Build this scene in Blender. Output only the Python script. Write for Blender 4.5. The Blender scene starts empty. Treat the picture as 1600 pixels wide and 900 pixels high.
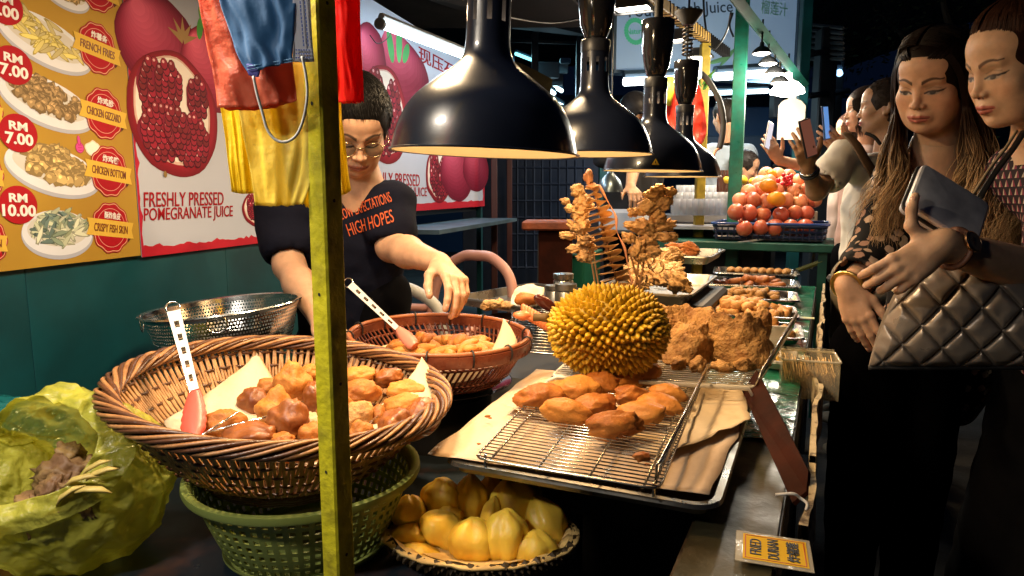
import bpy, math, random
import numpy as np
from mathutils import Vector, Matrix, Euler, noise
R = math.radians; PI = math.pi
S = bpy.context.scene
C = S.collection
# ---------------------------------------------------------------- camera, world, exposure
CAMZ, FPX, PITCH = 1.25, 1080.0, math.atan(150/1080.0)
cam = bpy.data.cameras.new('camera'); cam.sensor_width = 36; cam.lens = 36*FPX/1600; cam.clip_start = .05; cam.clip_end = 300
camo = bpy.data.objects.new('camera', cam); C.objects.link(camo)
camo.location = (0, 0, CAMZ); camo.rotation_euler = (PI/2 - PITCH, 0, 0); S.camera = camo
S.view_settings.view_transform = 'Standard'; S.view_settings.look = 'None'; S.view_settings.gamma = 1
S.view_settings.use_curve_mapping = False; S.view_settings.exposure = 0.0
W = bpy.data.worlds.new('World'); S.world = W; W.use_nodes = True
_bg = W.node_tree.nodes['Background']; _bg.inputs[0].default_value = (.004, .010, .030, 1); _bg.inputs[1].default_value = 0.25   # night sky
S.cycles.use_denoising = True; S.cycles.max_bounces = 6; S.cycles.diffuse_bounces = 3; S.cycles.glossy_bounces = 3
S.cycles.transmission_bounces = 5; S.cycles.transparent_max_bounces = 10; S.cycles.sample_clamp_indirect = 4; S.cycles.sample_clamp_direct = 0
S.cycles.caustics_reflective = False; S.cycles.caustics_refractive = False; S.cycles.blur_glossy = 1.0

def at(px, py, Y):
    """photograph pixel -> the world point on its sight line at distance Y in front of the camera"""
    a = (px-800)/FPX; b = (450-py)/FPX; c, s = math.cos(PITCH), math.sin(PITCH)
    dy = c + b*s; dz = -s + b*c; k = Y/dy
    return Vector((a*k, Y, CAMZ + dz*k))
def onz(px, py, z):
    """photograph pixel -> the world point where its sight line meets height z"""
    a = (px-800)/FPX; b = (450-py)/FPX; c, s = math.cos(PITCH), math.sin(PITCH)
    dy = c + b*s; dz = -s + b*c; k = (z-CAMZ)/dz
    return Vector((a*k, dy*k, z))
ANG = R(24.5)                                   # the stalls run this much to the right of the view
U = Vector((math.sin(ANG), math.cos(ANG), 0)); V = Vector((math.cos(ANG), -math.sin(ANG), 0))
def st(s, t, z=0): return Vector((U.x*s + V.x*t, U.y*s + V.y*t, z))
def to_st(p): return (p.x*U.x + p.y*U.y, p.x*V.x + p.y*V.y)

# ---------------------------------------------------------------- materials
MATS = {}
def M(name, col=(.5,.5,.5), rough=.5, metal=0, col2=None, var=.0, vs=8, bump=0, bs=60, bd=.005, sss=0, sssr=(.01,.004,.002), trans=0, ior=1.45,
      alpha=1, emit=None, es=0, vcol=False, coat=0, spec=.5, transl=0, det=4, wave=None, sheen=0, rvar=0, thr=None):
    if name in MATS: return MATS[name]
    m = bpy.data.materials.new(name); m.use_nodes = True; nt = m.node_tree; N = nt.nodes; L = nt.links
    b = N['Principled BSDF']; out = N['Material Output']
    b.inputs['Base Color'].default_value = (*col, 1); b.inputs['Roughness'].default_value = rough; b.inputs['Metallic'].default_value = metal
    b.inputs['IOR'].default_value = ior; b.inputs['Specular IOR Level'].default_value = spec
    b.inputs['Transmission Weight'].default_value = trans; b.inputs['Alpha'].default_value = alpha; b.inputs['Coat Weight'].default_value = coat
    b.inputs['Coat Roughness'].default_value = .08
    if sheen: b.inputs['Sheen Weight'].default_value = sheen
    if sss:
        b.inputs['Subsurface Weight'].default_value = sss; b.inputs['Subsurface Radius'].default_value = sssr; b.inputs['Subsurface Scale'].default_value = 1
    if emit: b.inputs['Emission Color'].default_value = (*emit, 1); b.inputs['Emission Strength'].default_value = es
    tc = N.new('ShaderNodeTexCoord'); oi = N.new('ShaderNodeObjectInfo'); ad = N.new('ShaderNodeVectorMath'); ad.operation = 'MULTIPLY_ADD'
    L.new(oi.outputs['Random'], ad.inputs[0]); ad.inputs[1].default_value = (7, 9, 11); L.new(tc.outputs['Object'], ad.inputs[2])
    vec = ad.outputs[0]; csock = None
    if vcol:
        at_ = N.new('ShaderNodeAttribute'); at_.attribute_name = 'Col'; csock = at_.outputs['Color']
    if col2 is not None or var:
        nz = N.new('ShaderNodeTexNoise'); nz.inputs['Scale'].default_value = vs; nz.inputs['Detail'].default_value = det; nz.inputs['Roughness'].default_value = .6
        L.new(vec, nz.inputs['Vector'])
        mr = N.new('ShaderNodeMapRange'); L.new(nz.outputs['Fac'], mr.inputs['Value'])
        a0, a1 = thr if thr else (.32, .68)
        mr.inputs['From Min'].default_value = a0; mr.inputs['From Max'].default_value = a1
        mx = N.new('ShaderNodeMix'); mx.data_type = 'RGBA'; L.new(mr.outputs[0], mx.inputs[0])
        if col2 is not None:
            mx.inputs[6].default_value = (*col, 1); mx.inputs[7].default_value = (*col2, 1)
            if csock is not None: L.new(csock, mx.inputs[6])
            csock = mx.outputs[2]
        else:
            mx.inputs[6].default_value = (1-var,)*3+(1,); mx.inputs[7].default_value = (1+var,)*3+(1,)
            mu = N.new('ShaderNodeMix'); mu.data_type = 'RGBA'; mu.blend_type = 'MULTIPLY'; mu.inputs[0].default_value = 1
            mu.inputs[6].default_value = (*col, 1)
            if csock is not None: L.new(csock, mu.inputs[6])
            L.new(mx.outputs[2], mu.inputs[7]); csock = mu.outputs[2]
    if rvar:
        n3 = N.new('ShaderNodeTexNoise'); n3.inputs['Scale'].default_value = vs*1.7; n3.inputs['Detail'].default_value = 5; L.new(vec, n3.inputs['Vector'])
        m3 = N.new('ShaderNodeMapRange'); L.new(n3.outputs['Fac'], m3.inputs['Value']); m3.inputs['From Min'].default_value = .3; m3.inputs['From Max'].default_value = .7
        m3.inputs['To Min'].default_value = max(.03, rough-rvar); m3.inputs['To Max'].default_value = min(1, rough+rvar); L.new(m3.outputs[0], b.inputs['Roughness'])
    if csock is not None: L.new(csock, b.inputs['Base Color'])
    if bump:
        n2 = N.new('ShaderNodeTexNoise'); n2.inputs['Scale'].default_value = bs; n2.inputs['Detail'].default_value = 6; L.new(vec, n2.inputs['Vector'])
        h = n2.outputs['Fac']
        bp = N.new('ShaderNodeBump'); bp.inputs['Strength'].default_value = bump; bp.inputs['Distance'].default_value = bd
        L.new(h, bp.inputs['Height']); L.new(bp.outputs[0], b.inputs['Normal'])
    if transl:
        tr = N.new('ShaderNodeBsdfTranslucent'); tr.inputs[0].default_value = (*col, 1)
        if csock is not None: L.new(csock, tr.inputs[0])
        ms = N.new('ShaderNodeMixShader'); ms.inputs[0].default_value = transl
        L.new(b.outputs[0], ms.inputs[1]); L.new(tr.outputs[0], ms.inputs[2]); L.new(ms.outputs[0], out.inputs['Surface'])
    MATS[name] = m
    return m
def clearfilm(name, col, a, rough=.2):
    """thin see-through plastic film: part transparent, part glossy/diffuse"""
    if name in MATS: return MATS[name]
    m = M(name, col, rough, bump=.4, bs=30, bd=.01); nt = m.node_tree; N = nt.nodes; L = nt.links
    t = N.new('ShaderNodeBsdfTransparent'); t.inputs[0].default_value = (*[min(1, c*1.0+.15) for c in col], 1)
    ms = N.new('ShaderNodeMixShader'); ms.inputs[0].default_value = a
    L.new(t.outputs[0], ms.inputs[1]); L.new(N['Principled BSDF'].outputs[0], ms.inputs[2]); L.new(ms.outputs[0], N['Material Output'].inputs['Surface'])
    return m

# ---------------------------------------------------------------- mesh helpers
class MB:
    def __init__(s): s.v = []; s.f = []; s.c = None; s.mi = []; s.cur = 0
    def add(s, vs, fs, col=None):
        n = len(s.v); s.v.extend([tuple(p) for p in vs]); s.f.extend([tuple(i+n for i in f) for f in fs]); s.mi.extend([s.cur]*len(fs))
        if col is not None:
            if s.c is None: s.c = []
            if len(s.c) < n: s.c.extend([(1,1,1)]*(n-len(s.c)))
            s.c.extend([tuple(col)]*len(vs) if not hasattr(col[0], '__len__') else [tuple(c) for c in col])
        return s
    def box(s, c, d, rz=0, m=None, bev=0):
        x, y, z = [k/2 for k in d]; c = Vector(c)
        if bev:
            b = bev; P = []
            for sx in (-1,1):
                for sy in (-1,1):
                    for sz in (-1,1):
                        P += [(sx*(x-b),sy*(y-b),sz*z),(sx*(x-b),sy*y,sz*(z-b)),(sx*x,sy*(y-b),sz*(z-b))]
            import bmesh
            bm = bmesh.new()
            for p in P: bm.verts.new(p)
            bmesh.ops.convex_hull(bm, input=bm.verts); bm.verts.index_update()
            vs = [v.co.copy() for v in bm.verts]; fs = [[v.index for v in f.verts] for f in bm.faces]; bm.free()
        else:
            vs = [Vector(p) for p in ((-x,-y,-z),(x,-y,-z),(x,y,-z),(-x,y,-z),(-x,-y,z),(x,-y,z),(x,y,z),(-x,y,z))]
            fs = [(0,3,2,1),(4,5,6,7),(0,1,5,4),(1,2,6,5),(2,3,7,6),(3,0,4,7)]
        if rz: Q = Matrix.Rotation(rz, 3, 'Z'); vs = [Q@v for v in vs]
        if m is not None: vs = [m@v for v in vs]
        return s.add([c+v for v in vs], fs)
    def tube(s, pts, r, n=8, closed=False, cap=True, flat=1.0, up=None, col=None):
        pts = [Vector(p) for p in pts]; m = len(pts)
        if not hasattr(r, '__len__'): r = [r]*m
        prev = None; vs = []; cols = []
        for i, p in enumerate(pts):
            a = pts[i-1] if (i > 0 or closed) else p; b = pts[(i+1) % m] if (i < m-1 or closed) else p
            t = (b-a); t = t.normalized() if t.length > 1e-9 else Vector((0,0,1))
            if prev is None:
                ref = Vector(up) if up is not None else (Vector((0,0,1)) if abs(t.z) < .9 else Vector((1,0,0)))
                nx = t.cross(ref).normalized()
            else:
                nx = prev - t*prev.dot(t); nx = nx.normalized() if nx.length > 1e-6 else t.orthogonal().normalized()
            prev = nx; ny = t.cross(nx)
            for k in range(n):
                an = 2*PI*k/n; vs.append(p + nx*math.cos(an)*r[i] + ny*math.sin(an)*r[i]*flat)
            if col is not None: cols += [col[i] if hasattr(col[0], '__len__') else col]*n
        fs = []
        for i in range(m if closed else m-1):
            j = (i+1) % m
            for k in range(n): fs.append((i*n+k, i*n+(k+1) % n, j*n+(k+1) % n, j*n+k))
        if cap and not closed: fs.append(tuple(range(n-1, -1, -1))); fs.append(tuple((m-1)*n+k for k in range(n)))
        return s.add(vs, fs, cols if col is not None else None)
    def lathe(s, prof, n=48, c=(0,0,0), close=False, sc=(1,1)):
        vs = []
        for r_, z in prof:
            for k in range(n): a = 2*PI*k/n; vs.append((c[0]+r_*math.cos(a)*sc[0], c[1]+r_*math.sin(a)*sc[1], c[2]+z))
        fs = []; m = len(prof)
        for i in range(m if close else m-1):
            j = (i+1) % m
            for k in range(n): fs.append((i*n+k, i*n+(k+1) % n, j*n+(k+1) % n, j*n+k))
        return s.add(vs, fs)
    def grid(s, P, closed_u=False, col=None):
        nu, nv = len(P), len(P[0]); vs = [p for row in P for p in row]; fs = []
        for i in range(nu if closed_u else nu-1):
            j = (i+1) % nu
            for k in range(nv-1): fs.append((i*nv+k, i*nv+k+1, j*nv+k+1, j*nv+k))
        return s.add(vs, fs, col)
    def prism(s, poly, z0, z1, tr=None):
        n = len(poly); vs = [(x,y,z0) for x,y in poly]+[(x,y,z1) for x,y in poly]
        if tr: vs = [tr@Vector(v) for v in vs]
        fs = [tuple(range(n-1,-1,-1)), tuple(range(n,2*n))]+[(i,(i+1)%n,n+(i+1)%n,n+i) for i in range(n)]
        return s.add(vs, fs)
    def xf(s, m): s.v = [tuple(m@Vector(p)) for p in s.v]; return s
    def mesh(s, name, mats, smooth=False):
        me = bpy.data.meshes.new(name); me.from_pydata(s.v, [], s.f)
        for m in (mats if isinstance(mats, (list, tuple)) else [mats]): me.materials.append(m)
        if s.cur or any(s.mi): me.polygons.foreach_set('material_index', s.mi)
        if s.c is not None:
            s.c.extend([(1,1,1)]*(len(s.v)-len(s.c)))
            a = me.color_attributes.new('Col', 'FLOAT_COLOR', 'POINT'); ar = np.ones((len(s.v), 4), np.float32); ar[:, :3] = s.c; a.data.foreach_set('color', ar.ravel())
        if smooth is True: me.shade_smooth()
        elif smooth: me.shade_smooth(); sharp(me, smooth)
        me.update(); return me
    def obj(s, name, mats, parent=None, smooth=False, **kw): return ob(name, s.mesh(name, mats, smooth), parent, **kw)
def sharp(me, deg):
    me.set_sharp_from_angle(angle=R(deg))
def ob(name, me, parent=None, loc=None, rot=None, label=None, cat=None, group=None, kind=None):
    o = bpy.data.objects.new(name, me); C.objects.link(o)
    if parent is not None: o.parent = parent
    if loc is not None: o.location = loc
    if rot is not None: o.rotation_euler = rot
    tag(o, label, cat, group, kind); return o
def tag(o, label=None, cat=None, group=None, kind=None):
    if label: o['label'] = label
    if cat: o['category'] = cat
    if group: o['group'] = group
    if kind: o['kind'] = kind
    return o
def thing(name, label, cat, loc=(0,0,0), rz=0, group=None, rot=None):
    o = bpy.data.objects.new(name, None); C.objects.link(o); o.empty_display_size = .05
    o.location = loc; o.rotation_euler = rot if rot is not None else (0,0,rz)
    return tag(o, label, cat, group)
KIDS = {}
def dup(o, loc=None, rot=None, label=None, parent=None, group=None):
    c = o.copy(); C.objects.link(c); c.parent = parent
    if loc is not None: c.location = loc
    if rot is not None: c.rotation_euler = rot
    if label: c['label'] = label
    if group: c['group'] = group
    for ch in [x for x in bpy.data.objects if x.parent == o]: dup(ch, parent=c)
    return c
def arcpts(c, r, a0, a1, n, ax='xy'):
    o = []
    for i in range(n+1):
        a = a0+(a1-a0)*i/n; u, v = r*math.cos(a), r*math.sin(a)
        o.append((c[0]+u, c[1]+v, c[2]) if ax == 'xy' else (c[0]+u, c[1], c[2]+v) if ax == 'xz' else (c[0], c[1]+u, c[2]+v))
    return o
def catmull(P, n=8, closed=False):
    P = [Vector(p) for p in P]; out = []; m = len(P)
    for i in range(m if closed else m-1):
        p0 = P[i-1] if (i > 0 or closed) else P[0]*2-P[1]; p1 = P[i]; p2 = P[(i+1) % m]; p3 = P[(i+2) % m] if (i < m-2 or closed) else p2*2-p1
        for k in range(n):
            t = k/n; out.append(.5*((2*p1)+(-p0+p2)*t+(2*p0-5*p1+4*p2-p3)*t*t+(-p0+3*p1-3*p2+p3)*t**3))
    if not closed: out.append(P[-1])
    return out
_ico = {}
def ico(sub):
    if sub not in _ico:
        import bmesh
        bm = bmesh.new(); bmesh.ops.create_icosphere(bm, subdivisions=sub, radius=1); bm.verts.index_update()
        _ico[sub] = (np.array([v.co[:] for v in bm.verts]), [tuple(v.index for v in f.verts) for f in bm.faces]); bm.free()
    return _ico[sub]
def fbm(p, f, o=3):
    s, a = 0, 1
    for i in range(o): s += a*noise.noise(Vector(p)*f); f *= 2.1; a *= .5
    return s
def blob(size, seed=0, amp=.12, freq=1.3, sub=3, fine=.0, ff=6, lump=0):
    vs, fs = ico(sub); off = Vector((seed*3.7, seed*1.3, seed*7.1)); out = []
    for v in vs:
        v = Vector(v); d = 1+amp*fbm(v*freq+off, 1, 3)*1.6
        if fine: d += fine*fbm(v*ff+off, 1, 2)
        if lump: d += lump*(abs(noise.noise(v*3.1+off))-.2)
        out.append((v.x*size[0]*d, v.y*size[1]*d, v.z*size[2]*d))
    return MB().add(out, fs)
def text_mesh(txt, size, mat, name='lettering', parent=None, loc=(0,0,0), rot=(0,0,0), sx=1, bold=0, ext=.0004, align='CENTER', shear=0, space=1, fit=None, label=None):
    cu = bpy.data.curves.new('t', 'FONT'); cu.body = txt; cu.size = size; cu.extrude = ext; cu.offset = bold*size; cu.align_x = align; cu.align_y = 'CENTER'
    cu.shear = shear; cu.space_character = space; cu.resolution_u = 3
    o = bpy.data.objects.new('t', cu); C.objects.link(o)
    me = bpy.data.meshes.new_from_object(o.evaluated_get(bpy.context.evaluated_depsgraph_get())) if False else o.to_mesh().copy()
    o.to_mesh_clear(); bpy.data.objects.remove(o); bpy.data.curves.remove(cu)
    if sx != 1: me.transform(Matrix.Diagonal((sx, 1, 1, 1)))
    if fit:                                        # fit the lettering to a width and a height
        xs_ = [v.co.x for v in me.vertices]; ys_ = [v.co.y for v in me.vertices]
        a, b = fit[0]/(max(xs_)-min(xs_)), fit[1]/(max(ys_)-min(ys_))
        me.transform(Matrix.Diagonal((a, b, 1, 1)) @ Matrix.Translation((-(max(xs_)+min(xs_))/2, -(max(ys_)+min(ys_))/2, 0)))
    me.materials.clear(); me.materials.append(mat); me.name = name
    r = ob(name, me, parent, loc, rot); 
    if label: r['label'] = label
    return r
# print layer: flat coloured shapes on a poster
class Print:
    def __init__(s): s.m = MB(); s.z = .0004
    def poly(s, pts, col, jit=0):
        s.z += .000003; s.m.add([(x, y, s.z) for x, y in pts], [tuple(range(len(pts)))], col); return s
    def ell(s, cx, cy, rx, ry, col, rot=0, n=20, wob=0, seed=0, fn=None):
        P = []
        for k in range(n):
            a = 2*PI*k/n; q = 1+wob*noise.noise(Vector((math.cos(a)*2+seed*3.1, math.sin(a)*2, seed*1.7)))
            if fn: q *= fn(a)
            x, y = rx*q*math.cos(a), ry*q*math.sin(a); P.append((cx+x*math.cos(rot)-y*math.sin(rot), cy+x*math.sin(rot)+y*math.cos(rot)))
        # fan
        s.z += .000003; n = len(P); s.m.add([(cx, cy, s.z)]+[(x, y, s.z) for x, y in P], [(0, 1+i, 1+(i+1) % n) for i in range(n)], col); return s
    def obj(s, name, parent, mat): return s.m.obj(name, mat, parent)

# ---------------------------------------------------------------- distance-field modelling (bodies, organic things)
class SDF:
    def __init__(s, lo, hi, h):
        s.lo = np.array(lo, float); s.h = h; s.n = np.ceil((np.array(hi)-s.lo)/h).astype(int)+1
        s.F = np.full(s.n, .05, np.float32)
    def _sl(s, lo, hi):
        a = np.maximum(np.floor((np.array(lo)-s.lo)/s.h).astype(int), 0); b = np.minimum(np.ceil((np.array(hi)-s.lo)/s.h).astype(int)+1, s.n)
        if (b <= a).any(): return None
        ax = [s.lo[i]+s.h*np.arange(a[i], b[i]) for i in range(3)]
        X, Y, Z = np.meshgrid(*ax, indexing='ij', sparse=True)
        return (slice(a[0], b[0]), slice(a[1], b[1]), slice(a[2], b[2])), X, Y, Z
    def _mix(s, sl, d, k, sub):
        A = s.F[sl]
        if sub: s.F[sl] = smax(A, -d, k)
        else: s.F[sl] = smin(A, d, k)
    def cap(s, a, b, ra, rb=None, k=.01, sub=False, q=None):
        rb = ra if rb is None else rb; a = np.array(a, float); b = np.array(b, float); r = max(ra, rb)+k+s.h*3
        g = s._sl(np.minimum(a, b)-r, np.maximum(a, b)+r)
        if g is None: return s
        sl, X, Y, Z = g; d = b-a; L = max(d@d, 1e-12)
        t = np.clip(((X-a[0])*d[0]+(Y-a[1])*d[1]+(Z-a[2])*d[2])/L, 0, 1)
        D = np.sqrt((X-a[0]-t*d[0])**2+(Y-a[1]-t*d[1])**2+(Z-a[2]-t*d[2])**2)-(ra+(rb-ra)*t)
        s._mix(sl, D.astype(np.float32), k, sub); return s
    def chain(s, P, rr, k=.01, sub=False):
        for i in range(len(P)-1): s.cap(P[i], P[i+1], rr[i], rr[i+1], k, sub)
        return s
    def ell(s, c, r, k=.01, rot=None, sub=False):
        c = np.array(c, float); r = np.array(r, float); R_ = max(r)+k+s.h*3; g = s._sl(c-R_, c+R_)
        if g is None: return s
        sl, X, Y, Z = g; x, y, z = X-c[0], Y-c[1], Z-c[2]
        if rot is not None:
            m = np.array(Euler(rot).to_matrix().transposed() if not isinstance(rot, Matrix) else rot.transposed())
            x, y, z = m[0,0]*x+m[0,1]*y+m[0,2]*z, m[1,0]*x+m[1,1]*y+m[1,2]*z, m[2,0]*x+m[2,1]*y+m[2,2]*z
        k0 = np.sqrt((x/r[0])**2+(y/r[1])**2+(z/r[2])**2); k1 = np.sqrt((x/r[0]**2)**2+(y/r[1]**2)**2+(z/r[2]**2)**2)
        D = np.where(k1 > 1e-9, k0*(k0-1)/np.maximum(k1, 1e-9), -min(r))
        s._mix(sl, D.astype(np.float32), k, sub); return s
    def mesh(s):
        F = s.F; I = F < 0; n = s.n-1
        cnt = np.zeros(n, np.int8)
        for dx in (0,1):
            for dy in (0,1):
                for dz in (0,1): cnt += I[dx:dx+n[0], dy:dy+n[1], dz:dz+n[2]]
        act = (cnt > 0) & (cnt < 8); idx = np.argwhere(act); m = len(idx)
        if m == 0: return np.zeros((0,3)), np.zeros((0,4), int)
        cid = np.full(n, -1, np.int32); cid[act] = np.arange(m)
        cor = {}
        for dx in (0,1):
            for dy in (0,1):
                for dz in (0,1): cor[dx,dy,dz] = F[idx[:,0]+dx, idx[:,1]+dy, idx[:,2]+dz]
        P = np.zeros((m,3)); cn = np.zeros(m)
        for a in range(3):
            for u in (0,1):
                for w in (0,1):
                    o = [0,0,0]; o[(a+1)%3] = u; o[(a+2)%3] = w; e = list(o); e[a] = 1
                    f0, f1 = cor[tuple(o)], cor[tuple(e)]; x = (f0 < 0) != (f1 < 0)
                    t = np.where(x, f0/np.where(f0 == f1, 1, f0-f1), 0)
                    q = np.tile(np.array(o, float), (m,1)); q[:,a] = t
                    P += q*x[:,None]; cn += x
        P = (P/cn[:,None]+idx)*s.h+s.lo
        Q = []
        for a in range(3):
            b, c = (a+1)%3, (a+2)%3
            s0 = [slice(None)]*3; s1 = [slice(None)]*3; s0[a] = slice(0,-1); s1[a] = slice(1,None)
            x = I[tuple(s0)] != I[tuple(s1)]; e = np.argwhere(x)
            ok = (e[:,b] > 0) & (e[:,c] > 0) & (e[:,b] < n[b]) & (e[:,c] < n[c]); e = e[ok]
            ins = I[e[:,0], e[:,1], e[:,2]]
            def cell(db, dc):
                q = e.copy(); q[:,b] += db; q[:,c] += dc; return cid[q[:,0], q[:,1], q[:,2]]
            q = np.stack([cell(-1,-1), cell(0,-1), cell(0,0), cell(-1,0)], 1); q[~ins] = q[~ins][:, ::-1]
            Q.append(q[(q >= 0).all(1)])
        return P, np.concatenate(Q)
def smin(a, b, k):
    if k <= 0: return np.minimum(a, b)
    h = np.maximum(k-np.abs(a-b), 0)/k; return np.minimum(a, b)-h*h*k*.25
def smax(a, b, k):
    if k <= 0: return np.maximum(a, b)
    h = np.maximum(k-np.abs(a-b), 0)/k; return np.maximum(a, b)+h*h*k*.25
def np_obj(name, P, Q, mats, parent=None, col=None, smooth=True, **kw):
    me = bpy.data.meshes.new(name); me.from_pydata([tuple(p) for p in P.tolist()], [], Q.tolist())
    for m in (mats if isinstance(mats, (list, tuple)) else [mats]): me.materials.append(m)
    if col is not None:
        a = me.color_attributes.new('Col', 'FLOAT_COLOR', 'POINT'); ar = np.ones((len(P), 4), np.float32); ar[:, :3] = col; a.data.foreach_set('color', ar.ravel())
    if smooth: me.shade_smooth()
    me.update(); return ob(name, me, parent, **kw)
def laplace(P, Q, it=2, f=.5):
    for _ in range(it):
        A = np.zeros_like(P); n = np.zeros(len(P))
        for i in range(Q.shape[1]):
            a, b = Q[:,i], Q[:,(i+1)%Q.shape[1]]
            for k in range(3): A[:,k] += np.bincount(a, P[b,k], len(P)) + np.bincount(b, P[a,k], len(P))
            n += np.bincount(a, minlength=len(P)) + np.bincount(b, minlength=len(P))
        P = P*(1-f)+f*A/np.maximum(n, 1)[:,None]
    return P
def nz3(P, f, seed=0):
    """cheap smooth pseudo-noise for arrays of points"""
    rs = np.random.RandomState(seed); s = np.zeros(len(P))
    for _ in range(7):
        k = rs.normal(size=3)*f; s += np.sin(P@k+rs.rand()*6.28)
    return s/3.5
# ================================================================ lights that the place has, and one added flood near the camera
def lampdata(kind, name, e, col, loc, rot=(0,0,0), size=.15, size_y=None, spot=None, blend=.5, parent=None):
    d = bpy.data.lights.new(name, kind); d.energy = e; d.color = col
    if kind == 'AREA':
        d.size = size
        if size_y: d.shape = 'RECTANGLE'; d.size_y = size_y
    else: d.shadow_soft_size = size
    if spot: d.spot_size = spot; d.spot_blend = blend
    o = bpy.data.objects.new(name, d); C.objects.link(o); o.location = loc; o.rotation_euler = rot; o.parent = parent; return o
WARM = (1, .57, .23); LED = (1, .70, .38); COOL = (.62, .85, 1)

mBLK = M('black_enamel', (.008,.011,.022), .30, coat=.6, bump=.25, bs=700, bd=.0006, col2=(.03,.03,.035), vs=900, thr=(.62,.74))
mMATT = M('matt_black', (.012,.012,.013), .6)
mDARK = M('dark_metal', (.03,.032,.035), .5, .3)
mSTEEL = M('steel', (.62,.62,.6), .22, 1, rvar=.1, vs=14, bump=.06, bs=40)
mSTEELD = M('dull_steel', (.24,.235,.215), .34, .9, rvar=.14, vs=10, bump=.1, bs=30)
mCHROME = M('chrome', (.75,.74,.7), .18, 1)
mTEAL = M('teal_paint', (.001,.050,.062), .5, var=.25, vs=5, bump=.15, bs=12)
mGREEN = M('green_paint', (.006,.17,.11), .4, col2=(.02,.10,.06), vs=18, bump=.2, bs=30, rvar=.15)
mGREEND = M('dark_green_paint', (.006,.07,.05), .5, var=.3)
mOLIVE = M('olive_paint', (.56,.50,.016), .5, col2=(.26,.22,.012), vs=30, bump=.5, bs=60, thr=(.45,.75), rvar=.15)
mYWOOD = M('yellow_wood', (.42,.26,.06), .6, var=.3, vs=20, bump=.3)
mBROWN = M('red_brown_wood', (.035,.008,.004), .75, col2=(.018,.005,.003), vs=14, bump=.3, bs=30, spec=.08)
mROOF = M('dark_canopy', (.035,.028,.024), .8, var=.3, vs=3)
mNAVY = M('navy_shade', (.006,.012,.03), .7, var=.3)
mBLUEG = M('blue_grey_paint', (.05,.09,.13), .5, var=.3, vs=6)
mWHITEPL = M('white_plastic', (.62,.62,.6), .4)
mGLOWC = M('cool_tube_light', (1,1,1), .5, emit=(.75,.93,1), es=14)
mGLOWF = M('far_tube_light', (1,1,1), .5, emit=(.6,.9,1), es=5)
mGLOWT = M('teal_tube_light', (1,1,1), .5, emit=(.25,.85,.95), es=2.2)
mGLOWW = M('led_panel_light', (1,1,1), .5, emit=(1,.93,.8), es=22)
mBULB = M('warm_bulb', (1,1,1), .5, emit=(1,.72,.38), es=9)
mCREAM = M('cream_enamel', (.82,.70,.5), .35)
mCORD = M('black_cord', (.01,.01,.01), .5)
mPRINT = M('print', (.86,.86,.86), .62, vcol=True, var=.06, vs=9, bump=.12, bs=8, bd=.02, spec=.15)
mINKR = M('red_ink', (.32,.006,.012), .6, spec=.1); mINKW = M('white_ink', (.78,.76,.72), .45); mINKB = M('brown_ink', (.16,.035,.01), .45)
mINKK = M('dark_ink', (.012,.014,.02), .5); mINKG = M('green_ink', (.10,.52,.25), .5)

# ---------------------------------------------------------------- ground and table surfaces
g = MB().add([(-80,-30,0),(80,-30,0),(80,90,0),(-80,90,0)], [(0,1,2,3)])
g.obj('ground', M('asphalt', (.028,.027,.026), .75, var=.35, vs=3, bump=.5, bs=50, rvar=.15), kind='structure')

# ---------------------------------------------------------------- left wall with the two posters
WA = math.atan2(.970, .242); W0 = Vector((-.79, 2.3, 0)); WX = Vector((math.cos(WA), math.sin(WA), 0)); WN = Vector((WX.y, -WX.x, 0))
def wp(px, py, off=0):
    """pixel -> (along, height) on the wall plane"""
    p = at(px, py, 1.0); o = Vector((0, 0, CAMZ)); d = p-o; q = W0+WN*off
    k = (q-o).dot(WN)/d.dot(WN); h = o+d*k; return ((h-q).dot(WX), h.z)
wall = thing('teal_wall', 'dark teal painted board wall below and behind the menu poster', 'wall', W0, WA)
xs = [-2.3, -1.6, -.9, -.25, .27]
for a, b in zip(xs[:-1], xs[1:]):
    MB().box(((a+b)/2, .03, 1.2), (b-a-.0012, .05, 2.4), bev=.0008).obj('board', mTEAL, wall)
MB().box((-1, .085, 1.2), (2.6, .05, 2.4)).obj('backing', mGREEND, wall)

def poster(name, label, x0, x1, z0, z1, mat, cat='poster', off=.006):
    t = thing(name, label, cat, W0+WN*off+WX*((x0+x1)/2)+Vector((0,0,z0)), rot=(PI/2, 0, WA))
    w, h = (x1-x0)/2, z1-z0
    # slightly wavy sheet
    P = []
    for i in range(25):
        row = []
        for k in range(17):
            x = -w+2*w*i/24; y = h*k/16
            row.append((x, y, .0))
        P.append(row)
    MB().grid([r for r in P]).obj('sheet', mat, t, smooth=True)
    MB().box((0, h/2, -.001), (2*w, h, .001)).obj('backing', mat, t)
    t['_cx'] = (x0+x1)/2; t['_z0'] = z0; return t
x0, _ = wp(-160, 300); x1, zb = wp(217, 399)
mYPOST = M('yellow_poster', (.46,.29,.04), .6, spec=.15, col2=(.36,.20,.028), vs=2.2, bump=.1, bs=6)
mp = poster('menu_poster', 'yellow poster of fried snacks with red price circles, on the teal wall', x0, x1, zb, 2.3, mYPOST)
cx, z0 = (x0+x1)/2, zb
def L(px, py): u, h = wp(px, py, .006); return u-cx, h-z0
def hx_(px, py, w): return (L(px+w, py)[0]-L(px-w, py)[0])/2           # a width of w pixels there, in metres along the wall
def hy_(px, py, w): return (L(px, py-w)[1]-L(px, py+w)[1])/2
pr = Print(); RED = (.36,.008,.015); WH = (.74,.72,.70); BOAT = (.55,.58,.66)
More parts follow.
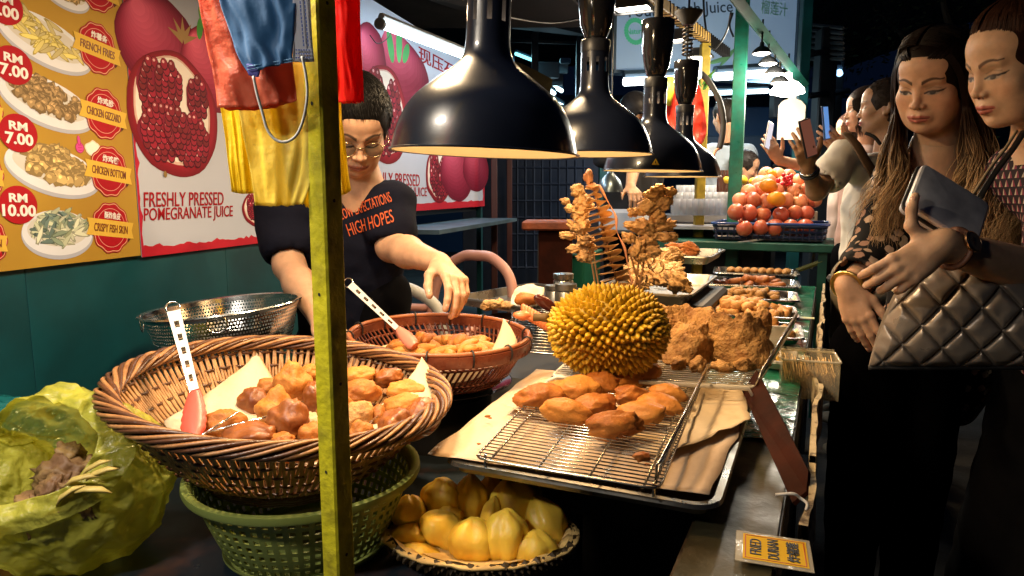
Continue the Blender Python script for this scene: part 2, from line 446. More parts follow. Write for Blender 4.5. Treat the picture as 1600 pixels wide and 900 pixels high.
def seal(px, py, ang, txt, cn, par, prr, tw=26):
    prr.z = .0016; x, y = L(px, py); r = hy_(px, py, 33); wr = hx_(px, py, 33)
    for q, col in ((1.12, (.30,.01,.02)), (1.07, (.62,.33,.20)), (1.03, RED), (.86, (.60,.25,.2)), (.83, RED)):
        prr.ell(x, y, r*q, r*q*1.08, col, n=60, fn=lambda a, q=q: (1+.035*math.cos(10*a)) if q > .9 else 1)
    ca, sa = math.cos(ang), math.sin(ang)
    def rt(a, b): return (x+a*ca-b*sa, y+a*sa+b*ca)
    prr.poly([rt(-wr*1.05, r*.02), rt(-wr*.9, r*.3), rt(-wr*.8, -r*.5)], (.10,.03,.02))
    prr.poly([rt(wr*1.05, -r*.3), rt(wr*.85, -r*.62), rt(wr*.7, r*.1)], (.10,.03,.02))
    prr.poly([rt(-wr*1.12, -r*.42), rt(-wr*1.0, 0), rt(-wr*1.1, r*.36), rt(wr*1.08, r*.36), rt(wr*1.0, -.02*r), rt(wr*1.12, -r*.42)], (.66,.42,.06))
    text_mesh(txt, r*.52, mINKB, parent=par, loc=(*rt(0, -.03*r), .0022), rot=(0,0,ang), bold=.006, fit=(hx_(px, py, tw)*2, r*.38))
    if cn: text_mesh(cn, r*.42, mINKW, parent=par, loc=(*rt(r*.05, r*.58), .0021), rot=(0,0,ang), bold=.02, fit=(r*.95, r*.34))
def price(px, py, val, par, prr):
    prr.z = .0020; x, y = L(px, py); r = hy_(px, py, 30); rx = hx_(px, py, 30); prr.ell(x, y, rx, r, RED, n=40)
    text_mesh('RM', r*.62, mINKW, parent=par, loc=(x, y+r*.36, .0025), bold=.03, fit=(rx*.95, r*.46), rot=(0,0,-.05))
    text_mesh(val, r*.72, mINKW, parent=par, loc=(x, y-r*.30, .0025), bold=.03, fit=(rx*(1.45 if len(val) < 5 else 1.75), r*.62), rot=(0,0,-.05))
def boat(px, py, w, h, rot, kind, prr, seed):
    prr.z = .0005; x, y = L(px, py); w = hx_(px, py, w); h = hy_(px, py, h); rs = random.Random(seed)
    prr.ell(x, y-h*.1, w, h, (.40,.42,.50), rot, 40); prr.ell(x, y, w*.98, h*.93, (.66,.68,.74), rot, 40); prr.ell(x, y+h*.1, w*.84, h*.66, (.58,.56,.52), rot, 36)
    ca, sa = math.cos(rot), math.sin(rot); n = {'fries': 46, 'giz': 90, 'chk': 80, 'skin': 55}[kind]
    Q = []
    for i in range(n):
        a = rs.uniform(0, 6.28); q = math.sqrt(rs.random()); u, v = math.cos(a)*q*w*.72, math.sin(a)*q*h*.62+h*.22; Q.append((u, v))
    Q.sort(key=lambda p: -p[1])
    for i, (u, v) in enumerate(Q):
        X, Y = x+u*ca-v*sa, y+u*sa+v*ca; b = rs.uniform(.65, 1.1)
        if kind == 'fries':
            an = rs.choice([-.5, -.35, .4, 1.0])+rs.uniform(-.3, .3); l = w*.22; t = h*.09
            for dl, cc in ((1.0, (.42*b,.34*b,.07)), (.8, (.72*b,.62*b,.20))):
                prr.ell(X, Y, l*dl, t*dl*1.2, cc, an+rot, 10)
        elif kind == 'skin':
            an = rs.uniform(-1.2, 1.2); cc = rs.choice([(.40,.45,.28), (.58,.62,.44), (.28,.36,.26), (.15,.22,.20), (.64,.66,.50)])
            prr.ell(X, Y, w*.24, h*.11, tuple(k*.45 for k in cc), an, 10, .6, i); prr.ell(X, Y+h*.02, w*.21, h*.08, tuple(k*b for k in cc), an, 10, .6, i+9)
        else:
            cc = (.42,.28,.13) if kind == 'giz' else (.60,.42,.17); s_ = w*(.10 if kind == 'giz' else .125)
            prr.ell(X, Y, s_*1.1, s_*1.0, tuple(k*.42 for k in cc), 0, 10, .7, i); prr.ell(X-s_*.08, Y+s_*.12, s_*.85, s_*.72, tuple(k*b for k in cc), 0, 10, .8, i+5)
            prr.ell(X-s_*.25, Y+s_*.3, s_*.35, s_*.28, tuple(min(.85, k*1.7*b) for k in cc), 0, 7, .8, i+3)
boat(100, -14, 40, 26, -.2, 'chk', pr, 1)
boat(72, 64, 74, 38, -.26, 'fries', pr, 2); boat(76, 160, 74, 38, -.24, 'giz', pr, 3); boat(86, 266, 74, 38, -.22, 'chk', pr, 4); boat(92, 364, 56, 38, -.08, 'skin', pr, 5)
pr.ell(*L(145, 232), .022, .017, (.70,.62,.50), 0, 24, .3, 3); pr.ell(*L(145, 232), .019, .014, (.80,.76,.68), 0, 24, .3, 3)
hx, hy = L(124, 228)                                                # the pink thumbs-up
pr.ell(hx, hy-.004, .0115, .012, (.35,.02,.12), .1, 18); pr.ell(hx, hy-.004, .010, .0105, (.62,.07,.28), .1, 18); pr.ell(hx-.001, hy+.012, .0045, .011, (.35,.02,.12), .1, 14); pr.ell(hx-.001, hy+.012, .0034, .010, (.62,.07,.28), .1, 14)
for k in range(3): pr.ell(hx+.001, hy-.010+.006*k, .0068, .0007, (.35,.02,.12), .05, 8)
for (px, py, t_, cn) in ((150, -22, 'CHICKEN', '炸鸡块'), (152, 76, 'FRENCH FRIES', '炸薯条'), (162, 178, 'CHICKEN GIZZARD', '炸鸡胗'), (170, 268, 'CHICKEN BOTTOM', '炸鸡臀'), (173, 356, 'CRISPY FISH SKIN', '酥炸鱼皮')):
    seal(px, py, -.14, t_, cn, mp, pr)
for (px, py, t_) in ((-31, 172, 'CHICKEN SKIN'), (-30, 273, 'NUGGET'), (-24, 378, 'FISH SKIN')):
    seal(px, py, -.12, t_, '', mp, pr)
for (px, py, v) in ((5, 8, '7.00'), (20, 102, '7.00'), (28, 208, '7.00'), (28, 320, '10.00')): price(px, py, v, mp, pr)
pr.obj('picture_print', mp, mPRINT)

def pomegranate_cut(p, x, y, rx, ry, seed, rot=0, lobes=None, sr=.075):
    p.z = .0009; rs = random.Random(seed); ca, sa = math.cos(rot), math.sin(rot)
    T = lambda u, v: (x+u*ca*rx-v*sa*ry, y+u*sa*rx+v*ca*ry)
    for k in range(8):
        q = 1-k*.018; b = .5+.07*k; p.ell(x+rx*.02*k*.3, y+ry*.008*k, rx*q, ry*q, (.26*b+.03,.010*b,.022*b), rot, 40, .05, seed)
    p.ell(x-rx*.03, y+ry*.05, rx*.84, ry*.86, (.62,.40,.34), rot, 40, .06, seed); p.ell(x-rx*.03, y+ry*.06, rx*.80, ry*.82, (.80,.72,.66), rot, 40, .06, seed)
    for (u, v, a, b, an) in lobes or [(-.36, .28, .36, .52, .1), (.36, .22, .34, .48, -.2), (.0, -.42, .42, .34, 0), (.3, -.25, .38, .4, .2), (-.42, -.1, .3, .4, 0)]:
        cx_, cy_ = T(u, v); p.ell(cx_, cy_, rx*a*1.04, ry*b*1.04, (.20,.01,.03), an, 26, .2, seed+3)
        nr = int(2*b/(sr*1.25))+1
        for i in range(nr):
            vv = -b+2*b*(i+.5)/nr; wv = a*math.sqrt(max(0, 1-(vv/b)**2)); nc = max(1, int(2*wv/(sr*1.6)))
            for j in range(nc):
                uu = -wv+2*wv*(j+.5)/nc+rs.uniform(-.02, .02)+(i % 2)*.02; X, Y = T(u+uu, v+vv); s_ = rx*sr; d = rs.uniform(.6, 1.25)
                p.ell(X, Y, s_*1.05, s_*1.25, (.06,.003,.010), an, 9); p.ell(X, Y+s_*.1, s_*.88, s_*1.05, (.26*d,.015,.03*d), an, 9); p.ell(X-s_*.2, Y+s_*.45, s_*.36, s_*.3, (.70*d,.36*d,.38*d), an, 6)
def pomegranate_whole(p, x, y, r, seed, ry=1.0, base=(.30,.010,.045)):
    for k in range(14):
        q = 1-k*.065; b = .45+.09*k; p.ell(x-r*.035*k, y+r*.04*k, r*q, r*ry*q, (min(.9, base[0]*b+.0012*k*k), base[1]*b+.0006*k*k, base[2]*b+.0008*k*k), 0, 32, .08, seed)
def jag(p, pts, col): p.poly(pts, col)
# the pomegranate poster
mWPOST = M('white_poster', (.50,.53,.64), .6, spec=.15, col2=(.42,.46,.56), vs=1.5, bump=.1, bs=5)
xa = x1+.003; xb, zq = wp(468, 371)
pp = poster('juice_poster', 'white poster of a cut pomegranate lettered FRESHLY PRESSED POMEGRANATE JUICE', xa, xb, zb-.005, 2.3, mWPOST)
cx, z0 = (xa+xb)/2, zb-.005; hw = (xb-xa)/2; pr = Print(); rs = random.Random(5)
bot = [(-hw, 0)]+[(hw, 0)]; top_ = []
for k in range(60): u = hw-2*hw*k/59; top_.append((u, .020+.018*abs(noise.noise(Vector((k*.9, 2, 0))))+.05*max(0, (u/hw-.55))*0+.03*max(0, -u/hw-.85)))
pr.poly(bot+top_, (.45,.015,.03))
lft = [(-hw, 0), (-hw, 1.3)]; 
for k in range(90): y = 1.3-1.3*k/89; lft.append((-hw+.006+.016*abs(noise.noise(Vector((1, k*.8, 4))))+.012*max(0, y-.35), y))
pr.poly(lft, (.42,.015,.04))
c = L(250, 70); pomegranate_whole(pr, *c, .145, 3, .85)
c = L(330, 110); pomegranate_whole(pr, *c, .13, 6, .9, base=(.36,.016,.05))
for k in range(5):                                                  # crown
    a = .3+k*.62; x, y = L(286, 62); q = .06
    pr.poly([(x-.012*math.sin(a), y+.012*math.cos(a)), (x+q*math.cos(a), y+q*math.sin(a)), (x+.012*math.sin(a), y-.012*math.cos(a))], (.36,.22,.08))
x, y = L(312, 45); pr.ell(x, y, .012, .030, (.08,.36,.06), -.2, 16); pr.ell(x+.012, y+.03, .010, .03, (.13,.45,.10), .3, 16)
c = L(274, 180); pomegranate_cut(pr, *c, hx_(274,180,70), hy_(274,180,98), 11, 0, [(-.42, .30, .30, .50, .15), (-.12, .45, .30, .36, .0), (-.30, -.30, .46, .42, .2), (.52, .32, .24, .36, -.2), (.30, -.38, .42, .40, -.2), (-.02, -.2, .26, .3, 0)], .078)
x, y = L(257, 272); pr.ell(x, y, .007, .009, (.25,.16,.05), 0, 8, .5)
c = L(404, 326); pomegranate_cut(pr, *c, hx_(404,326,25), hy_(404,326,28), 21, 0, None, .095)
pr.obj('picture_print', pp, mPRINT)
text_mesh('FRESHLY PRESSED', .047, mINKR, parent=pp, loc=(*L(291, 311), .0016), bold=.004, shear=.12, fit=(hx_(291,311,62)*2, hy_(291,311,11)*2))
text_mesh('POMEGRANATE JUICE', .047, mINKR, parent=pp, loc=(*L(300, 335), .0016), bold=.004, shear=.12, fit=(hx_(300,335,69)*2, hy_(300,335,12)*2))

# ---------------------------------------------------------------- the second juice banner on its own frame, further along
xa, zq = wp(558, 333); xb, zt = wp(757, 318)
bn = poster('juice_banner', 'second pomegranate juice banner behind the vendor, under a fluorescent tube', xa, xb, 1.155, 2.06, mWPOST, 'banner', 0.0)
cx, z0 = (xa+xb)/2, 1.155; hw = (xb-xa)/2; pr = Print()
def L0(px, py): u, h = wp(px, py, 0); return u-cx, h-z0
L_old = L; L = L0
pr.poly([(-hw, 0), (hw, 0)]+[(hw-2*hw*k/50, .035+.02*abs(noise.noise(Vector((k*.7, 9, 0))))) for k in range(51)], (.45,.015,.03))
pr.poly([(hw, 0), (hw, .9)]+[(hw-.03-.03*abs(noise.noise(Vector((k*.7, 3, 5)))), .9-.9*k/40) for k in range(41)], (.45,.02,.04))
pomegranate_whole(pr, *L(632, 120), hx_(632,120,42), 3, .5); pomegranate_whole(pr, *L(580, 100), hx_(580,100,26), 8, 1.0)
x, y = L(617, 75); pr.ell(x-.05, y, .035, .075, (.07,.34,.10), .3, 16); pr.ell(x+.05, y+.03, .035, .09, (.10,.42,.14), -.1, 16); pr.ell(x+.13, y, .03, .06, (.07,.34,.10), -.7, 16)
pomegranate_cut(pr, *L(602, 180), hx_(602,180,36), hy_(602,180,78), 31, 0, None, .10)
pomegranate_whole(pr, *L(716, 272), hx_(716,272,26), 5, .5); pomegranate_whole(pr, *L(744, 264), hx_(744,264,20), 9, .5); pomegranate_cut(pr, *L(686, 275), hx_(686,275,20), hy_(686,275,42), 33, 0, None, .12)
pr.obj('picture_print', bn, mPRINT)
text_mesh('现压石榴汁', .15, mINKR, parent=bn, loc=(*L(702, 108), .0016), bold=.01, fit=(hx_(702,108,42)*2, hy_(702,108,11)*2))
text_mesh('FRESHLY PRESSED', .105, mINKR, parent=bn, loc=(*L(615, 280), .0016), fit=(hx_(615,280,44)*2, hy_(615,280,10)*2))
text_mesh('POMEGRANATE JUICE', .105, mINKR, parent=bn, loc=(*L(622, 302), .0016), fit=(hx_(622,302,49)*2, hy_(622,302,10)*2))
fr = thing('banner_frame', 'dark steel frame on teal legs that holds up the second juice banner', 'frame', W0, WA)
for u in (xa+.02, xb-.02): MB().box((u, .03, 1.08), (.035, .035, 2.16), bev=.003).obj('post', mTEAL, fr)
for z in (1.14, 2.07): MB().box(((xa+xb)/2, .06, z), (xb-xa, .025, .03)).obj('rail', mDARK, fr)
MB().box(((xa+xb)/2+.1, -.10, 1.07), (xb-xa-.4, .3, .02)).obj('shelf', mBLUEG, fr)
# the tube above the banner
a = at(596, 38, 2.78); b = at(790, 112, 4.3); 
tb = thing('fluorescent_tube', 'lit white fluorescent tube over the top of the second juice banner', 'light')
dirv = (b-a); MB().tube([a, b], .016, 12).obj('tube', mGLOWC, tb, smooth=True)
MB().tube([a-dirv*.012, a], .022, 12).tube([b, b+dirv*.012], .022, 12).obj('end_cap', M('grey_cap', (.3,.33,.36), .4), tb, smooth=40)
MB().tube([a+Vector((0,0,.03)), b+Vector((0,0,.03))], .014, 6).obj('batten', mWHITEPL, tb)
q = (a+b)/2; lt = lampdata('AREA', 'tube_light', 9, (.80,.92,1), q+Vector((.03,-.03,-.03)), size=1.3, size_y=.04, parent=tb)
lt.rotation_euler = (dirv.normalized().cross(Vector((.5,-.2,-1)).normalized())).to_track_quat('Y', 'Z').to_euler()
zx = dirv.normalized(); zz = -(WN*.55+Vector((0,0,-1)) - zx*(WN*.55+Vector((0,0,-1))).dot(zx)).normalized(); yy = zz.cross(zx)
lt.rotation_euler = Matrix((zx, yy, zz)).transposed().to_euler()
tw = MB().tube(catmull([at(578,55,2.7), at(590,68,2.75), at(605,60,2.8), at(615,42,2.85)], 6), .002, 5).obj('light_cable', mCORD, label='thin cable looping down beside the end of the fluorescent tube', cat='cable', smooth=True)

# ================================================================ the stall's heat lamps
def heat_lamp(px, py, rpx, tilt, label, cup=True, sticker=False, spotp=9, ztop=2.3):
    Rr = .145; d = Rr*FPX/rpx; p = at(px, py, d); k = Rr/143
    t = thing('heat_lamp', label, 'heat lamp', p, group='black heat lamps hung over the food', rot=(0, tilt, 0))
    prof = [(143,0),(142,4),(138.5,20),(133,38),(122,62),(107,82),(88,98),(67,114),(50,127),(40,138),(35,151),(33.5,165),(33,180)]
    pf = [(x.x, x.y) for x in catmull([(r_, h, 0) for r_, h in prof], 3)]
    sh = MB().lathe([(r_*k, h*k) for r_, h in pf], 72)
    o = sh.obj('shade', mBLK, t, smooth=True)
    MB().lathe([((r_-2.0)*k, h*k) for r_, h in pf], 64).obj('lining', mCREAM, t, smooth=True)
    MB().lathe([(141*k,-.4*k),(145.5*k,-1.2*k),(146*k,1.2*k),(142.6*k,2.6*k)], 72, close=True).obj('rim', mBLK, t, smooth=60)
    # slotted collar: nine upright slots
    col = MB(); n = 9; w = .32
    z0_, z1_, z2_, z3_ = 180*k, 190*k, 222*k, 240*k; r_ = 33*k
    for i in range(n):
        a0 = 2*PI*i/n; seg = 2*PI/n; sl = seg*w
        aa = [a0+seg*(1-w)*q/6 for q in range(7)]; bb = [a0+seg*(1-w)+sl*q/2 for q in range(3)]
        for A in (aa,): col.grid([[(r_*math.cos(a)*q, r_*math.sin(a)*q, z) for z in (z0_, z1_, z2_, z3_)] for a in A for q in (1,)])
        for (za, zc) in ((z0_, z1_), (z2_, z3_)): col.grid([[(r_*math.cos(a), r_*math.sin(a), z) for z in (za, zc)] for a in bb])
    col.obj('collar', mBLK, t, smooth=True)
    MB().lathe([(34.2*k, 236*k),(34.4*k, 238*k),(34.4*k, 262*k),(33*k, 264*k),(20*k, 266*k)], 48).obj('cap', M('satin_black', (.016,.017,.022), .42), t, smooth=50)
    zc = 266*k
    if cup:
        MB().lathe([(20*k, zc-.004),(26*k, zc+.004),(36*k, zc+.03),(43*k, zc+.075),(46*k, zc+.125),(46.5*k, zc+.158),(44*k, zc+.16),(40*k, zc+.15)], 48).obj('ceiling_cup', M('gloss_black', (.012,.012,.014), .12, coat=.5), t, smooth=60)
    top = ztop-p.z
    MB().tube([(0,0,zc), (0,0,max(top, zc+.1))], .004, 6).obj('cord', mCORD, t)
    # bulb and its light
    bl = MB().lathe([(.012,.165),(.018,.15),(.03,.125),(.042,.10),(.046,.075),(.036,.055),(.0,.048)], 24).obj('bulb', mBULB, t, smooth=True)
    lampdata('SPOT', 'bulb_light', spotp, WARM, (0,0,.035), size=.045, spot=R(150), blend=.6, parent=t)
    lampdata('POINT', 'glow', spotp*.05, WARM, (0,0,.19), size=.01, parent=t)
    if sticker:
        a = R(-98); MB().add([(0,0,0)], []) 
        s_ = MB(); q = .0105; rr = .1405
        M0 = Matrix.Translation((rr*math.cos(a), rr*math.sin(a), .018)) @ Matrix.Rotation(a+PI/2, 4, 'Z') @ Matrix.Rotation(R(80), 4, 'X')
        s_.prism([(-q,-q*.6),(q,-q*.6),(0,q*1.1)], 0, .0012, M0)
        st_ = s_.obj('warning_sticker', M('sticker_yellow', (.8,.55,.03), .5), t)
        b_ = MB().prism([(-q*.16,-q*.2),(q*.16,-q*.2),(q*.1,q*.45),(-q*.1,q*.45)], .0012, .0016, M0); b_.prism([(-q*.6,-q*.42),(q*.6,-q*.42),(q*.6,-q*.34),(-q*.6,-q*.34)], .0012, .0016, M0).obj('warning_mark', mINKK, st_)
    return t
heat_lamp(757, 239, 143, R(2.2), 'nearest and largest looking black heat lamp, just behind the olive post', spotp=11)
heat_lamp(926, 241, 91, R(.6), 'second black heat lamp, hanging over the whole durian', spotp=11)
h3 = heat_lamp(1019, 267, 75, R(.8), 'third black heat lamp with a yellow warning triangle on its rim', sticker=True, spotp=17)
h4 = heat_lamp(1066, 276, 58, R(.4), 'furthest black heat lamp, with a spiral cable above its cup', spotp=20)
MB().lathe([(0,-.02),(.012,-.018),(.026,-.008),(.030,.008),(.025,.022),(.012,.032),(0,.034)], 24, (0,0,.52)).lathe([(.013,.43),(.013,.505)], 16).obj('ball_joint', mMATT, h3, smooth=True)
co = [(.018*math.cos(q*.7), .018*math.sin(q*.7), .45+q*.0016) for q in range(64)]
MB().tube(co, .004, 6).obj('spiral_cable', mCORD, h4, smooth=True)
MB().lathe([(.0,.56),(.02,.56),(.05,.60),(.052,.61),(0,.615)], 24).obj('funnel', mMATT, h4, smooth=50)

# ================================================================ beam with LED floods
B1 = at(1104, 60, 4.40); _b = at(1010, -8, 3.10); B0 = B1+(_b-B1)*(4.7/(B1-_b).length)
_d = (B1-B0); bm = thing('lamp_beam', 'yellow wooden beam that carries the row of LED floodlights', 'beam', B0, rot=(0, -math.asin(_d.z/_d.length), math.atan2(_d.y, _d.x)))
Lb = (B1-B0).length
MB().box((Lb/2, 0, 0), (Lb, .05, .055), bev=.004).obj('timber', mYWOOD, bm)
for i in range(26): MB().box((3.6+i*.075, 0, 0), (.006, .056, .061)).obj('cable_tie', mMATT, bm)
MB().box((0,0,B1.z/2-.02), (.055, .055, B1.z-.04), bev=.004).obj('yellow_post', M('yellow_paint', (.42,.30,.03), .5, var=.3, vs=20), loc=(B1.x-.02, B1.y-.05, 0), label='yellow painted post under the far end of the floodlight beam', cat='post')
FL = ['LED floodlight nearest the camera that is in view, at the top edge', 'middle one of the three LED floodlights in view under the yellow beam', 'furthest small LED floodlight at the end of the yellow beam']
def flood(p, label, e, tiltx, group='LED floodlights under the yellow beam', rz=None, w=.145, col=None):
    o = thing('floodlight', label, 'floodlight', p, -ANG if rz is None else rz, group)
    hw, hd = w/2, w*.36
    MB().prism([(-hw*.72,-hd*.72),(hw*.72,-hd*.72),(hw*.72,hd*.72),(-hw*.72,hd*.72)], .035, .05).add(
        [(-hw,-hd,0),(hw,-hd,0),(hw,hd,0),(-hw,hd,0),(-hw*.72,-hd*.72,.035),(hw*.72,-hd*.72,.035),(hw*.72,hd*.72,.035),(-hw*.72,hd*.72,.035)],
        [(0,1,5,4),(1,2,6,5),(2,3,7,6),(3,0,4,7)]).obj('housing', M('grey_housing', (.10,.10,.10), .35, .6), o)
    MB().box((0,-hd-.004,-.002),(w*1.04,.008,.012)).box((0,hd+.004,-.002),(w*1.04,.008,.012)).box((-hw-.004,0,-.002),(.008,w*.72,.012)).box((hw+.004,0,-.002),(.008,w*.72,.012)).obj('frame', M('grey_housing', (.1,.1,.1)), o)
    MB().box((0,0,.002), (w*.86, w*.58, .002)).obj('panel', mGLOWW, o)
    MB().box((-hw*.8,0,.07),(.006,.02,.08)).box((hw*.8,0,.07),(.006,.02,.08)).box((0,0,.108),(w*.8,.02,.006)).obj('bracket', mDARK, o)
    lampdata('AREA', 'flood_light', e, col or LED, (0,0,-.014), size=w*.9, size_y=w*.6, parent=o)
    return o
FT = lambda f: B0.lerp(B1, f)-Vector((0,0,.15))
flood(at(987,13,2.75), FL[0], 10, 0); flood(at(1053,63,3.75), FL[1], 14, 0); flood(at(1094,88,4.6), FL[2], 14, 0)
flood(FT(.46), 'floodlight above the frame', 11, 0); flood(FT(.28), 'floodlight over the big basket, above the frame', 15, 0); flood(FT(.14), 'floodlight nearest the camera, above the frame', 10, 0, col=(1,.86,.68))
flood(FT(.015), 'added unseen floodlight near the camera that brightens the bags and posters', 10, 0, col=(1,.90,.78))  # added flood out of view, put in to brighten bags, post and posters
# ================================================================ materials of the food and the counter
mFRY = M('fried_batter', (.42,.155,.030), .52, col2=(.24,.065,.012), vs=24, bump=.8, bs=190, bd=.002, sss=.12, sssr=(.008,.003,.001), thr=(.42,.72), rvar=.12, spec=.35)
mFRYL = M('light_batter', (.53,.225,.045), .52, col2=(.40,.13,.022), vs=20, bump=.7, bs=190, bd=.002, sss=.15, sssr=(.008,.003,.001), thr=(.42,.75), rvar=.12, spec=.35)
mCRUMB = M('crumbed_crust', (.54,.29,.095), .6, col2=(.34,.14,.035), vs=40, bump=1, bs=180, bd=.003, thr=(.4,.7))
mCHICK = M('chicken_crust', (.54,.30,.10), .62, col2=(.26,.11,.03), vs=30, bump=1, bs=130, bd=.008, thr=(.4,.7), rvar=.1)
mGIZ = M('gizzard_crust', (.46,.28,.11), .6, col2=(.28,.14,.045), vs=60, bump=1, bs=160, bd=.003)
mKRAFT = M('brown_paper', (.64,.50,.36), .72, var=.06, vs=6, bump=.35, bs=14, bd=.02, transl=.12)
mKRAFTP = M('cream_paper', (.72,.58,.38), .7, var=.05, vs=6, bump=.3, bs=16, bd=.02, transl=.15)
mCANE = M('cane', (.40,.20,.075), .38, col2=(.22,.09,.032), vs=30, bump=.3, bs=90, rvar=.12)
mCANED = M('dark_cane', (.10,.038,.015), .34, col2=(.06,.022,.01), vs=30, bump=.3, bs=90, rvar=.12)
mCANEIN = M('inner_cane', (.52,.30,.13), .45, col2=(.30,.14,.05), vs=30, bump=.3, bs=90)
mREDB = M('red_basket_cane', (.20,.060,.028), .30, col2=(.11,.02,.012), vs=24, bump=.25, bs=60, rvar=.1)
mSILIC = M('red_silicone', (.62,.085,.06), .38, sss=.2, sssr=(.01,.003,.002))
mWIRE = M('wire', (.60,.58,.54), .25, 1)
mWWIRE = M('white_coated_wire', (.66,.62,.52), .35)
rnd = random.Random(77)

# ---------------------------------------------------------------- counter
CT = .80
ct = thing('counter', 'long narrow counter along the stall, green sheet top and ragged pale edge rail', 'counter', st(0, 0, 0), PI/2-ANG)
# local x runs along the stall, local y to its left
def ysurf(s0, s1, t0, t1, z, th): return ((s0+s1)/2, -(t0+t1)/2, z-th/2), (s1-s0, t1-t0, th)
MB().box(*ysurf(1.42, 3.62, -.60, -.035, CT-.006, .03)).obj('table_board', mDARK, ct)
MB().box(*ysurf(.60, 1.42, -.15, -.035, CT-.010, .03)).obj('table_board', M('brown_board', (.05,.032,.016), .35, col2=(.04,.025,.015), vs=9, bump=.3, bs=20, rvar=.12), ct)
for s0, s1, t0 in ((1.30, 1.62, -.16), (1.62, 2.1, -.26), (2.1, 2.75, -.40), (2.75, 3.6, -.56)):
    P = []
    for i in range(16):
        P.append([(s0+(s1-s0-.004)*i/15, -(t0+(-.038-t0)*k/9), CT+.001+.003*noise.noise(Vector((s0+i*.9, k*.8, 1)))) for k in range(10)])
    MB().grid(P).obj('green_sheet', M('green_sheet', (.010,.20,.12), .16, col2=(.03,.10,.07), vs=9, bump=.5, bs=16, bd=.02, rvar=.08, coat=.4, thr=(.4,.8)), ct, smooth=True)
P = [[(.62+.72*i/19, -(-.145+.107*k/9), CT-.004+.003*noise.noise(Vector((i*.7, k*.8, 7)))) for k in range(10)] for i in range(20)]
MB().grid(P).obj('film', M('greasy_film', (.055,.04,.018), .42, col2=(.03,.035,.02), vs=7, bump=.25, bs=12, bd=.02, rvar=.12), ct, smooth=True)
for s0, s1, hh in ((.93, 1.16, .02), (1.165, 1.62, .03), (1.625, 2.5, .02), (2.505, 3.6, .015)):   # ragged edge rail
    m = MB(); n = int((s1-s0)/.008)
    P = []
    for i in range(n+1):
        x = s0+(s1-s0)*i/n; w = .006+.004*noise.noise(Vector((x*22, 1, 0))); zt = CT+hh+.012*noise.noise(Vector((x*14, 3, 0))); zb_ = CT-.06+.012*noise.noise(Vector((x*18, 5, 0))); o_ = .012*noise.noise(Vector((x*6, 9, 0)))
        P.append([(x, .0+o_-w, zb_), (x, .0+o_+w, zb_), (x, o_+w*.9, zt), (x, o_-w*.6, zt), (x, o_-w, zb_)])
    m.grid(P).obj('edge_rail', M('peeling_white_paint', (.46,.38,.24), .75, spec=.2, col2=(.10,.07,.045), vs=35, bump=.8, bs=60, thr=(.5,.62)), ct)
MB().box(*ysurf(.9, 3.6, -.05, -.03, CT-.06, .10)).obj('apron', mDARK, ct)
for s_ in (1.0, 2.3, 3.5):
    for y_ in ((.06,) if s_ == 1.0 else (.06, .52)): MB().box((s_, y_, .37), (.04, .04, .74)).obj('leg', mDARK, ct)
# green metal pole at the counter's far end
p = onz(1143, 415, .80)
gp = thing('green_pole', 'green painted steel pole at the far end of the counter, in front of the pomegranates', 'pole', (p.x, p.y, 0), -ANG)
MB().box((0,0,1.4),(.075,.05,2.8), bev=.004).obj('tube', mGREEN, gp); MB().box((0,0,.004),(.14,.14,.008)).obj('base_plate', mGREEN, gp)

# ---------------------------------------------------------------- low table under the baskets, black crate under the pan
lt_ = thing('low_table', 'low steel-topped table at the stall front that carries the baskets and bags', 'table', st(.75, -.85, 0), PI/2-ANG)
MB().box((.0,.25,.667),(1.5,1.35,.026), bev=.004).obj('tabletop', M('scuffed_steel', (.016,.026,.038), .42, .2, rvar=.15, vs=6, bump=.1, bs=12, col2=(.20,.08,.05), thr=(.55,.8)), lt_)
for x in (-.68,.68):
    for y in (-.35,.85): MB().box((x,y,.33),(.04,.04,.65)).obj('leg', mDARK, lt_)
# crates under the pan
q = st(1.30, -.40, 0)
crt = thing('black_crate', 'black plastic crate that props up the oven tray of fried durian', 'crate', (q.x, q.y, .68), PI/2-ANG)
MB().box((0,0,.06),(.40,.30,.12), bev=.01).obj('body', mMATT, crt)

# ---------------------------------------------------------------- the olive post in front
q = at(516, 520, .82)
po = thing('olive_post', 'scuffed olive yellow square post right in front of the camera, bags hung on it', 'post', (q.x, q.y, 0), R(-33))
MB().box((0,0,1.3),(.029,.029,2.6), bev=.0025).obj('tube', mOLIVE, po)
m = MB()
for i in range(10):
    z = .8+i*.11; m.lathe([(0,.0148),(.0022,.0149)], 10).v
    n = len(m.v)-20
    for k in range(20): x, y, w = m.v[n+k]; m.v[n+k] = (x if i % 2 else .0149, (-.0149 if i % 2 else x), z+y)
m.obj('screw_holes', mMATT, po, kind='stuff')

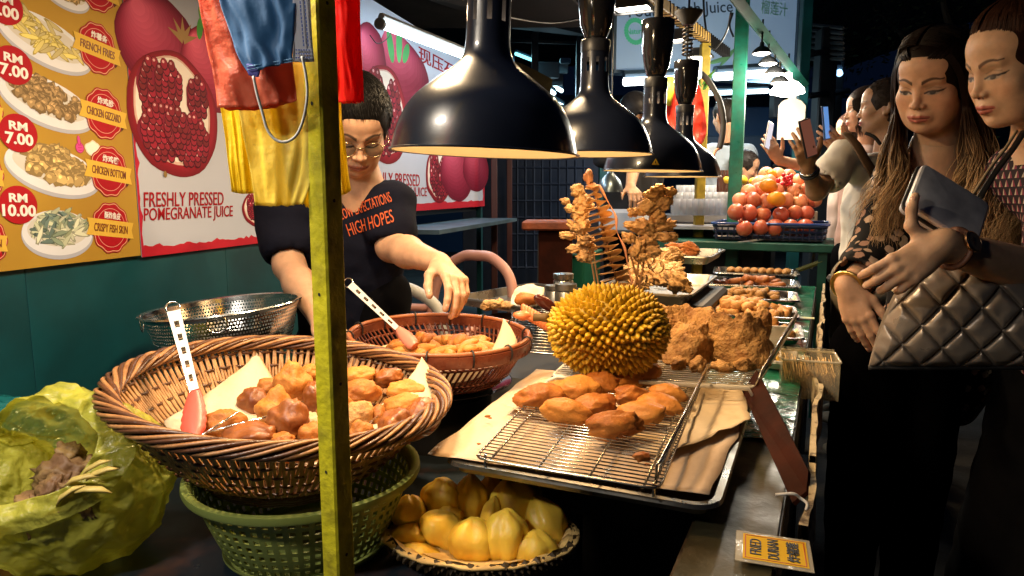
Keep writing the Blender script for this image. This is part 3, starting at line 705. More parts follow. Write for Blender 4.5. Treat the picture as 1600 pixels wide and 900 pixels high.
# ================================================================ sheet pan, papers and racks
A = onz(1116, 786, .835); B = onz(688, 706, .835)
PANC = st(1.165, -.42, .832)
pa, pb, pc = onz(1112, 783, .84), onz(700, 712, .84), onz(1168, 612, .84)
ex = (pa-pb); ey = (pc-pa); PW, PL = ex.length, .60
pz = math.atan2(ex.y, ex.x)
prot = Matrix.Rotation(pz, 3, 'Z'); pcen = (pa+pb)/2 + prot@Vector((0, PL/2, 0))
def rrect(hw, hl, r, n=6):
    o = []
    for (cx_, cy_, a0) in ((hw-r,hl-r,0),(-hw+r,hl-r,PI/2),(-hw+r,-hl+r,PI),(hw-r,-hl+r,1.5*PI)):
        for i in range(n+1): a = a0+PI/2*i/n; o.append((cx_+r*math.cos(a), cy_+r*math.sin(a)))
    return o
def tray_mesh(hw, hl, dep, r=.02, lip=.012, slope=.012, th=.0015):
    rings = []
    for (e, z, rr) in ((-slope, 0, r*.6), (0, dep, r), (lip, dep, r+lip), (lip+.002, dep-.006, r+lip), (lip, dep-.006, r+lip), (lip-.001, dep-th, r+lip), (.001, dep-th, r), (-slope, -th, r*.6)):
        rings.append([(x, y, z) for x, y in rrect(hw+e, hl+e, rr)])
    m = MB(); n = len(rings[0]); base = [v for r_ in rings for v in r_]; fs = []
    for i in range(len(rings)-1):
        for k in range(n): fs.append((i*n+k, i*n+(k+1) % n, (i+1)*n+(k+1) % n, (i+1)*n+k))
    fs = [f[::-1] for f in fs]
    fs.append(tuple(range(n))); fs.append(tuple((len(rings)-1)*n+k for k in range(n-1,-1,-1)))
    return m.add(base, fs)
pan = tray_mesh(PW/2, PL/2, .020, .03, .010, .008).obj('oven_tray', mSTEELD, smooth=40, loc=(pcen.x, pcen.y, .815), rot=(0,0,pz),
    label='shallow steel oven tray lined with brown paper under the wire rack', cat='tray')
def paper(name, px, z, label, mat, sub=14, amp=.004, seed=1, curl=0, edge=None, thick=.0006):
    """px: pixel corners in order round the sheet; filled with a crumpled grid"""
    c4 = [onz(x, y, z) for x, y in px[:4]]
    P = []
    for i in range(sub+1):
        u = i/sub; row = []
        for k in range(sub+1):
            v = k/sub; p = c4[0]*(1-u)*(1-v)+c4[1]*u*(1-v)+c4[2]*u*v+c4[3]*(1-u)*v
            e = max(abs(u-.5), abs(v-.5))*2
            w = amp*(fbm(Vector((p.x*9+seed, p.y*9, 0)), 1, 3))+curl*max(0, e-.8)*5*(.6+.6*noise.noise(Vector((u*4+seed, v*4, 3))))
            p = p+Vector((.006*noise.noise(Vector((u*7, v*7, seed)))*(e > .98), .006*noise.noise(Vector((u*7, v*7, seed+5)))*(e > .98), abs(w)))
            row.append(p)
        P.append(row)
    me = MB().grid(P).mesh(name, mat, True)
    o = ob(name, me, label=label, cat='paper'); md = o.modifiers.new('s', 'SOLIDIFY'); md.thickness = thick; md.offset = -1; return o
paper('brown_paper', [(668,712),(1108,778),(1178,622),(838,578)], .836, 'wide sheet of brown paper lining the oven tray, hanging over its left edge', mKRAFT, 24, .003, 2, .004)
paper('brown_paper', [(812,640),(1036,716),(1172,660),(1160,600)], .846, 'small creased sheet of brown paper sticking out right of the wire rack', mKRAFTP, 16, .006, 8, .008)
paper('brown_paper', [(788,640),(900,668),(960,600),(848,592)], .848, 'folded piece of brown paper behind the fried pieces, left of the wire rack', mKRAFTP, 12, .008, 5, .006)
for i, (px, py) in enumerate(((762,652),(766,655),(748,690),(1045,628),(905,705),(870,690),(1010,722),(1062,640))):
    pp_ = onz(px, py, .85); s_ = rnd.uniform(.002,.005)
    blob((s_*1.4, s_, s_*.7), i, .3, 2, 1).obj('crumb', mFRY, smooth=True, loc=(pp_.x, pp_.y, .852 if i < 2 else .846), label='fried crumb on the brown paper', cat='crumb', group='crumbs on the paper')

def wire_rack(name, label, cs, zt, nw, ncross, mat, r=.0013, rf=.0022, lift=.012, side=None, sidelabel=None):
    """cs: four corner points, wires run from edge 0-3 to edge 1-2; cross bars below them"""
    a, b, c, d = [Vector((p.x, p.y, 0)) for p in cs]; o = (a+b+c+d)/4
    t = thing(name, label, 'wire rack', (o.x, o.y, zt))
    a, b, c, d = a-o, b-o, c-o, d-o
    L0_, L1_ = (b-a).length, (c-d).length
    # rounded frame
    fr_ = []
    P4 = [a, b, c, d]
    for i in range(4):
        p = P4[i]; u = (P4[i-1]-p).normalized(); w = (P4[(i+1) % 4]-p).normalized(); q = .022
        fr_ += [p+u*q+w*q*0, p+u*q*.35+w*q*.35*0+w*q*.12, p+w*q*.35+u*q*.12, p+w*q]
    MB().tube(fr_, rf, 8, closed=True).obj('frame', mat, t, smooth=True)
    w0 = MB().tube([(0,0,0),((b-a).length,0,0)], r, 6).mesh('wire', mat, True)
    for i in range(nw):
        f = (i+.5)/nw; p = a.lerp(d, f); q = b.lerp(c, f); dd = q-p
        o_ = ob('wire', w0, t, (p.x, p.y, .002), (0,0,math.atan2(dd.y, dd.x))); o_.scale = (dd.length/L0_, 1, 1)
    for i in range(ncross):
        f = (i+.5)/ncross if ncross > 1 else .5; f = .08+.84*(i/(max(1, ncross-1)))
        p = a.lerp(b, f); q = d.lerp(c, f); MB().tube([p+Vector((0,0,-.0022)), q+Vector((0,0,-.0022))], rf, 6).obj('cross_bar', mat, t, smooth=True)
    for p in (a*.93, b*.93, c*.93, d*.93): MB().tube([p, p-Vector((0,0,lift))], rf*1.2, 6).obj('foot', mat, t)
    return t, (a, b, c, d)
# front rack: its right side is a folded-up wire wall
zr = .862
rc = [onz(742, 716, zr), onz(1030, 765, zr), onz(1096, 600, zr), onz(876, 575, zr)]
rk, rcs = wire_rack('wire_rack', 'front chromed wire rack carrying fried durian pieces, one side turned up', rc, zr, 42, 4, mWIRE, .0011, .002, .020)
mg = MB(); wa, wb = rcs[1]+Vector((0,.02,0)), rcs[2]; hb, ha = .040, .030
up0, up1 = wa+Vector((.004,0,ha)), wb+Vector((.012,0,hb))
MB().tube([wa, wa+Vector((0,0,ha*.9)), up0, up1, wb], .0022, 8).obj('side_frame', mWIRE, rk, smooth=True)
sw = MB().tube([(0,0,0),(0,0,1)], .0011, 5).mesh('side_wire', mWIRE, True)
for i in range(44):
    f = (i+.5)/44; p = wa.lerp(wb, f); q = up0.lerp(up1, f); o_ = ob('side_wire', sw, rk, p); o_.scale = (1,1,q.z-p.z); o_.rotation_euler = (0, math.atan2(q.x-p.x, q.z-p.z), 0)
# rear white rack with the durian and the chicken
zq = .872
r2 = [onz(862, 588, zq), onz(1180, 606, zq), onz(1238, 512, zq), onz(960, 498, zq)]
rk2, r2c = wire_rack('wire_rack', 'rear white coated wire rack under the durian and the chicken cutlets', r2, zq, 40, 3, mWWIRE, .0016, .0032, .022)
wa, wb = r2c[1], r2c[2]
MB().tube([wa, wa+Vector((.012,0,.035)), wb+Vector((.012,0,.045)), wb], .003, 8).obj('side_frame', mWIRE, rk2, smooth=True)
for i in range(44):
    f = (i+.5)/44; p = wa.lerp(wb, f); o_ = ob('side_wire', sw, rk2, p); o_.scale = (1.2,1.2,.035+.01*f); o_.rotation_euler = (0,.3,0)
c0, c1 = r2c[0]+Vector((-.01,-.02,0)), r2c[1]+Vector((.0,-.02,0))
MB().tube([c0+Vector((0,0,-.03)), c0+Vector((0,0,-.004)), c0+Vector((.02,0,.004)), c1+Vector((-.02,0,.004)), c1+Vector((0,0,-.03))], .0042, 8).obj('rail', mWWIRE, rk2, smooth=True)
# steel tray and rack at the back left, in front of the vendor's hand
zb3 = .84
tray_mesh(.17, .24, .03, .03, .008, .01).obj('steel_tray', mSTEELD, smooth=40, loc=onz(826, 470, .84), rot=(0,0,-ANG-.25), label='steel tray holding a paper bag, behind the woven basket', cat='tray')
r3 = [onz(800, 548, .85), onz(872, 554, .85), onz(872, 472, .85), onz(800, 466, .85)]
wire_rack('wire_rack', 'small wire rack between the reddish basket and the durian, under a spiral sausage', r3, .85, 22, 2, mWIRE, .0013, .0022, .014)

# ================================================================ food
def food(px, py, z, size, seed, mat, label, group, cat='fried food', rz=None, amp=.10, fine=.02, name='fried_piece', lump=.1, sub=3, tilt=0, zfull=False):
    p = onz(px, py, z); o = blob([q*(1.10 if 'wire rack' in (group or '') else 1) for q in size], seed, amp, 1.4, sub, fine, 5, lump).obj(name, mat, smooth=True)
    o.location = (p.x, p.y, z+(0 if zfull else size[2]*.45)); o.rotation_euler = (tilt, rnd.uniform(-.15,.15), rz if rz is not None else rnd.uniform(0,6)); tag(o, label, cat, group); return o
G = 'fried durian pieces on the front wire rack'; zf = zr+.004
FR = [(843,627,.042,.026,.017,0.0,mFRY,'leftmost flat fried piece, lying partly off the wire rack on paper'),
 (906,617,.040,.028,.020,.3,mFRYL,'rough fried piece behind the others at the back left of the rack'),
 (938,606,.036,.026,.018,-.3,mFRY,'fried piece with a ragged burst edge at the rack\'s back'),
 (978,603,.034,.020,.016,.5,mFRYL,'pale pointed fried piece beside the raised one, right below the durian'),
 (1006,594,.040,.024,.020,.7,mFRYL,'large smooth fried piece rearing up under the durian\'s right side'),
 (884,654,.040,.023,.018,-.15,mFRYL,'broad fried piece left in the middle row on the rack'),
 (925,642,.040,.022,.016,.1,mFRY,'flat fried piece in the middle of the heap on the rack'),
 (988,627,.034,.020,.016,.5,mFRY,'small curled fried piece in the centre of the rack'),
 (1042,622,.034,.019,.015,-.3,mFRYL,'smooth oval fried piece nearest the raised wire side, at the back'),
 (1030,639,.038,.020,.015,-.35,mFRYL,'smooth oval fried piece against the raised wire side, second from the back'),
 (1002,653,.040,.021,.016,-.2,mFRYL,'smooth oval fried piece right of the front one'),
 (958,674,.042,.023,.018,.1,mFRY,'front fried piece with a dark lumpy underside, closest to the camera on the rack'),
 (870,612,.030,.02,.012,.2,mFRYL,'thin fried piece at the far left back corner of the rack')]
for i, (px, py, a_, b_, c_, rz, mt, lb) in enumerate(FR):
    food(px, py, zf, (a_*.98, b_, c_*1.2), 40+i, mt, lb, G, 'fried durian', rz=rz-.1, amp=.10 if mt == mFRYL else .14, fine=.012 if mt == mFRYL else .035, lump=.05 if mt == mFRYL else .16, sub=4)
food(1003, 716, zf, (.012,.009,.006), 77, mFRY, 'dark crumb cluster lying alone on the front of the wire rack', None, 'fried crumb', amp=.4, lump=.5, name='fried_crumb')
MB().tube(catmull([(0,0,0),(.012,0,.006),(.02,.002,.010)],4), [.006]*2+[.004]*6+[.0015], 8)

# chicken cutlets: broad thin curled slabs with ragged edges, leaning on one another
def cutlet(px, py, d, w, h, seed, label, rz, lean, roll=0, curl=.5):
    vs, fs = ico(5); k = d/FPX; a_, c_ = w*k/2, h*k/2; off = Vector((seed*2.3, seed, 0)); out = []
    for v in vs:
        v = Vector(v); an = math.atan2(v.z, v.x); rim = math.hypot(v.x, v.z)
        o = 1+rim*(.42*noise.noise(Vector((math.cos(an)*1.4, math.sin(an)*1.4, seed)))+.16*noise.noise(Vector((math.cos(an)*4, math.sin(an)*4, seed+2))))
        sq = 1/max(abs(math.cos(an)), abs(math.sin(an)))**.08
        x, z = v.x*o*sq*a_, v.z*o*sq*c_
        th = .0105*(1+.5*noise.noise(v*2+off)) 
        y = v.y*th+curl*(x*x)/a_*.8+.014*noise.noise(Vector((x*16, z*16, seed)))+.10*max(0, z/c_-.3)*c_*math.sin(seed)+.007*noise.noise(Vector((x*45, z*45, seed+7)))
        q = .0016*noise.noise(Vector((x*190, z*190, seed+v.y)))+.0012*abs(noise.noise(Vector((x*330, z*330, seed))))
        out.append((x, y+q*(1 if v.y > 0 else -1)*1.3, z+q))
    return MB().add(out, fs).obj('chicken_cutlet', mCHICK, smooth=True, loc=at(px, py, d), rot=(lean, roll, rz), label=label, cat='fried chicken', group='large fried chicken cutlets on the rear rack')
cutlet(1062, 503, 1.60, 124, 66, 3, 'large fried chicken cutlet lying on top behind the durian\'s right side', -.1, -.75, .15, -.5)
cutlet(1078, 540, 1.50, 104, 78, 8, 'broad fried chicken cutlet beside the durian, below the top one', -.25, -.75, .45, .9)
cutlet(1120, 530, 1.55, 66, 88, 12, 'narrow fried chicken cutlet standing between the two broad ones', .9, -.2, -.1, .5)
cutlet(1157, 532, 1.47, 98, 100, 21, 'broad upright fried chicken cutlet on the right, nearest the rack\'s raised side', -.1, -.40, -.40, .8)
cutlet(1186, 515, 1.56, 62, 66, 27, 'fried chicken cutlet half hidden behind the broad upright one', .2, -.3, .4, .5)
cutlet(1105, 500, 1.66, 60, 40, 31, 'small fried chicken cutlet at the back between the others', .4, -.6, -.3, .5)
zc = zq+.006
for i, (px, py) in enumerate(((1060,572),(1090,575),(1128,578),(1160,576),(1182,570))):
    food(px, py, zc, (.024,.016,.014), 130+i, mCHICK, 'knobbly dark chicken scrap below the cutlets', 'fried chicken scraps under the cutlets', 'fried chicken', amp=.3, lump=.4, name='chicken_scrap', sub=3)

# ---------------------------------------------------------------- durian
dc = at(951, 516, 1.38); 
du = thing('durian', 'whole spiky yellow durian resting on the rear wire rack', 'durian', (dc.x, dc.y, dc.z), -.25, None)
RX, RZ = .120, .086
n = 780; m = MB(); gold = PI*(3-math.sqrt(5)); mDUR = M('durian_skin', (.50,.30,.010), .48, vcol=True, var=.18, vs=14, bump=.35, bs=60, sss=.1, sssr=(.01,.005,.001))
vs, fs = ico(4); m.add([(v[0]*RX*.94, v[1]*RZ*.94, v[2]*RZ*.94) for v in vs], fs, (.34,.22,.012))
for i in range(n):
    z = 1-2*(i+.5)/n; r_ = math.sqrt(1-z*z); a = gold*i+rnd.uniform(-.05,.05)
    d = Vector((z, r_*math.cos(a), r_*math.sin(a)))          # axis along x
    lob = 1+.055*math.cos(5*math.atan2(d.y, d.z)+.6)*(1-d.x*d.x)+.05*noise.noise(d*1.7); p = Vector((d.x*RX, d.y*RZ, d.z*RZ))*lob; nn = Vector((d.x/RX, d.y/RZ, d.z/RZ)).normalized()
    nn = (nn+Vector((rnd.uniform(-.14,.14),)*3)*Vector((1,-1,1)).x*.6).normalized()
    t1 = nn.orthogonal().normalized(); t2 = nn.cross(t1); b = .0086*rnd.uniform(.8,1.2); h = .0108*rnd.uniform(.7,1.3)*(1 if abs(z) < .85 else .75); a0 = rnd.uniform(0,6)
    k = 6; base = [p-nn*.009+(t1*math.cos(a0+q*2*PI/k)+t2*math.sin(a0+q*2*PI/k))*b for q in range(k)]
    mid = [p+nn*h*.38+(t1*math.cos(a0+q*2*PI/k)+t2*math.sin(a0+q*2*PI/k))*b*.56 for q in range(k)]
    top2 = [p+nn*h*.86+(t1*math.cos(a0+q*2*PI/k)+t2*math.sin(a0+q*2*PI/k))*b*.13 for q in range(k)]
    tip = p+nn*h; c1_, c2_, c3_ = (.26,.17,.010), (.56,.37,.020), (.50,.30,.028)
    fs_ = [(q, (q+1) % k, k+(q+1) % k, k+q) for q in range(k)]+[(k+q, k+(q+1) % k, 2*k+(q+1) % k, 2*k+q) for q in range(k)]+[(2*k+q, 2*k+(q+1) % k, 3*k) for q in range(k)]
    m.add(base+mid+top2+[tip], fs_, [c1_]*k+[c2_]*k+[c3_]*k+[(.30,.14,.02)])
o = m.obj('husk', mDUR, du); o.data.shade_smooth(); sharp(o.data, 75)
MB().lathe([(0,0),(.009,0),(.010,.006),(.008,.016),(.009,.03),(0,.032)], 14, (0,0,0)).xf(Matrix.Translation((-RX-.006,0,.02))@Matrix.Rotation(-PI/2,4,'Y')).obj('stalk', M('stalk', (.12,.07,.02), .7), du, smooth=True)

# ---------------------------------------------------------------- the five trays of small fried snacks, and the sixth
def tray(px, py, z, hw, hl, label, dep=.022):
    p = onz(px, py, z); return tray_mesh(hw, hl, dep, .028, .010, .012).obj('steel_tray', mSTEEL, smooth=40, loc=(p.x, p.y, z), rot=(R(1.0),0,-ANG*.75+.0), label=label, cat='tray', group='steel trays of snacks along the counter')
TZ = .812
TR = [(1180,429,.205,.125,'furthest steel tray, with one row of eight crumbed croquettes'), (1172,447,.205,.120,'second furthest steel tray, with reddish brown fried strips'),
      (1160,467,.205,.115,'middle steel tray, half empty, with grey brown fried gizzards'), (1152,492,.190,.115,'steel tray heaped with popcorn chicken, behind the cutlets'),
      (1158,522,.165,.11,'nearest wide steel tray, mostly hidden behind the chicken cutlets')]
def loc_on(T, u, v):
    p = onz(T[0], T[1], TZ); a = -ANG*.75; return Vector((p.x+u*math.cos(a)-v*math.sin(a), p.y+u*math.sin(a)+v*math.cos(a), TZ))
for T in TR: tray(T[0], T[1], TZ, T[2], T[3], T[4])
def pile(T, n, u0, u1, v0, v1, size, mat, label, group, layers=2, seed=0, cat='fried snack', name='fried_nugget', amp=.2, lump=.3, nm=5):
    rs = random.Random(seed); mm = [blob(size, seed*7+i, amp, 1.5, 2, .05, 5, lump).mesh(name, mat, True) for i in range(nm)]
    for i in range(n):
        ly = 0 if i < n*.6 or layers == 1 else 1
        k = .62 if ly else 1; u = (u0+u1)/2+(rs.random()-.5)*(u1-u0)*k; v = (v0+v1)/2+(rs.random()-.5)*(v1-v0)*k
        p = loc_on(T, u, v); o = ob(name, mm[i % nm], None, (p.x, p.y, TZ+size[2]*(.8+1.25*ly)), (rs.uniform(-.4,.4), rs.uniform(-.4,.4), rs.uniform(0,6)), label, cat, group)
        q = rs.uniform(.8,1.2); o.scale = (q,q,q)
cm = [blob((.022,.052,.019), 300+i, .07, 1.2, 3, .04, 8, .05).mesh('croquette', mCRUMB, True) for i in range(3)]
CN = ['first', 'second', 'third', 'fourth', 'fifth', 'sixth', 'seventh', 'eighth']
for i in range(8):
    p = loc_on(TR[0], -.125+i*.040, .01); ob('croquette', cm[i % 3], None, (p.x, p.y, TZ+.019), (0,0,-.5+rnd.uniform(-.1,.1)), CN[i]+' crumbed croquette from the left in the furthest tray', 'croquette', 'crumbed croquettes in the furthest tray')
mRSTR = M('red_brown_crust', (.52,.20,.06), .5, col2=(.3,.09,.025), vs=30, bump=.8, bs=100, bd=.003)
pile(TR[1], 24, -.07, .14, -.08, .08, (.044,.019,.016), mRSTR, 'reddish fried strip in the second tray', 'fried strips in the second furthest tray', 2, 3, name='fried_strip')
pile(TR[1], 4, -.155, -.11, -.05, .05, (.022,.018,.016), M('pink_sausage', (.5,.17,.08), .4, var=.2), 'pink brown sausage piece in the second tray', 'sausage pieces in the second furthest tray', 1, 4, name='sausage_piece')
pile(TR[2], 58, -.08, .13, -.09, .08, (.021,.017,.015), mGIZ, 'small fried gizzard in the middle tray', 'fried gizzards in the middle tray', 2, 5, name='fried_gizzard')
pile(TR[2], 5, -.17, -.10, -.06, .04, (.018,.014,.011), mGIZ, 'stray gizzard left in the middle tray', 'stray gizzards in the middle tray', 1, 6, name='fried_gizzard')
pile(TR[3], 70, -.10, .165, -.10, .09, (.026,.021,.019), mCRUMB, 'popcorn chicken knob in the heaped tray', 'popcorn chicken in the heaped tray', 2, 7, name='popcorn_chicken')
pile(TR[4], 34, -.03, .13, -.09, .09, (.025,.020,.018), mCRUMB, 'popcorn chicken knob in the nearest tray', 'popcorn chicken in the nearest tray', 2, 8, name='popcorn_chicken')
p = onz(1217, 566, .81)
tray_mesh(.034,.072,.022,.02,.008,.008).obj('foam_tray', M('foam_white', (.62,.62,.64), .5), smooth=40, loc=(p.x,p.y,.808), rot=(0,0,-ANG), label='small white foam tray of yellow fries beside the toothpick box', cat='tray')
fm = [MB().box((0,0,0),(.012,.045,.010), bev=.002).mesh('fry', M('yellow_fry', (.62,.42,.10), .5, var=.2), False) for _ in range(1)]
for i in range(12): ob('fry', fm[0], None, (p.x+rnd.uniform(-.018,.018), p.y+rnd.uniform(-.03,.03), .815+i*.0016), (rnd.uniform(-.15,.15),0,rnd.uniform(-.7,.3)), 'yellow fry in the white foam tray', 'fry', 'fries in the small foam tray')

# ---------------------------------------------------------------- toothpick box on the edge of the counter
p = onz(1262, 592, .80)
tb_ = thing('toothpick_box', 'clear plastic box full of wooden toothpicks, hooked on the counter edge', 'box', (p.x, p.y, .765), -ANG+.12)
mCLR = clearfilm('clear_plastic', (.75,.72,.62), .28, .12)
MB().box((0,-.055,.045),(.125,.002,.09)).box((0,.055,.045),(.125,.002,.11)).box((-.062,0,.045),(.002,.11,.09)).box((.062,0,.045),(.002,.11,.09)).box((0,0,.001),(.125,.11,.002)).obj('box_walls', mCLR, tb_)
MB().tube([(x,y,.092) for x,y in rrect(.064,.057,.008)], .0028, 6, closed=True).obj('rim', clearfilm('clear_rim', (.8,.78,.7), .5, .1), tb_, smooth=True)
m = MB(); 
for i in range(240):
    x = -.056+.112*rnd.random(); z = .010+.055*rnd.random(); y0 = -.050+rnd.uniform(0,.006)
    m.tube([(x,y0,z),(x+rnd.uniform(-.006,.006),y0+.088,z+rnd.uniform(0,.022))], .0011, 4)
m.obj('toothpicks', M('pale_wood', (.66,.46,.23), .6, var=.15, vs=50), kind='stuff', loc=(p.x,p.y,.767), rot=(0,0,-ANG+.12), label='mass of pale wooden toothpicks lying in the clear box', cat='toothpicks')

# ---------------------------------------------------------------- leaning board, sign, twist of wire
a1, a2, b1, b2 = at(1184,580,1.36), at(1161,612,1.33), at(1262,770,.96), at(1240,788,.95)
a3 = at(1265,738,.99)
m = MB(); nrm = (a1-b1).cross(a2-a1).normalized()*.0035
P = [a1, a2, b2+Vector((0,0,.0)), b1, a3]
m.add([p+nrm for p in P]+[p-nrm for p in P], [(0,1,2,3,4),(9,8,7,6,5)]+[(i,5+i,5+(i+1)%5,(i+1)%5) for i in range(5)])
m.obj('leaning_board', mBROWN, label='dark red-brown board leaning from the rack down to the counter edge', cat='board')
sg = [onz(1152,832,CT+.003), onz(1255,832,CT+.003)]
sc_ = onz(1208,860,CT+.004)
e1 = onz(1252,862,CT+.004)-onz(1148,845,CT+.004)
sn = thing('fried_durian_sign', 'yellow laminated sign reading FRIED DURIAN lying on the counter', 'sign', (sc_.x, sc_.y, CT+.004), math.atan2(e1.y, e1.x)+.02)
MB().box((0,0,0),(.090,.080,.0012), bev=.0003).obj('laminate', clearfilm('laminate', (.75,.72,.62), .35, .12), sn)
MB().box((.002,0,.0006),(.076,.066,.0008)).obj('card', M('sign_yellow', (.66,.42,.03), .75, spec=.08), sn)
for x in (-.033,.037): MB().box((x,0,.0012),(.0012,.060,.0004)).obj('border', M('sign_red', (.45,.06,.02), .5), sn)
for y in (-.0295,.0295): MB().box((.002,y,.0012),(.0688,.0010,.0004)).obj('border', M('sign_red', (.45,.06,.02)), sn)
for tx, x, w_ in (('FRIED', -.021, .040), ('DURIAN', .000, .050), ('炸榴莲', .023, .050)):
    text_mesh(tx, .02, mINKK, parent=sn, loc=(x, 0, .0016), rot=(0,0,PI/2), bold=.004 if x < .01 else .02, fit=(w_, .0135 if x < .01 else .0150))
p = onz(1250, 778, CT+.03); MB().tube(catmull([p+Vector((-.03,.01,.0)), p+Vector((-.01,0,.006)), p, p+Vector((.006,-.01,-.004)), p+Vector((.0,-.02,-.01))],5), .0022, 6).obj('wire_twist', mWHITEPL, smooth=True, label='short white twist tie at the foot of the leaning board', cat='tie')
for i, (px, py) in enumerate(((1258,498),(1246,560))):
    p = onz(px, py, CT+.004); MB().box((0,0,0),(.06,.035,.001)).obj('label_card', M('card_greenish', (.35,.38,.16), .4), loc=(p.x,p.y,CT+.008+.002*i), rot=(0,0,-ANG), label=['pale green price card under the green sheet by the popcorn chicken','second pale card on the green sheet beside the foam tray'][i], cat='card')
# ================================================================ the big woven basket of fried balls
def dense_basket():
    c = at(437, 612, 1.13); tx = (c.x, c.y, .800)
    t = thing('wicker_basket', 'big brown wicker basket of fried balls, tilted on the green colander', 'basket', tx, rot=(R(2.5), R(6.0), 0))
    H = .125; 
    def prof(z):                                           # radius at height
        f = z/H; return .140+.118*f**.72
    # stakes: pairs, leaning a little, one shared mesh turned round the axis
    n = 120; m = MB()
    for s_, off in ((.012, .0), (-.012, .020)):
        P = [(prof(H*k/9)*math.cos(off+s_*k/3), prof(H*k/9)*math.sin(off+s_*k/3), H*k/9) for k in range(10)]
        m.tube(P, .0030, 5, flat=.7)
    me = m.mesh('stake', mCANEIN, True)
    for i in range(n): ob('stake', me, t, rot=(0,0,2*PI*i/n))
    # weavers
    for j in range(6):
        z = .008+(H-.02)*j/5; r_ = prof(z); P = []
        for k in range(192): a = 2*PI*k/192; P.append(((r_+.0032*(1 if (k//2+j) % 2 else -1))*math.cos(a), (r_+.0032*(1 if (k//2+j) % 2 else -1))*math.sin(a), z+.0015*math.sin(a*7+j)))
        MB().tube(P, .0026 if j < 8 else .0032, 5, closed=True).obj('weaver', mCANED, t, smooth=True)
    # braided rim
    Rr = prof(H)+.002; ns = 64; P = []
    for k in range(26):
        f = k/25; a = R(62)*f; ps = R(-250)+R(400)*f; q = .0115+.002*math.sin(f*PI)
        P.append(((Rr+q*1.15*math.cos(ps))*math.cos(a), (Rr+q*1.15*math.cos(ps))*math.sin(a), H+.006+q*.85*math.sin(ps)))
    me = MB().tube(P, [.002]+[.0040]*24+[.002], 7, flat=.75).mesh('rim_cane', mCANE, True)
    me2 = MB().tube(P, [.002]+[.0038]*24+[.002], 7, flat=.8).mesh('rim_cane', mCANED, True)
    for i in range(ns): ob('rim_cane', me if i % 2 else me2, t, rot=(0,0,2*PI*i/ns+rnd.uniform(-.02,.02)))
    MB().tube([(Rr*math.cos(2*PI*k/64), Rr*math.sin(2*PI*k/64), H+.006) for k in range(64)], .009, 8, closed=True).obj('rim_core', mCANED, t, smooth=True)
    MB().lathe([(0,.004),(.11,.004),(.142,.006),(.144,.000),(.11,-.002),(0,-.002)], 48).obj('bottom', mCANED, t)
    # foot ring of coarse dark weave
    for j in range(3): MB().tube([((.140-.006*j)*math.cos(2*PI*k/60), (.140-.006*j)*math.sin(2*PI*k/60), -.004-.007*j+.001*math.sin(k*2)) for k in range(60)], .0042, 6, closed=True).obj('foot_ring', mCANED, t, smooth=True)
    return t, c
bk, bkc = dense_basket()
def sheet(name, pts, label, mat, cat='paper', sub=20, amp=.006, seed=1, th=.0005, cr=9, smooth=True, parent=None, kind=None):
    """four world corners -> crumpled sheet"""
    a, b, c, d = [Vector(p) for p in pts]; nrm = (b-a).cross(d-a).normalized(); P = []
    for i in range(sub+1):
        u = i/sub; row = []
        for k in range(sub+1):
            v = k/sub; p = a*(1-u)*(1-v)+b*u*(1-v)+c*u*v+d*(1-u)*v
            w = amp*fbm(p*cr+Vector((seed,0,0)), 1, 3)+amp*.6*(abs(noise.noise(p*cr*1.6+Vector((0,seed,0))))-.25)
            row.append(p+nrm*w)
        P.append(row)
    o = MB().grid(P).obj(name, mat, parent, smooth=smooth)
    if label: tag(o, label, cat)
    if th: md = o.modifiers.new('s', 'SOLIDIFY'); md.thickness = th
    return o
def poly_sheet(name, outline, label, mat, cat='paper', amp=.006, seed=1, cr=9, th=.0005, bow=0, sub=22, parent=None, pleat=0, pfreq=60, edgewob=0):
    """curved quad patch from 4 boundary polylines given as corner points plus mid points: outline = [TL, TM, TR, RM, BR, BM, BL, LM]"""
    TL, TM, TR, RM, BR, BM, BL, LM = [Vector(p) for p in outline]
    q = lambda a, m, b, t: a*(1-t)*(1-2*t)+m*4*t*(1-t)+b*t*(2*t-1)
    nrm = (TR-TL).cross(BL-TL).normalized(); P = []
    for i in range(sub+1):
        u = i/sub; row = []
        for k in range(sub+1):
            v = k/sub
            p = q(TL,TM,TR,u)*(1-v)+q(BL,BM,BR,u)*v+q(TL,LM,BL,v)*(1-u)+q(TR,RM,BR,v)*u-(TL*(1-u)*(1-v)+TR*u*(1-v)+BL*(1-u)*v+BR*u*v)
            w = amp*fbm(p*cr+Vector((seed,0,0)), 1, 3)+bow*math.sin(PI*u)*math.sin(PI*v)+pleat*math.sin(u*pfreq+noise.noise(Vector((u*5,v*3,seed)))*3)*(.4+.6*v)
            if edgewob and k == sub: p = p+(BL-TL).normalized()*edgewob*noise.noise(Vector((u*9, seed, 0)))
            row.append(p+nrm*w)
        P.append(row)
    o = MB().grid(P).obj(name, mat, parent, smooth=True)
    if label: tag(o, label, cat)
    if th: md = o.modifiers.new('s', 'SOLIDIFY'); md.thickness = th
    return o
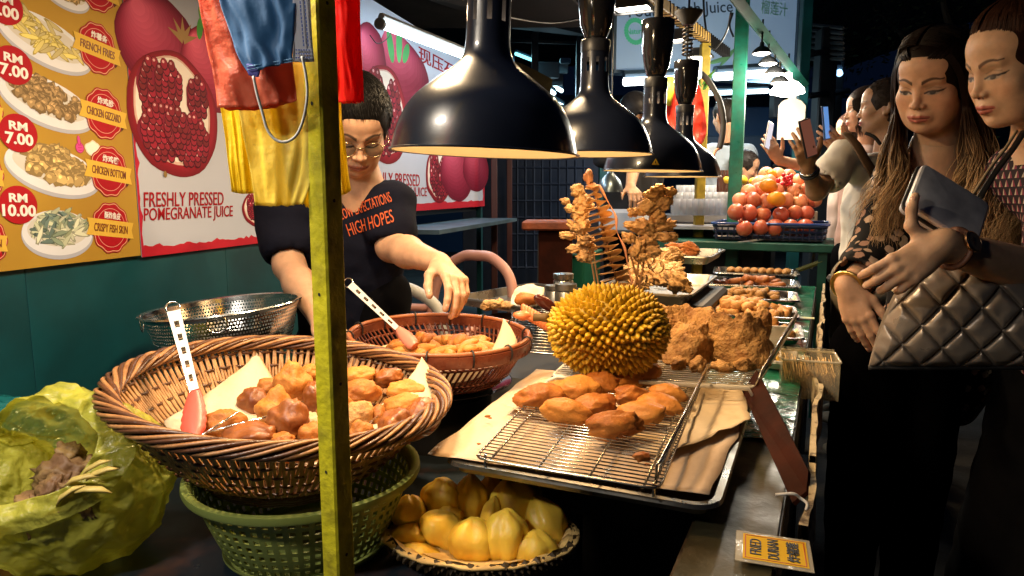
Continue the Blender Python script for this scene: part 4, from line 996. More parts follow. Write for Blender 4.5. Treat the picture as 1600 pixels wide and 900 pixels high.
# papers in the big basket (standing up its back wall)
poly_sheet('cream_paper', [at(330,628,1.27), at(378,575,1.315), at(398,545,1.345), at(425,590,1.30), at(452,628,1.24), at(400,672,1.10), at(290,690,1.03), at(262,652,1.12)],
    'pointed sheet of cream greaseproof paper standing at the left inside the big basket', mKRAFTP, amp=.007, seed=3, cr=14, bow=-.01)
poly_sheet('cream_paper', [at(600,640,1.20), at(640,585,1.24), at(657,556,1.27), at(682,600,1.22), at(697,650,1.13), at(650,690,1.05), at(560,700,1.02), at(560,670,1.10)],
    'second sheet of cream paper with a raised corner at the right inside the big basket', mKRAFTP, amp=.007, seed=9, cr=14, bow=-.01)
poly_sheet('cream_paper', [at(300,640,1.22), at(420,640,1.22), at(600,640,1.22), at(610,670,1.15), at(600,712,.99), at(450,726,.97), at(330,705,1.0), at(300,670,1.1)],
    'flat cream paper lining the floor of the big basket under the fried balls', mKRAFTP, amp=.005, seed=12, cr=10)
mBALL = M('glossy_batter', (.30,.095,.018), .44, col2=(.12,.028,.008), vs=22, bump=.5, bs=70, bd=.003, sss=.12, sssr=(.008,.003,.001), thr=(.40,.75), rvar=.14, spec=.6)
GB = 'fried balls heaped in the big basket'
BL = [(395,627,24,22,'left middle ball with a split dark seam, in front of the cream paper',1.17,mBALL),(457,601,28,27,'tall pale ball at the top left of the heap',1.19,mFRYL),(485,583,16,14,'small ball peeping out behind, left of the olive post',1.24,mFRYL),
 (429,641,27,24,'light pointed ball in the middle of the left heap',1.12,mFRYL),(452,662,33,31,'big glossy caramel ball with a pinched top, front left of the heap',1.06,mBALL),(390,682,42,20,'long dark lumpy fritter at the front left edge',1.02,mBALL),
 (350,662,34,22,'broad smooth fritter furthest left, beside the red tongs',1.07,mFRY),(460,706,38,12,'pale flat fritter lying along the front rim',.985,mFRYL),(488,680,22,20,'rough ball just left of the olive post, low down',1.03,mFRY),
 (492,620,18,25,'ball half hidden by the olive post at mid height',1.16,mBALL),(556,588,30,15,'long pale fritter right of the olive post at the back',1.24,mFRYL),(563,613,30,20,'fritter with a torn end right of the olive post',1.18,mFRY),
 (604,590,23,14,'dark ragged reddish fritter at the very back of the heap',1.25,mBALL),(634,611,30,16,'golden fritter behind the two brown balls, at the right',1.20,mFRYL),(566,682,20,26,'brown ball close to the front rim, right of the olive post',1.03,mFRY),
 (561,650,27,22,'crusty shaggy fritter right of the olive post in the middle',1.11,mCRUMB),(621,667,30,28,'round dark brown ball at the front right',1.06,mBALL),(628,635,34,18,'pale fritter resting over the round brown ball',1.14,mFRYL),
 (662,648,27,25,'ball with a burnt right side, furthest right in the heap',1.09,mBALL),(592,652,15,19,'narrow fritter wedged in the middle of the right heap',1.12,mFRY),(525,640,26,26,'ball hidden behind the olive post',1.12,mFRY),(525,690,26,20,'low ball mostly hidden behind the olive post',1.02,mFRYL),(420,605,20,16,'small fritter behind the tall pale ball',1.22,mFRY),(440,690,22,14,'small dark fritter tucked below the glossy ball',1.01,mFRY)]
def ball(i, px, py, rx, ry, lb, d, mt):
    p = at(px, py, d); k = d/FPX; m = blob((rx*k*1.04, (rx+ry)/2*k, ry*k*1.04), 200+i, .13, 1.3, 4, .035, 6, .12)
    if i in (3, 4, 1):                                    # pinched top
        m.v = [(x, y, z+(.35*ry*k*max(0, z/(ry*k)-.75)*3)) for x, y, z in m.v]
    o = m.obj('fried_ball' if ry > 20 else 'fritter', mt, smooth=True, loc=p, rot=(rnd.uniform(-.2,.2), rnd.uniform(-.2,.2), rnd.uniform(-.2,.2)), label=lb, cat='fried food', group=GB); return o
for i, b in enumerate(BL): ball(i, *b)
# thin steel rods in the basket
for i, (a, b) in enumerate((((300,690,.99),(372,644,1.05)),((322,676,1.0),(455,640,1.09)),((360,665,1.02),(450,645,1.09)),((545,690,1.0),(590,650,1.09)))):
    MB().tube([at(*a), at(*b)], .0016, 6).obj('steel_skewer', mCHROME, smooth=True, label=['steel skewer crossing under the red tong head','steel skewer running from the tongs to the caramel ball','short steel skewer on the cream paper beside the left balls','steel skewer between the balls right of the olive post'][i], cat='skewer')

# ---------------------------------------------------------------- tongs
def tongs(top, bot, headend, wd, label, hcol, hl):
    top, bot, he = Vector(top), Vector(bot), Vector(headend)
    t = thing('tongs', label, 'tongs', bot); ax = (top-bot); Ln = ax.length; ax.normalize()
    view = (Vector((0,0,CAMZ))-bot).normalized(); sx_ = ax.cross(view).normalized(); nz_ = sx_.cross(ax).normalized()
    T = Matrix((sx_, ax, nz_)).transposed()
    def slotted(off, mt):
        m = MB(); hw0, hw1 = wd*.62, wd*.42; ns = 5; ys = [0]
        sl = [(.10+.17*i, .10+.17*i+.085) for i in range(ns)]
        y = 0
        def strip(x0f, x1f, ya, yb):
            w = lambda yy: hw1+(hw0-hw1)*yy
            m.add([T@Vector((x0f*w(ya), ya*Ln, off)), T@Vector((x1f*w(ya), ya*Ln, off)), T@Vector((x1f*w(yb), yb*Ln, off)), T@Vector((x0f*w(yb), yb*Ln, off))], [(0,1,2,3)])
        prev = 0
        for a, b in sl:
            strip(-1, 1, prev, a); strip(-1, -.38, a, b); strip(.38, 1, a, b); prev = b
        strip(-1, 1, prev, 1)
        o = m.obj('arm', mt, t); md = o.modifiers.new('s', 'SOLIDIFY'); md.thickness = .0022; return o
    slotted(.007, mWHITEPL); slotted(-.007, mSTEEL)
    MB().tube([ax*Ln+sx_*.011*math.cos(a)+ax*(.012+.012*math.sin(a)) for a in [2*PI*k/20 for k in range(20)]], .0016, 6, closed=True).obj('ring', mCHROME, t, smooth=True)
    hd = he-bot; m = MB(); n = 18; P = []
    for k in range(n+1):
        f = k/n; w = wd*(.55+.55*math.sin(min(1, f*1.5)*PI/2))*(1-.9*max(0, f-.75)**2*6)*(1+.06*math.sin(f*38)*(f > .35))
        P.append([(hd*f+sx_*w*math.cos(a)+nz_*(.006+.004*f)*math.sin(a)) for a in [2*PI*q/14 for q in range(14)]]+[])
    for r_ in P: r_.append(r_[0])
    m.grid(P); m.add([hd*1.0]+[p for p in P[-1][:-1]], [(0,1+q,1+(q+1)%14) for q in range(14)])
    m.obj('head', hcol, t, smooth=50, label=hl)
    return t
tongs(at(272,489,1.17), at(304,612,1.08), at(302,684,1.01), .017, 'white slotted tongs with a red silicone head standing in the big basket', mSILIC, None)
tongs(at(549,446,1.60), at(622,514,1.52), at(648,541,1.48), .014, 'second slotted tongs with a pink head, in the reddish basket behind the post', M('pink_silicone', (.62,.22,.16), .4), None)

# ---------------------------------------------------------------- green plastic colander under the basket
c = at(478, 752, 1.06)
gc = thing('green_colander', 'green plastic colander with square holes, upside under the big basket', 'colander', (c.x, c.y, .682), 0)
mGPL = M('lime_plastic', (.27,.33,.085), .38, sss=.1, sssr=(.01,.01,.003), transl=.15)
nH, rowsN = 56, 7; zz0, zz1 = .012, .118
rad = lambda z: .122+.044*((z-zz0)/(zz1-zz0))**.8
lat = MB()
def P_(a, z): return (rad(z)*math.cos(a), rad(z)*math.sin(a), z)
for j in range(rowsN):
    za = zz0+(zz1-zz0)*(j/rowsN); zb__ = zz0+(zz1-zz0)*((j+1)/rowsN); ha, hb_ = za+(zb__-za)*.24, za+(zb__-za)*.80
    for i in range(nH):
        a0, a1_ = 2*PI*i/nH, 2*PI*(i+1)/nH; b0, b1_ = a0+(a1_-a0)*.24, a0+(a1_-a0)*.76
        o_ = [P_(a0,za),P_(a1_,za),P_(a1_,zb__),P_(a0,zb__),P_(b0,ha),P_(b1_,ha),P_(b1_,hb_),P_(b0,hb_)]
        lat.add(o_, [(0,1,5,4),(1,2,6,5),(2,3,7,6),(3,0,4,7)])
o = lat.obj('lattice_wall', mGPL, gc); md = o.modifiers.new('s','SOLIDIFY'); md.thickness = .0025
MB().lathe([(.166,.117),(.169,.130),(.175,.134),(.182,.132),(.183,.124),(.181,.120),(.179,.126),(.175,.128),(.171,.124),(.168,.117)], 72).obj('rim', mGPL, gc, smooth=50)
MB().lathe([(0,.004),(.12,.004),(.130,.014),(.130,.010),(.122,0),(0,0)], 56).obj('bottom', mGPL, gc)

# ---------------------------------------------------------------- perforated steel colander at the wall
c = at(354, 480, 1.62); 
pcn = thing('steel_colander', 'perforated stainless steel colander with ring handles, by the teal wall', 'colander', (c.x, c.y, c.z-.10), rot=(0,R(-5),0))
rr_ = .172; n1, n2 = 150, 11; lat = MB(); rd = lambda z: .135+(rr_-.135)*(z/.10)**.6
def P2(a, z): return (rd(z)*math.cos(a), rd(z)*math.sin(a), z)
for j in range(n2):
    za, zb__ = .004+.090*j/n2, .004+.090*(j+1)/n2
    for i in range(n1):
        sh = .5*(j % 2); a0, a1_ = 2*PI*(i+sh)/n1, 2*PI*(i+1+sh)/n1; am, zm = (a0+a1_)/2, (za+zb__)/2; da, dz_ = (a1_-a0)*.27, (zb__-za)*.27
        lat.add([P2(a0,za),P2(a1_,za),P2(a1_,zb__),P2(a0,zb__),P2(am-da,zm-dz_),P2(am+da,zm-dz_),P2(am+da,zm+dz_),P2(am-da,zm+dz_)], [(0,1,5,4),(1,2,6,5),(2,3,7,6),(3,0,4,7)])
lat.obj('perforated_wall', mSTEEL, pcn, smooth=True)
MB().lathe([(rr_-.002,.093),(rr_,.104),(rr_+.010,.106),(rr_+.012,.103),(rr_+.004,.100),(rr_,.092)], 72).obj('rim', mSTEEL, pcn, smooth=60)
MB().lathe([(0,.003),(.12,.003),(.134,.006),(.12,0),(0,0)], 48).obj('bottom', mSTEEL, pcn)
for a in (R(-72), R(-160)):
    q = Vector((rr_*math.cos(a), rr_*math.sin(a), .085)); tg = Vector((-math.sin(a), math.cos(a), 0))
    MB().tube([q*1.02+tg*.021*math.cos(b)+Vector((0,0,.019*math.sin(b))) for b in [2*PI*k/24 for k in range(24)]], .0022, 6, closed=True).obj('ring_handle', mCHROME, pcn, smooth=True)
MB().lathe([(0,0),(.10,0),(.125,.215),(.12,.22),(0,.22)], 40).obj('black_tub', mMATT, smooth=40, loc=(c.x, c.y, .68), label='upturned black tub that lifts the steel colander', cat='tub')

# ---------------------------------------------------------------- reddish basket with the long fritters
c = at(686, 522, 1.56); c0 = Vector((c.x, c.y, c.z-.10))
rb = thing('bamboo_basket', 'reddish bamboo basket with black ties, full of long pale fritters', 'basket', c0, rot=(R(1.5), R(1.5), 0))
Hb = .10; pr2 = lambda z: .135+.070*(z/Hb)**.65; n = 84; m = MB()
P = [(pr2(Hb*k/7)*math.cos(.20*k/7), pr2(Hb*k/7)*math.sin(.20*k/7), Hb*k/7) for k in range(8)]
m.tube(P, .0034, 5, flat=.5); me = m.mesh('slat', mREDB, True)
for i in range(n): ob('slat', me, rb, rot=(0,0,2*PI*i/n))
for k, z in enumerate((.004, .022, .066)): MB().tube([((pr2(z)+.003)*math.cos(2*PI*q/60), (pr2(z)+.003)*math.sin(2*PI*q/60), z) for q in range(60)], .003, 6, closed=True).obj('hoop', mREDB, rb, smooth=True)
for q, (dr, z, h) in enumerate(((.004, Hb-.012, .024), (-.006, Hb-.010, .020))):
    rr = pr2(Hb)+dr; MB().lathe([(rr-.003,z-h/2),(rr+.003,z-h/2),(rr+.005,z),(rr+.003,z+h/2),(rr-.003,z+h/2)], 72, close=True).obj('rim_band', mREDB, rb, smooth=50)
MB().tube([((pr2(Hb)-.001)*math.cos(2*PI*q/72), (pr2(Hb)-.001)*math.sin(2*PI*q/72), Hb+.004) for q in range(72)], .0052, 8, closed=True).obj('rim_top', M('tan_cane', (.34,.12,.05), .35, var=.25, vs=20), rb, smooth=True)
for i in range(14):
    a = 2*PI*i/14+.2; rr = pr2(Hb); P = [((rr+.012*math.cos(b))*math.cos(a), (rr+.012*math.cos(b))*math.sin(a), Hb-.006+.018*math.sin(b)) for b in [2*PI*k/12 for k in range(12)]]
    MB().tube(P, .002, 5, closed=True).obj('tie', mMATT, rb)
MB().lathe([(0,.002),(.12,.002),(.135,.004),(.12,-.002),(0,-.002)], 40).obj('bottom', mREDB, rb)
MB().lathe([(.0,0),(.12,0),(.165,.022),(.168,.022),(.122,-.004),(0,-.004)], 56).obj('glass_bowl', M('dark_glass', (.04,.04,.035), .08, coat=.6), smooth=40, loc=(c0.x, c0.y, c0.z-.03), label='wide dark bowl under the reddish bamboo basket', cat='bowl')
MB().lathe([(0,0),(.12,0),(.12,.13),(0,.13)], 32).obj('black_tub', mMATT, smooth=40, loc=(c0.x, c0.y, .68), label='black tub standing under the dark bowl of the reddish basket', cat='tub')
MB().lathe([(0,.006),(.11,.008),(.165,.05)], 40).obj('lining_paper', mKRAFTP, smooth=True, loc=(c0.x, c0.y, c0.z+.005), label='cream paper lining the reddish bamboo basket', cat='paper')
poly_sheet('cream_paper', [at(765,552,1.50), at(780,520,1.52), at(786,497,1.54), at(800,515,1.52), at(808,535,1.50), at(795,550,1.48), at(780,558,1.47), at(770,555,1.48)], 'small triangle of cream paper sticking up at the right in the reddish basket', mKRAFTP, amp=.002, seed=4, sub=8)
for i in range(44):
    a = rnd.uniform(0, 2*PI); q = .145*math.sqrt(rnd.random()); l = rnd.uniform(.030,.042); zz_ = .030+.050*(1-q/.16)*rnd.uniform(.7,1.0)+.02
    o = blob((l, .014, .013), 400+i, .10, 1.3, 3, .02, 5, .05).obj('long_fritter', mFRYL if i % 3 else mFRY, smooth=True, loc=(c0.x+q*math.cos(a), c0.y+q*math.sin(a)*.95, c0.z+zz_), rot=(0, rnd.uniform(-.25,.25), rnd.uniform(0,PI)),
        label='long pale fritter in the reddish basket', cat='fritter', group='long fritters heaped in the reddish basket')

# ---------------------------------------------------------------- opened durian with its yellow flesh
c = at(752, 860, 1.03); 
dh = thing('durian_half', 'opened durian shell with a spiny dark outside and pale torn rim', 'durian shell', (c.x, c.y, .682), -.08)
RXh, RYh, RZh = .146, .105, .034; m = MB(); P = []
for i in range(49):
    a = 2*PI*i/48; row = []
    for k in range(9):
        el = -PI/2+ (PI/2+.12)*k/8; w = 1+.05*noise.noise(Vector((math.cos(a)*2, math.sin(a)*2, k*.2)))
        row.append((RXh*math.cos(el)*math.cos(a)*w, RYh*math.cos(el)*math.sin(a)*w, RZh+RZh*math.sin(el)+(.012*noise.noise(Vector((math.cos(a)*3, math.sin(a)*3, 2))) if k == 8 else 0)))
    P.append(row)
mHUSK = M('dark_husk', (.07,.045,.015), .6, col2=(.03,.018,.008), vs=20, bump=.4)
MB().grid(P).obj('husk', mHUSK, dh, smooth=True)
m = MB()
for i in range(520):
    z = -1+1.05*(i+.5)/520; r_ = math.sqrt(max(0, 1-z*z)); a = gold*i; p = Vector((RXh*r_*math.cos(a), RYh*r_*math.sin(a), RZh+RZh*z)); nn = Vector((p.x/RXh**2, p.y/RYh**2, (p.z-RZh)/RZh**2)).normalized()
    t1 = nn.orthogonal().normalized(); t2 = nn.cross(t1); b = .0078; m.add([p+(t1*math.cos(q*PI/3)+t2*math.sin(q*PI/3))*b for q in range(6)]+[p+nn*.011], [(q,(q+1)%6,6) for q in range(6)])
m.obj('spines', mHUSK, dh, kind='stuff')
P = []
for i in range(65):
    a = 2*PI*i/64; row = []
    for k in range(6):
        f = k/5; q = 1.06-.30*f+.04*noise.noise(Vector((a*2.5, f*2, 1)))+(.05*abs(noise.noise(Vector((a*6, 0, 3)))) if k == 0 else 0)
        row.append((RXh*q*math.cos(a), RYh*q*math.sin(a), RZh*1.0+.010*math.sin(f*PI)+.006*noise.noise(Vector((a*3, f*3, 5)))-.03*f+(.02*math.cos(a) if False else 0)))
    P.append(row)
o = MB().grid(P).obj('torn_rim', M('pale_pith', (.74,.52,.20), .6, col2=(.55,.32,.10), vs=18, bump=.6, bs=50, thr=(.5,.8)), dh, smooth=True); md = o.modifiers.new('s','SOLIDIFY'); md.thickness = .004
MB().lathe([(0,RZh*.5),(.07,RZh*.55),(.10,RZh*.8)], 40, sc=(1.15,.82)).obj('pith_floor', M('pale_pith', (.62,.42,.15)), dh, smooth=True)
mPOD = M('durian_flesh', (.92,.62,.075), .45, col2=(.72,.40,.04), vs=12, bump=.45, bs=40, sss=.3, sssr=(.015,.009,.002), thr=(.45,.8), rvar=.1)
PD = [(640,808,25,21,'smooth flesh pod at the far left of the opened durian',1.06,0),(690,788,28,26,'round flesh pod at the back, second from the left',1.09,0),(734,790,22,33,'tall narrow flesh pod in the back row middle',1.10,0),(766,775,16,20,'small flesh pod peeping at the very back',1.14,0),
 (804,797,36,33,'largest ribbed flesh pod, back row right',1.09,-.4),(829,785,16,20,'small flesh pod tucked behind the largest one',1.13,0),(853,828,28,36,'long ribbed flesh pod at the right edge leaning left',1.05,-.5),(790,848,31,35,'greenish wrinkled flesh pod in the front row centre',1.00,.1),
 (838,868,30,24,'squat flesh pod at the front right corner',.985,0),(738,856,35,31,'folded creased flesh pod in the front row, left of the greenish one',1.00,0),(694,838,36,24,'ribbed flesh pod lying slanted in the front row left',1.03,.5),(642,846,30,15,'flat torn strip of flesh at the left front',1.03,.1),(655,870,30,10,'stringy pale flesh at the front left rim',1.0,.2),(768,815,14,24,'thin upright piece of pale pith between the pods',1.06,.2),(700,815,20,14,'pale pith shred between the left pods',1.06,0)]
for i, (px, py, rx, ry, lb, d, tl) in enumerate(PD):
    p = at(px, py-9, d); k = d/FPX*1.16; vs, fs = ico(4); out = []; off = Vector((i*3.1,i,0))
    for v in vs:
        v = Vector(v); a = math.atan2(v.y, v.x+.15*math.sin(i)); rib = .13*(abs(math.sin(a*2.5+i*.7))-.6)+.0*math.sin(i+1.2*noise.noise(v*1.5+off))*(1-v.z*v.z); dd = 1+rib+.10*noise.noise(v*1.6+off)+.03*noise.noise(v*4+off)
        z = v.z*dd; taper = 1-.22*max(0, v.z)**2
        out.append((v.x*dd*rx*k*taper*1.06, v.y*dd*(rx+ry)*.5*k*taper, z*ry*k*1.08+(.05*ry*k*max(0, v.z-.9)*5)))
    MB().add(out, fs).obj('durian_flesh', mPOD, smooth=True, loc=p, rot=(-.25, tl, rnd.uniform(-.3,.3)), label=lb, cat='durian flesh', group='yellow durian flesh in the opened shell')

# ---------------------------------------------------------------- plastic bags
mYBAG = M('yellow_plastic_film', (.60,.59,.10), .25, var=.2, vs=7, bump=.9, bs=22, bd=.02, transl=.42, coat=.2)
mTBAG = M('teal_plastic_film', (.01,.14,.15), .2, var=.3, vs=7, bump=.6, bs=14, bd=.02, transl=.25, coat=.3)
def filmy(m, a):
    nt = m.node_tree; N = nt.nodes; L = nt.links; out = N['Material Output']; src = out.inputs['Surface'].links[0].from_socket
    t = N.new('ShaderNodeBsdfTransparent'); t.inputs[0].default_value = (.93,.91,.45,1); ms = N.new('ShaderNodeMixShader'); ms.inputs[0].default_value = a
    L.new(t.outputs[0], ms.inputs[1]); L.new(src, ms.inputs[2]); L.new(ms.outputs[0], out.inputs['Surface'])
filmy(mYBAG, .74)
def bag(name, c, rx, ry, rz_, mouth_dir, mouth, label, mat, seed=1, flap=.05, nf=9):
    c = Vector(c); ax = Vector(mouth_dir).normalized(); t1 = ax.cross(Vector((0,1,0))).normalized(); t2 = ax.cross(t1); P = []
    n, mth = 230, 110
    for i in range(n):
        ph = 2*PI*i/n; row = []; mo = mouth*(1+.22*math.cos(2*ph+1.0)+.12*noise.noise(Vector((math.cos(ph)*2, math.sin(ph)*2, seed))))
        for k in range(mth+1):
            f = k/mth
            if f < .16: g_ = f/.16; th = mo+.05-(.0)*g_; rad_ = 1.0+flap*(1-g_); th = mo+.30*(1-g_)**1.0 if g_ < 1 else mo     # folded-back lip
            else: g_ = (f-.16)/.84; th = mo+(PI-mo)*g_; rad_ = 1.0
            v = ax*math.cos(th)+(t1*math.cos(ph)+t2*math.sin(ph))*math.sin(th)
            q = v*1.6+Vector((seed, 0, 0)); fold = .12*abs(noise.noise(q*1.3))+.075*abs(noise.noise(q*2.6+Vector((5,1,0))))+.035*abs(noise.noise(q*6))+.010*abs(noise.noise(q*11))
            ray = .035*math.sin(ph*nf+3*noise.noise(q))*max(0, 1-abs(th-mo)/1.2)
            r_ = rad_*(1.08-fold+ray)
            p = Vector((v.x*rx*r_, v.y*ry*r_, v.z*rz_*r_)); p.z = max(p.z, -rz_*.86)
            row.append(c+p)
        P.append(row)
    o = MB().grid(P, closed_u=True).obj(name, mat, smooth=True, label=label, cat='plastic bag'); return o
c = at(120, 795, 1.02)
bag('plastic_bag', (c.x-.015, c.y, .805), .155, .13, .135, (-.28,-.62,.72), .78, 'open crumpled yellow plastic bag of peelings at the lower left', mYBAG, 4, .07)
bag('plastic_bag', (c.x-.19, c.y+.03, .77), .12, .13, .095, (.1,.4,.9), .25, 'yellow plastic bag lobe bulging at the very left edge', mYBAG, 9, .03)
cc = at(15, 705, 1.22); bag('plastic_bag', (cc.x-.05, cc.y, .765), .17, .16, .10, (.6,.1,.8), .15, 'dark teal plastic bag behind the yellow bag, against the wall', mTBAG, 7, .02)
mPEEL = M('brown_peel', (.14,.07,.03), .6, col2=(.30,.20,.07), vs=12, bump=.7, bs=40, thr=(.45,.75))
for i, (px, py, rx, ry, d) in enumerate(((95,745,40,28,.98),(60,790,34,20,.94),(120,765,36,16,.95),(140,735,26,20,1.0),(85,770,30,22,.93),(110,715,24,22,1.02),(70,810,40,18,.92),(135,785,30,16,.93))):
    p = at(px, py, d); k = d/FPX; blob((rx*k, rx*k*.8, ry*k), 500+i, .3, 1.5, 4, .06, 6, .5).obj('peeling', mPEEL, smooth=True, loc=p, rot=(.3,.2*i,i), label='brown peeling inside the yellow bag', cat='peeling', group='peelings in the open yellow bag')
mPEELY = M('yellow_peel', (.48,.36,.10), .5, var=.25, vs=20)
for i, (px, py, d, rot_) in enumerate(((150,733,.93,.5),(160,742,.92,.3),(128,752,.91,.2),(145,770,.90,-.1),(60,800,.90,.1),(85,806,.90,.3),(110,775,.90,.6))):
    p = at(px, py, d); MB().tube([Vector((-.022,0,0)),Vector((-.01,0,.006)),Vector((.01,0,.006)),Vector((.024,0,0))], [.002,.006,.006,.001], 8, flat=.5).obj('peel_strip', mPEELY, smooth=True, loc=p, rot=(.2,-rot_,.2), label='yellow peel strip on the brown peelings', cat='peel', group='yellow peel strips in the open yellow bag')

# ---------------------------------------------------------------- bundles of carrier bags and the face mask on the post
mCOR = M('coral_film', (.88,.24,.13), .38, var=.08, vs=9, bump=.7, bs=35, bd=.01, transl=.5, coat=.15)
mREDF = M('red_film', (.72,.02,.015), .32, var=.08, vs=9, bump=.35, bs=25, bd=.01, transl=.4, coat=.2)
mYF = M('yellow_film', (.86,.68,.03), .4, var=.08, vs=9, bump=.4, bs=30, bd=.01, transl=.4, coat=.1)
mYF2 = M('pale_yellow_film', (.90,.74,.12), .42, var=.08, vs=9, bump=.4, bs=30, bd=.01, transl=.4)
def hang(name, o8, label, mat, d, parent=None, **k):
    return poly_sheet(name, [at(x, y, d+dd) for (x, y, dd) in o8], label, mat, 'plastic bag', parent=parent, **k)
hang('carrier_bag', [(300,-60,0),(345,-62,-.012),(430,-60,.0),(452,50,0),(466,158,0),(410,166,-.01),(340,168,.0),(322,60,.0)], 'coral red carrier bag bundle hung left of the olive post, behind the face mask', mCOR, .785, amp=.006, seed=3, cr=10, sub=44, pleat=.0035, pfreq=17, edgewob=.001)
hang('carrier_bag', [(310,-60,0),(345,-62,-.006),(430,-60,.0),(452,50,0),(452,160,0),(410,172,-.006),(352,171,.0),(322,60,.0)], 'second coral carrier bag lying just behind the first one', mCOR, .795, amp=.003, seed=13, cr=7, sub=30, pleat=.002, pfreq=13, edgewob=.002)
hang('carrier_bag', [(312,10,0),(340,5,0),(372,0,0),(384,150,0),(396,301,0),(380,303,0),(363,300,0),(340,150,0)], 'darker yellow carrier bag at the left, behind the pale yellow one', mYF, .825, amp=.005, seed=5, cr=9, sub=40, pleat=.003, pfreq=9)
hang('carrier_bag', [(350,60,0),(420,60,0),(505,60,0),(505,190,0),(476,318,0),(440,322,.004),(399,321,0),(374,180,0)], 'pale yellow carrier bag hanging lowest, left of the olive post', mYF2, .815, amp=.005, seed=6, cr=8, sub=44, pleat=.003, pfreq=12, edgewob=.0015)
hang('carrier_bag', [(430,60,0),(450,60,0),(500,60,0),(500,190,0),(486,330,0),(478,322,.004),(462,316,0),(440,180,0)], 'folded edge of a yellow carrier bag showing right of the pale one', mYF, .828, amp=.003, seed=8, cr=8, sub=30, edgewob=.003)
hang('carrier_bag', [(500,50,0),(515,50,0),(528,60,0),(534,180,0),(548,297,0),(535,305,0),(519,304,0),(508,180,0)], 'narrow yellow carrier bag hanging right of the olive post below the red one', mYF2, .865, amp=.005, seed=16, cr=11, sub=34, pleat=.003, pfreq=8)
hang('carrier_bag', [(498,-60,0),(530,-60,-.006),(562,-60,.0),(564,50,0),(569,160,0),(545,162,-.006),(512,158,.0),(508,60,.0)], 'bright red carrier bag hanging right of the olive post', mREDF, .86, amp=.005, seed=23, cr=9, sub=40, pleat=.003, pfreq=9, edgewob=.004)
km = thing('face_mask', 'blue and white face mask hung by its ear loop over the coral bags', 'face mask', at(430, 40, .755))
orig = km.location.copy()
def rel(p): return Vector(p)-orig
mBLM = M('mask_blue', (.035,.16,.38), .6, bump=.3, bs=300, bd=.001, transl=.3, sheen=.3); mWM = M('mask_white', (.62,.64,.72), .6, bump=.2, bs=300, bd=.001, transl=.3)
poly_sheet('blue_face', [rel(at(x, y, .752+d)) for x, y, d in ((335,-50,.01),(380,-52,0),(466,-50,.0),(462,30,0),(458,96,0),(425,104,-.006),(388,114,0),(358,50,.006))], None, mBLM, parent=km, amp=.003, seed=2, sub=34, pleat=.0035, pfreq=12)
poly_sheet('white_edge', [rel(at(x, y, .751+d)) for x, y, d in ((456,-50,.0),(466,-50,0),(484,-50,.0),(486,30,0),(491,96,0),(475,97,0),(456,97,0),(458,50,.0))], None, mWM, parent=km, amp=.001, seed=2, sub=12)
poly_sheet('blue_corner', [rel(at(x, y, .750)) for x, y in ((385,100),(392,100),(404,104),(406,110),(404,120),(396,120),(388,117),(386,108))], None, M('mask_violet', (.10,.10,.42), .6, transl=.3), parent=km, amp=.001, sub=6)
m = MB()
for i in range(16):
    for x in (467, 474): p = rel(at(x+i*.5, -20+i*6.0, .7485)); m.box(p, (.0012,.0006,.0028))
for i in range(6):
    for j in range(3): p = rel(at(463+i*4, 78+j*6, .7485)); m.box(p, (.0014,.0006,.0014))
m.obj('stitching', M('stitch_blue', (.05,.10,.38), .6), km, kind='stuff')
for (x0_, y0_, x1_, y1_) in ((386,104,457,92), (387,109,457,96)):
    MB().tube([rel(at(x0_+(x1_-x0_)*k/8, y0_+(y1_-y0_)*k/8+2*math.sin(k*.8)*0, .7475)) for k in range(9)], .0005, 5).obj('seam', M('seam_blue', (.10,.28,.50), .6), km)
MB().tube([p for p in catmull([rel(at(x, y, .747)) for x, y in ((396,119),(402,148),(410,176),(418,203),(432,219),(449,221),(464,210),(474,186),(480,150),(478,118),(472,88))], 6)], .0019, 8, flat=.8).obj('ear_loop', M('ear_loop_white', (.66,.66,.62), .7, bump=.5, bs=400, bd=.0005), km, smooth=True)
MB().tube([at(430,-60,.80), at(500,-66,.83)], .003, 6).obj('hook', mDARK, label='bent wire hook that carries the bags from the olive post', cat='hook')
# ================================================================ people
mSKIN = M('skin', (1,1,1), .50, vcol=True, var=.10, vs=45, bump=.25, bs=420, bd=.0008, rvar=.10, sss=.22, sssr=(.012,.004,.002), spec=.4)
mHAIR = M('hair', (1,1,1), .45, vcol=True, spec=.12, bump=.1, bs=300)
def rig(c, yaw, pitch, roll, s=1.0):
    return Matrix.Translation(c) @ Matrix.Rotation(yaw, 4, 'Z') @ Matrix.Rotation(pitch, 4, 'X') @ Matrix.Rotation(roll, 4, 'Y') @ Matrix.Scale(s, 4)
def polyd(P, pts):
    """distance in the face's x,z plane to a polyline"""
    d = np.full(len(P), 9.0)
    for (x0, z0), (x1, z1) in zip(pts[:-1], pts[1:]):
        dx, dz = x1-x0, z1-z0; L2 = dx*dx+dz*dz; t = np.clip(((P[:,0]-x0)*dx+(P[:,2]-z0)*dz)/L2, 0, 1)
        d = np.minimum(d, np.hypot(P[:,0]-x0-t*dx, P[:,2]-z0-t*dz))
    return d
def sm(x, a, b): t = np.clip((x-a)/(b-a), 0, 1); return t*t*(3-2*t)
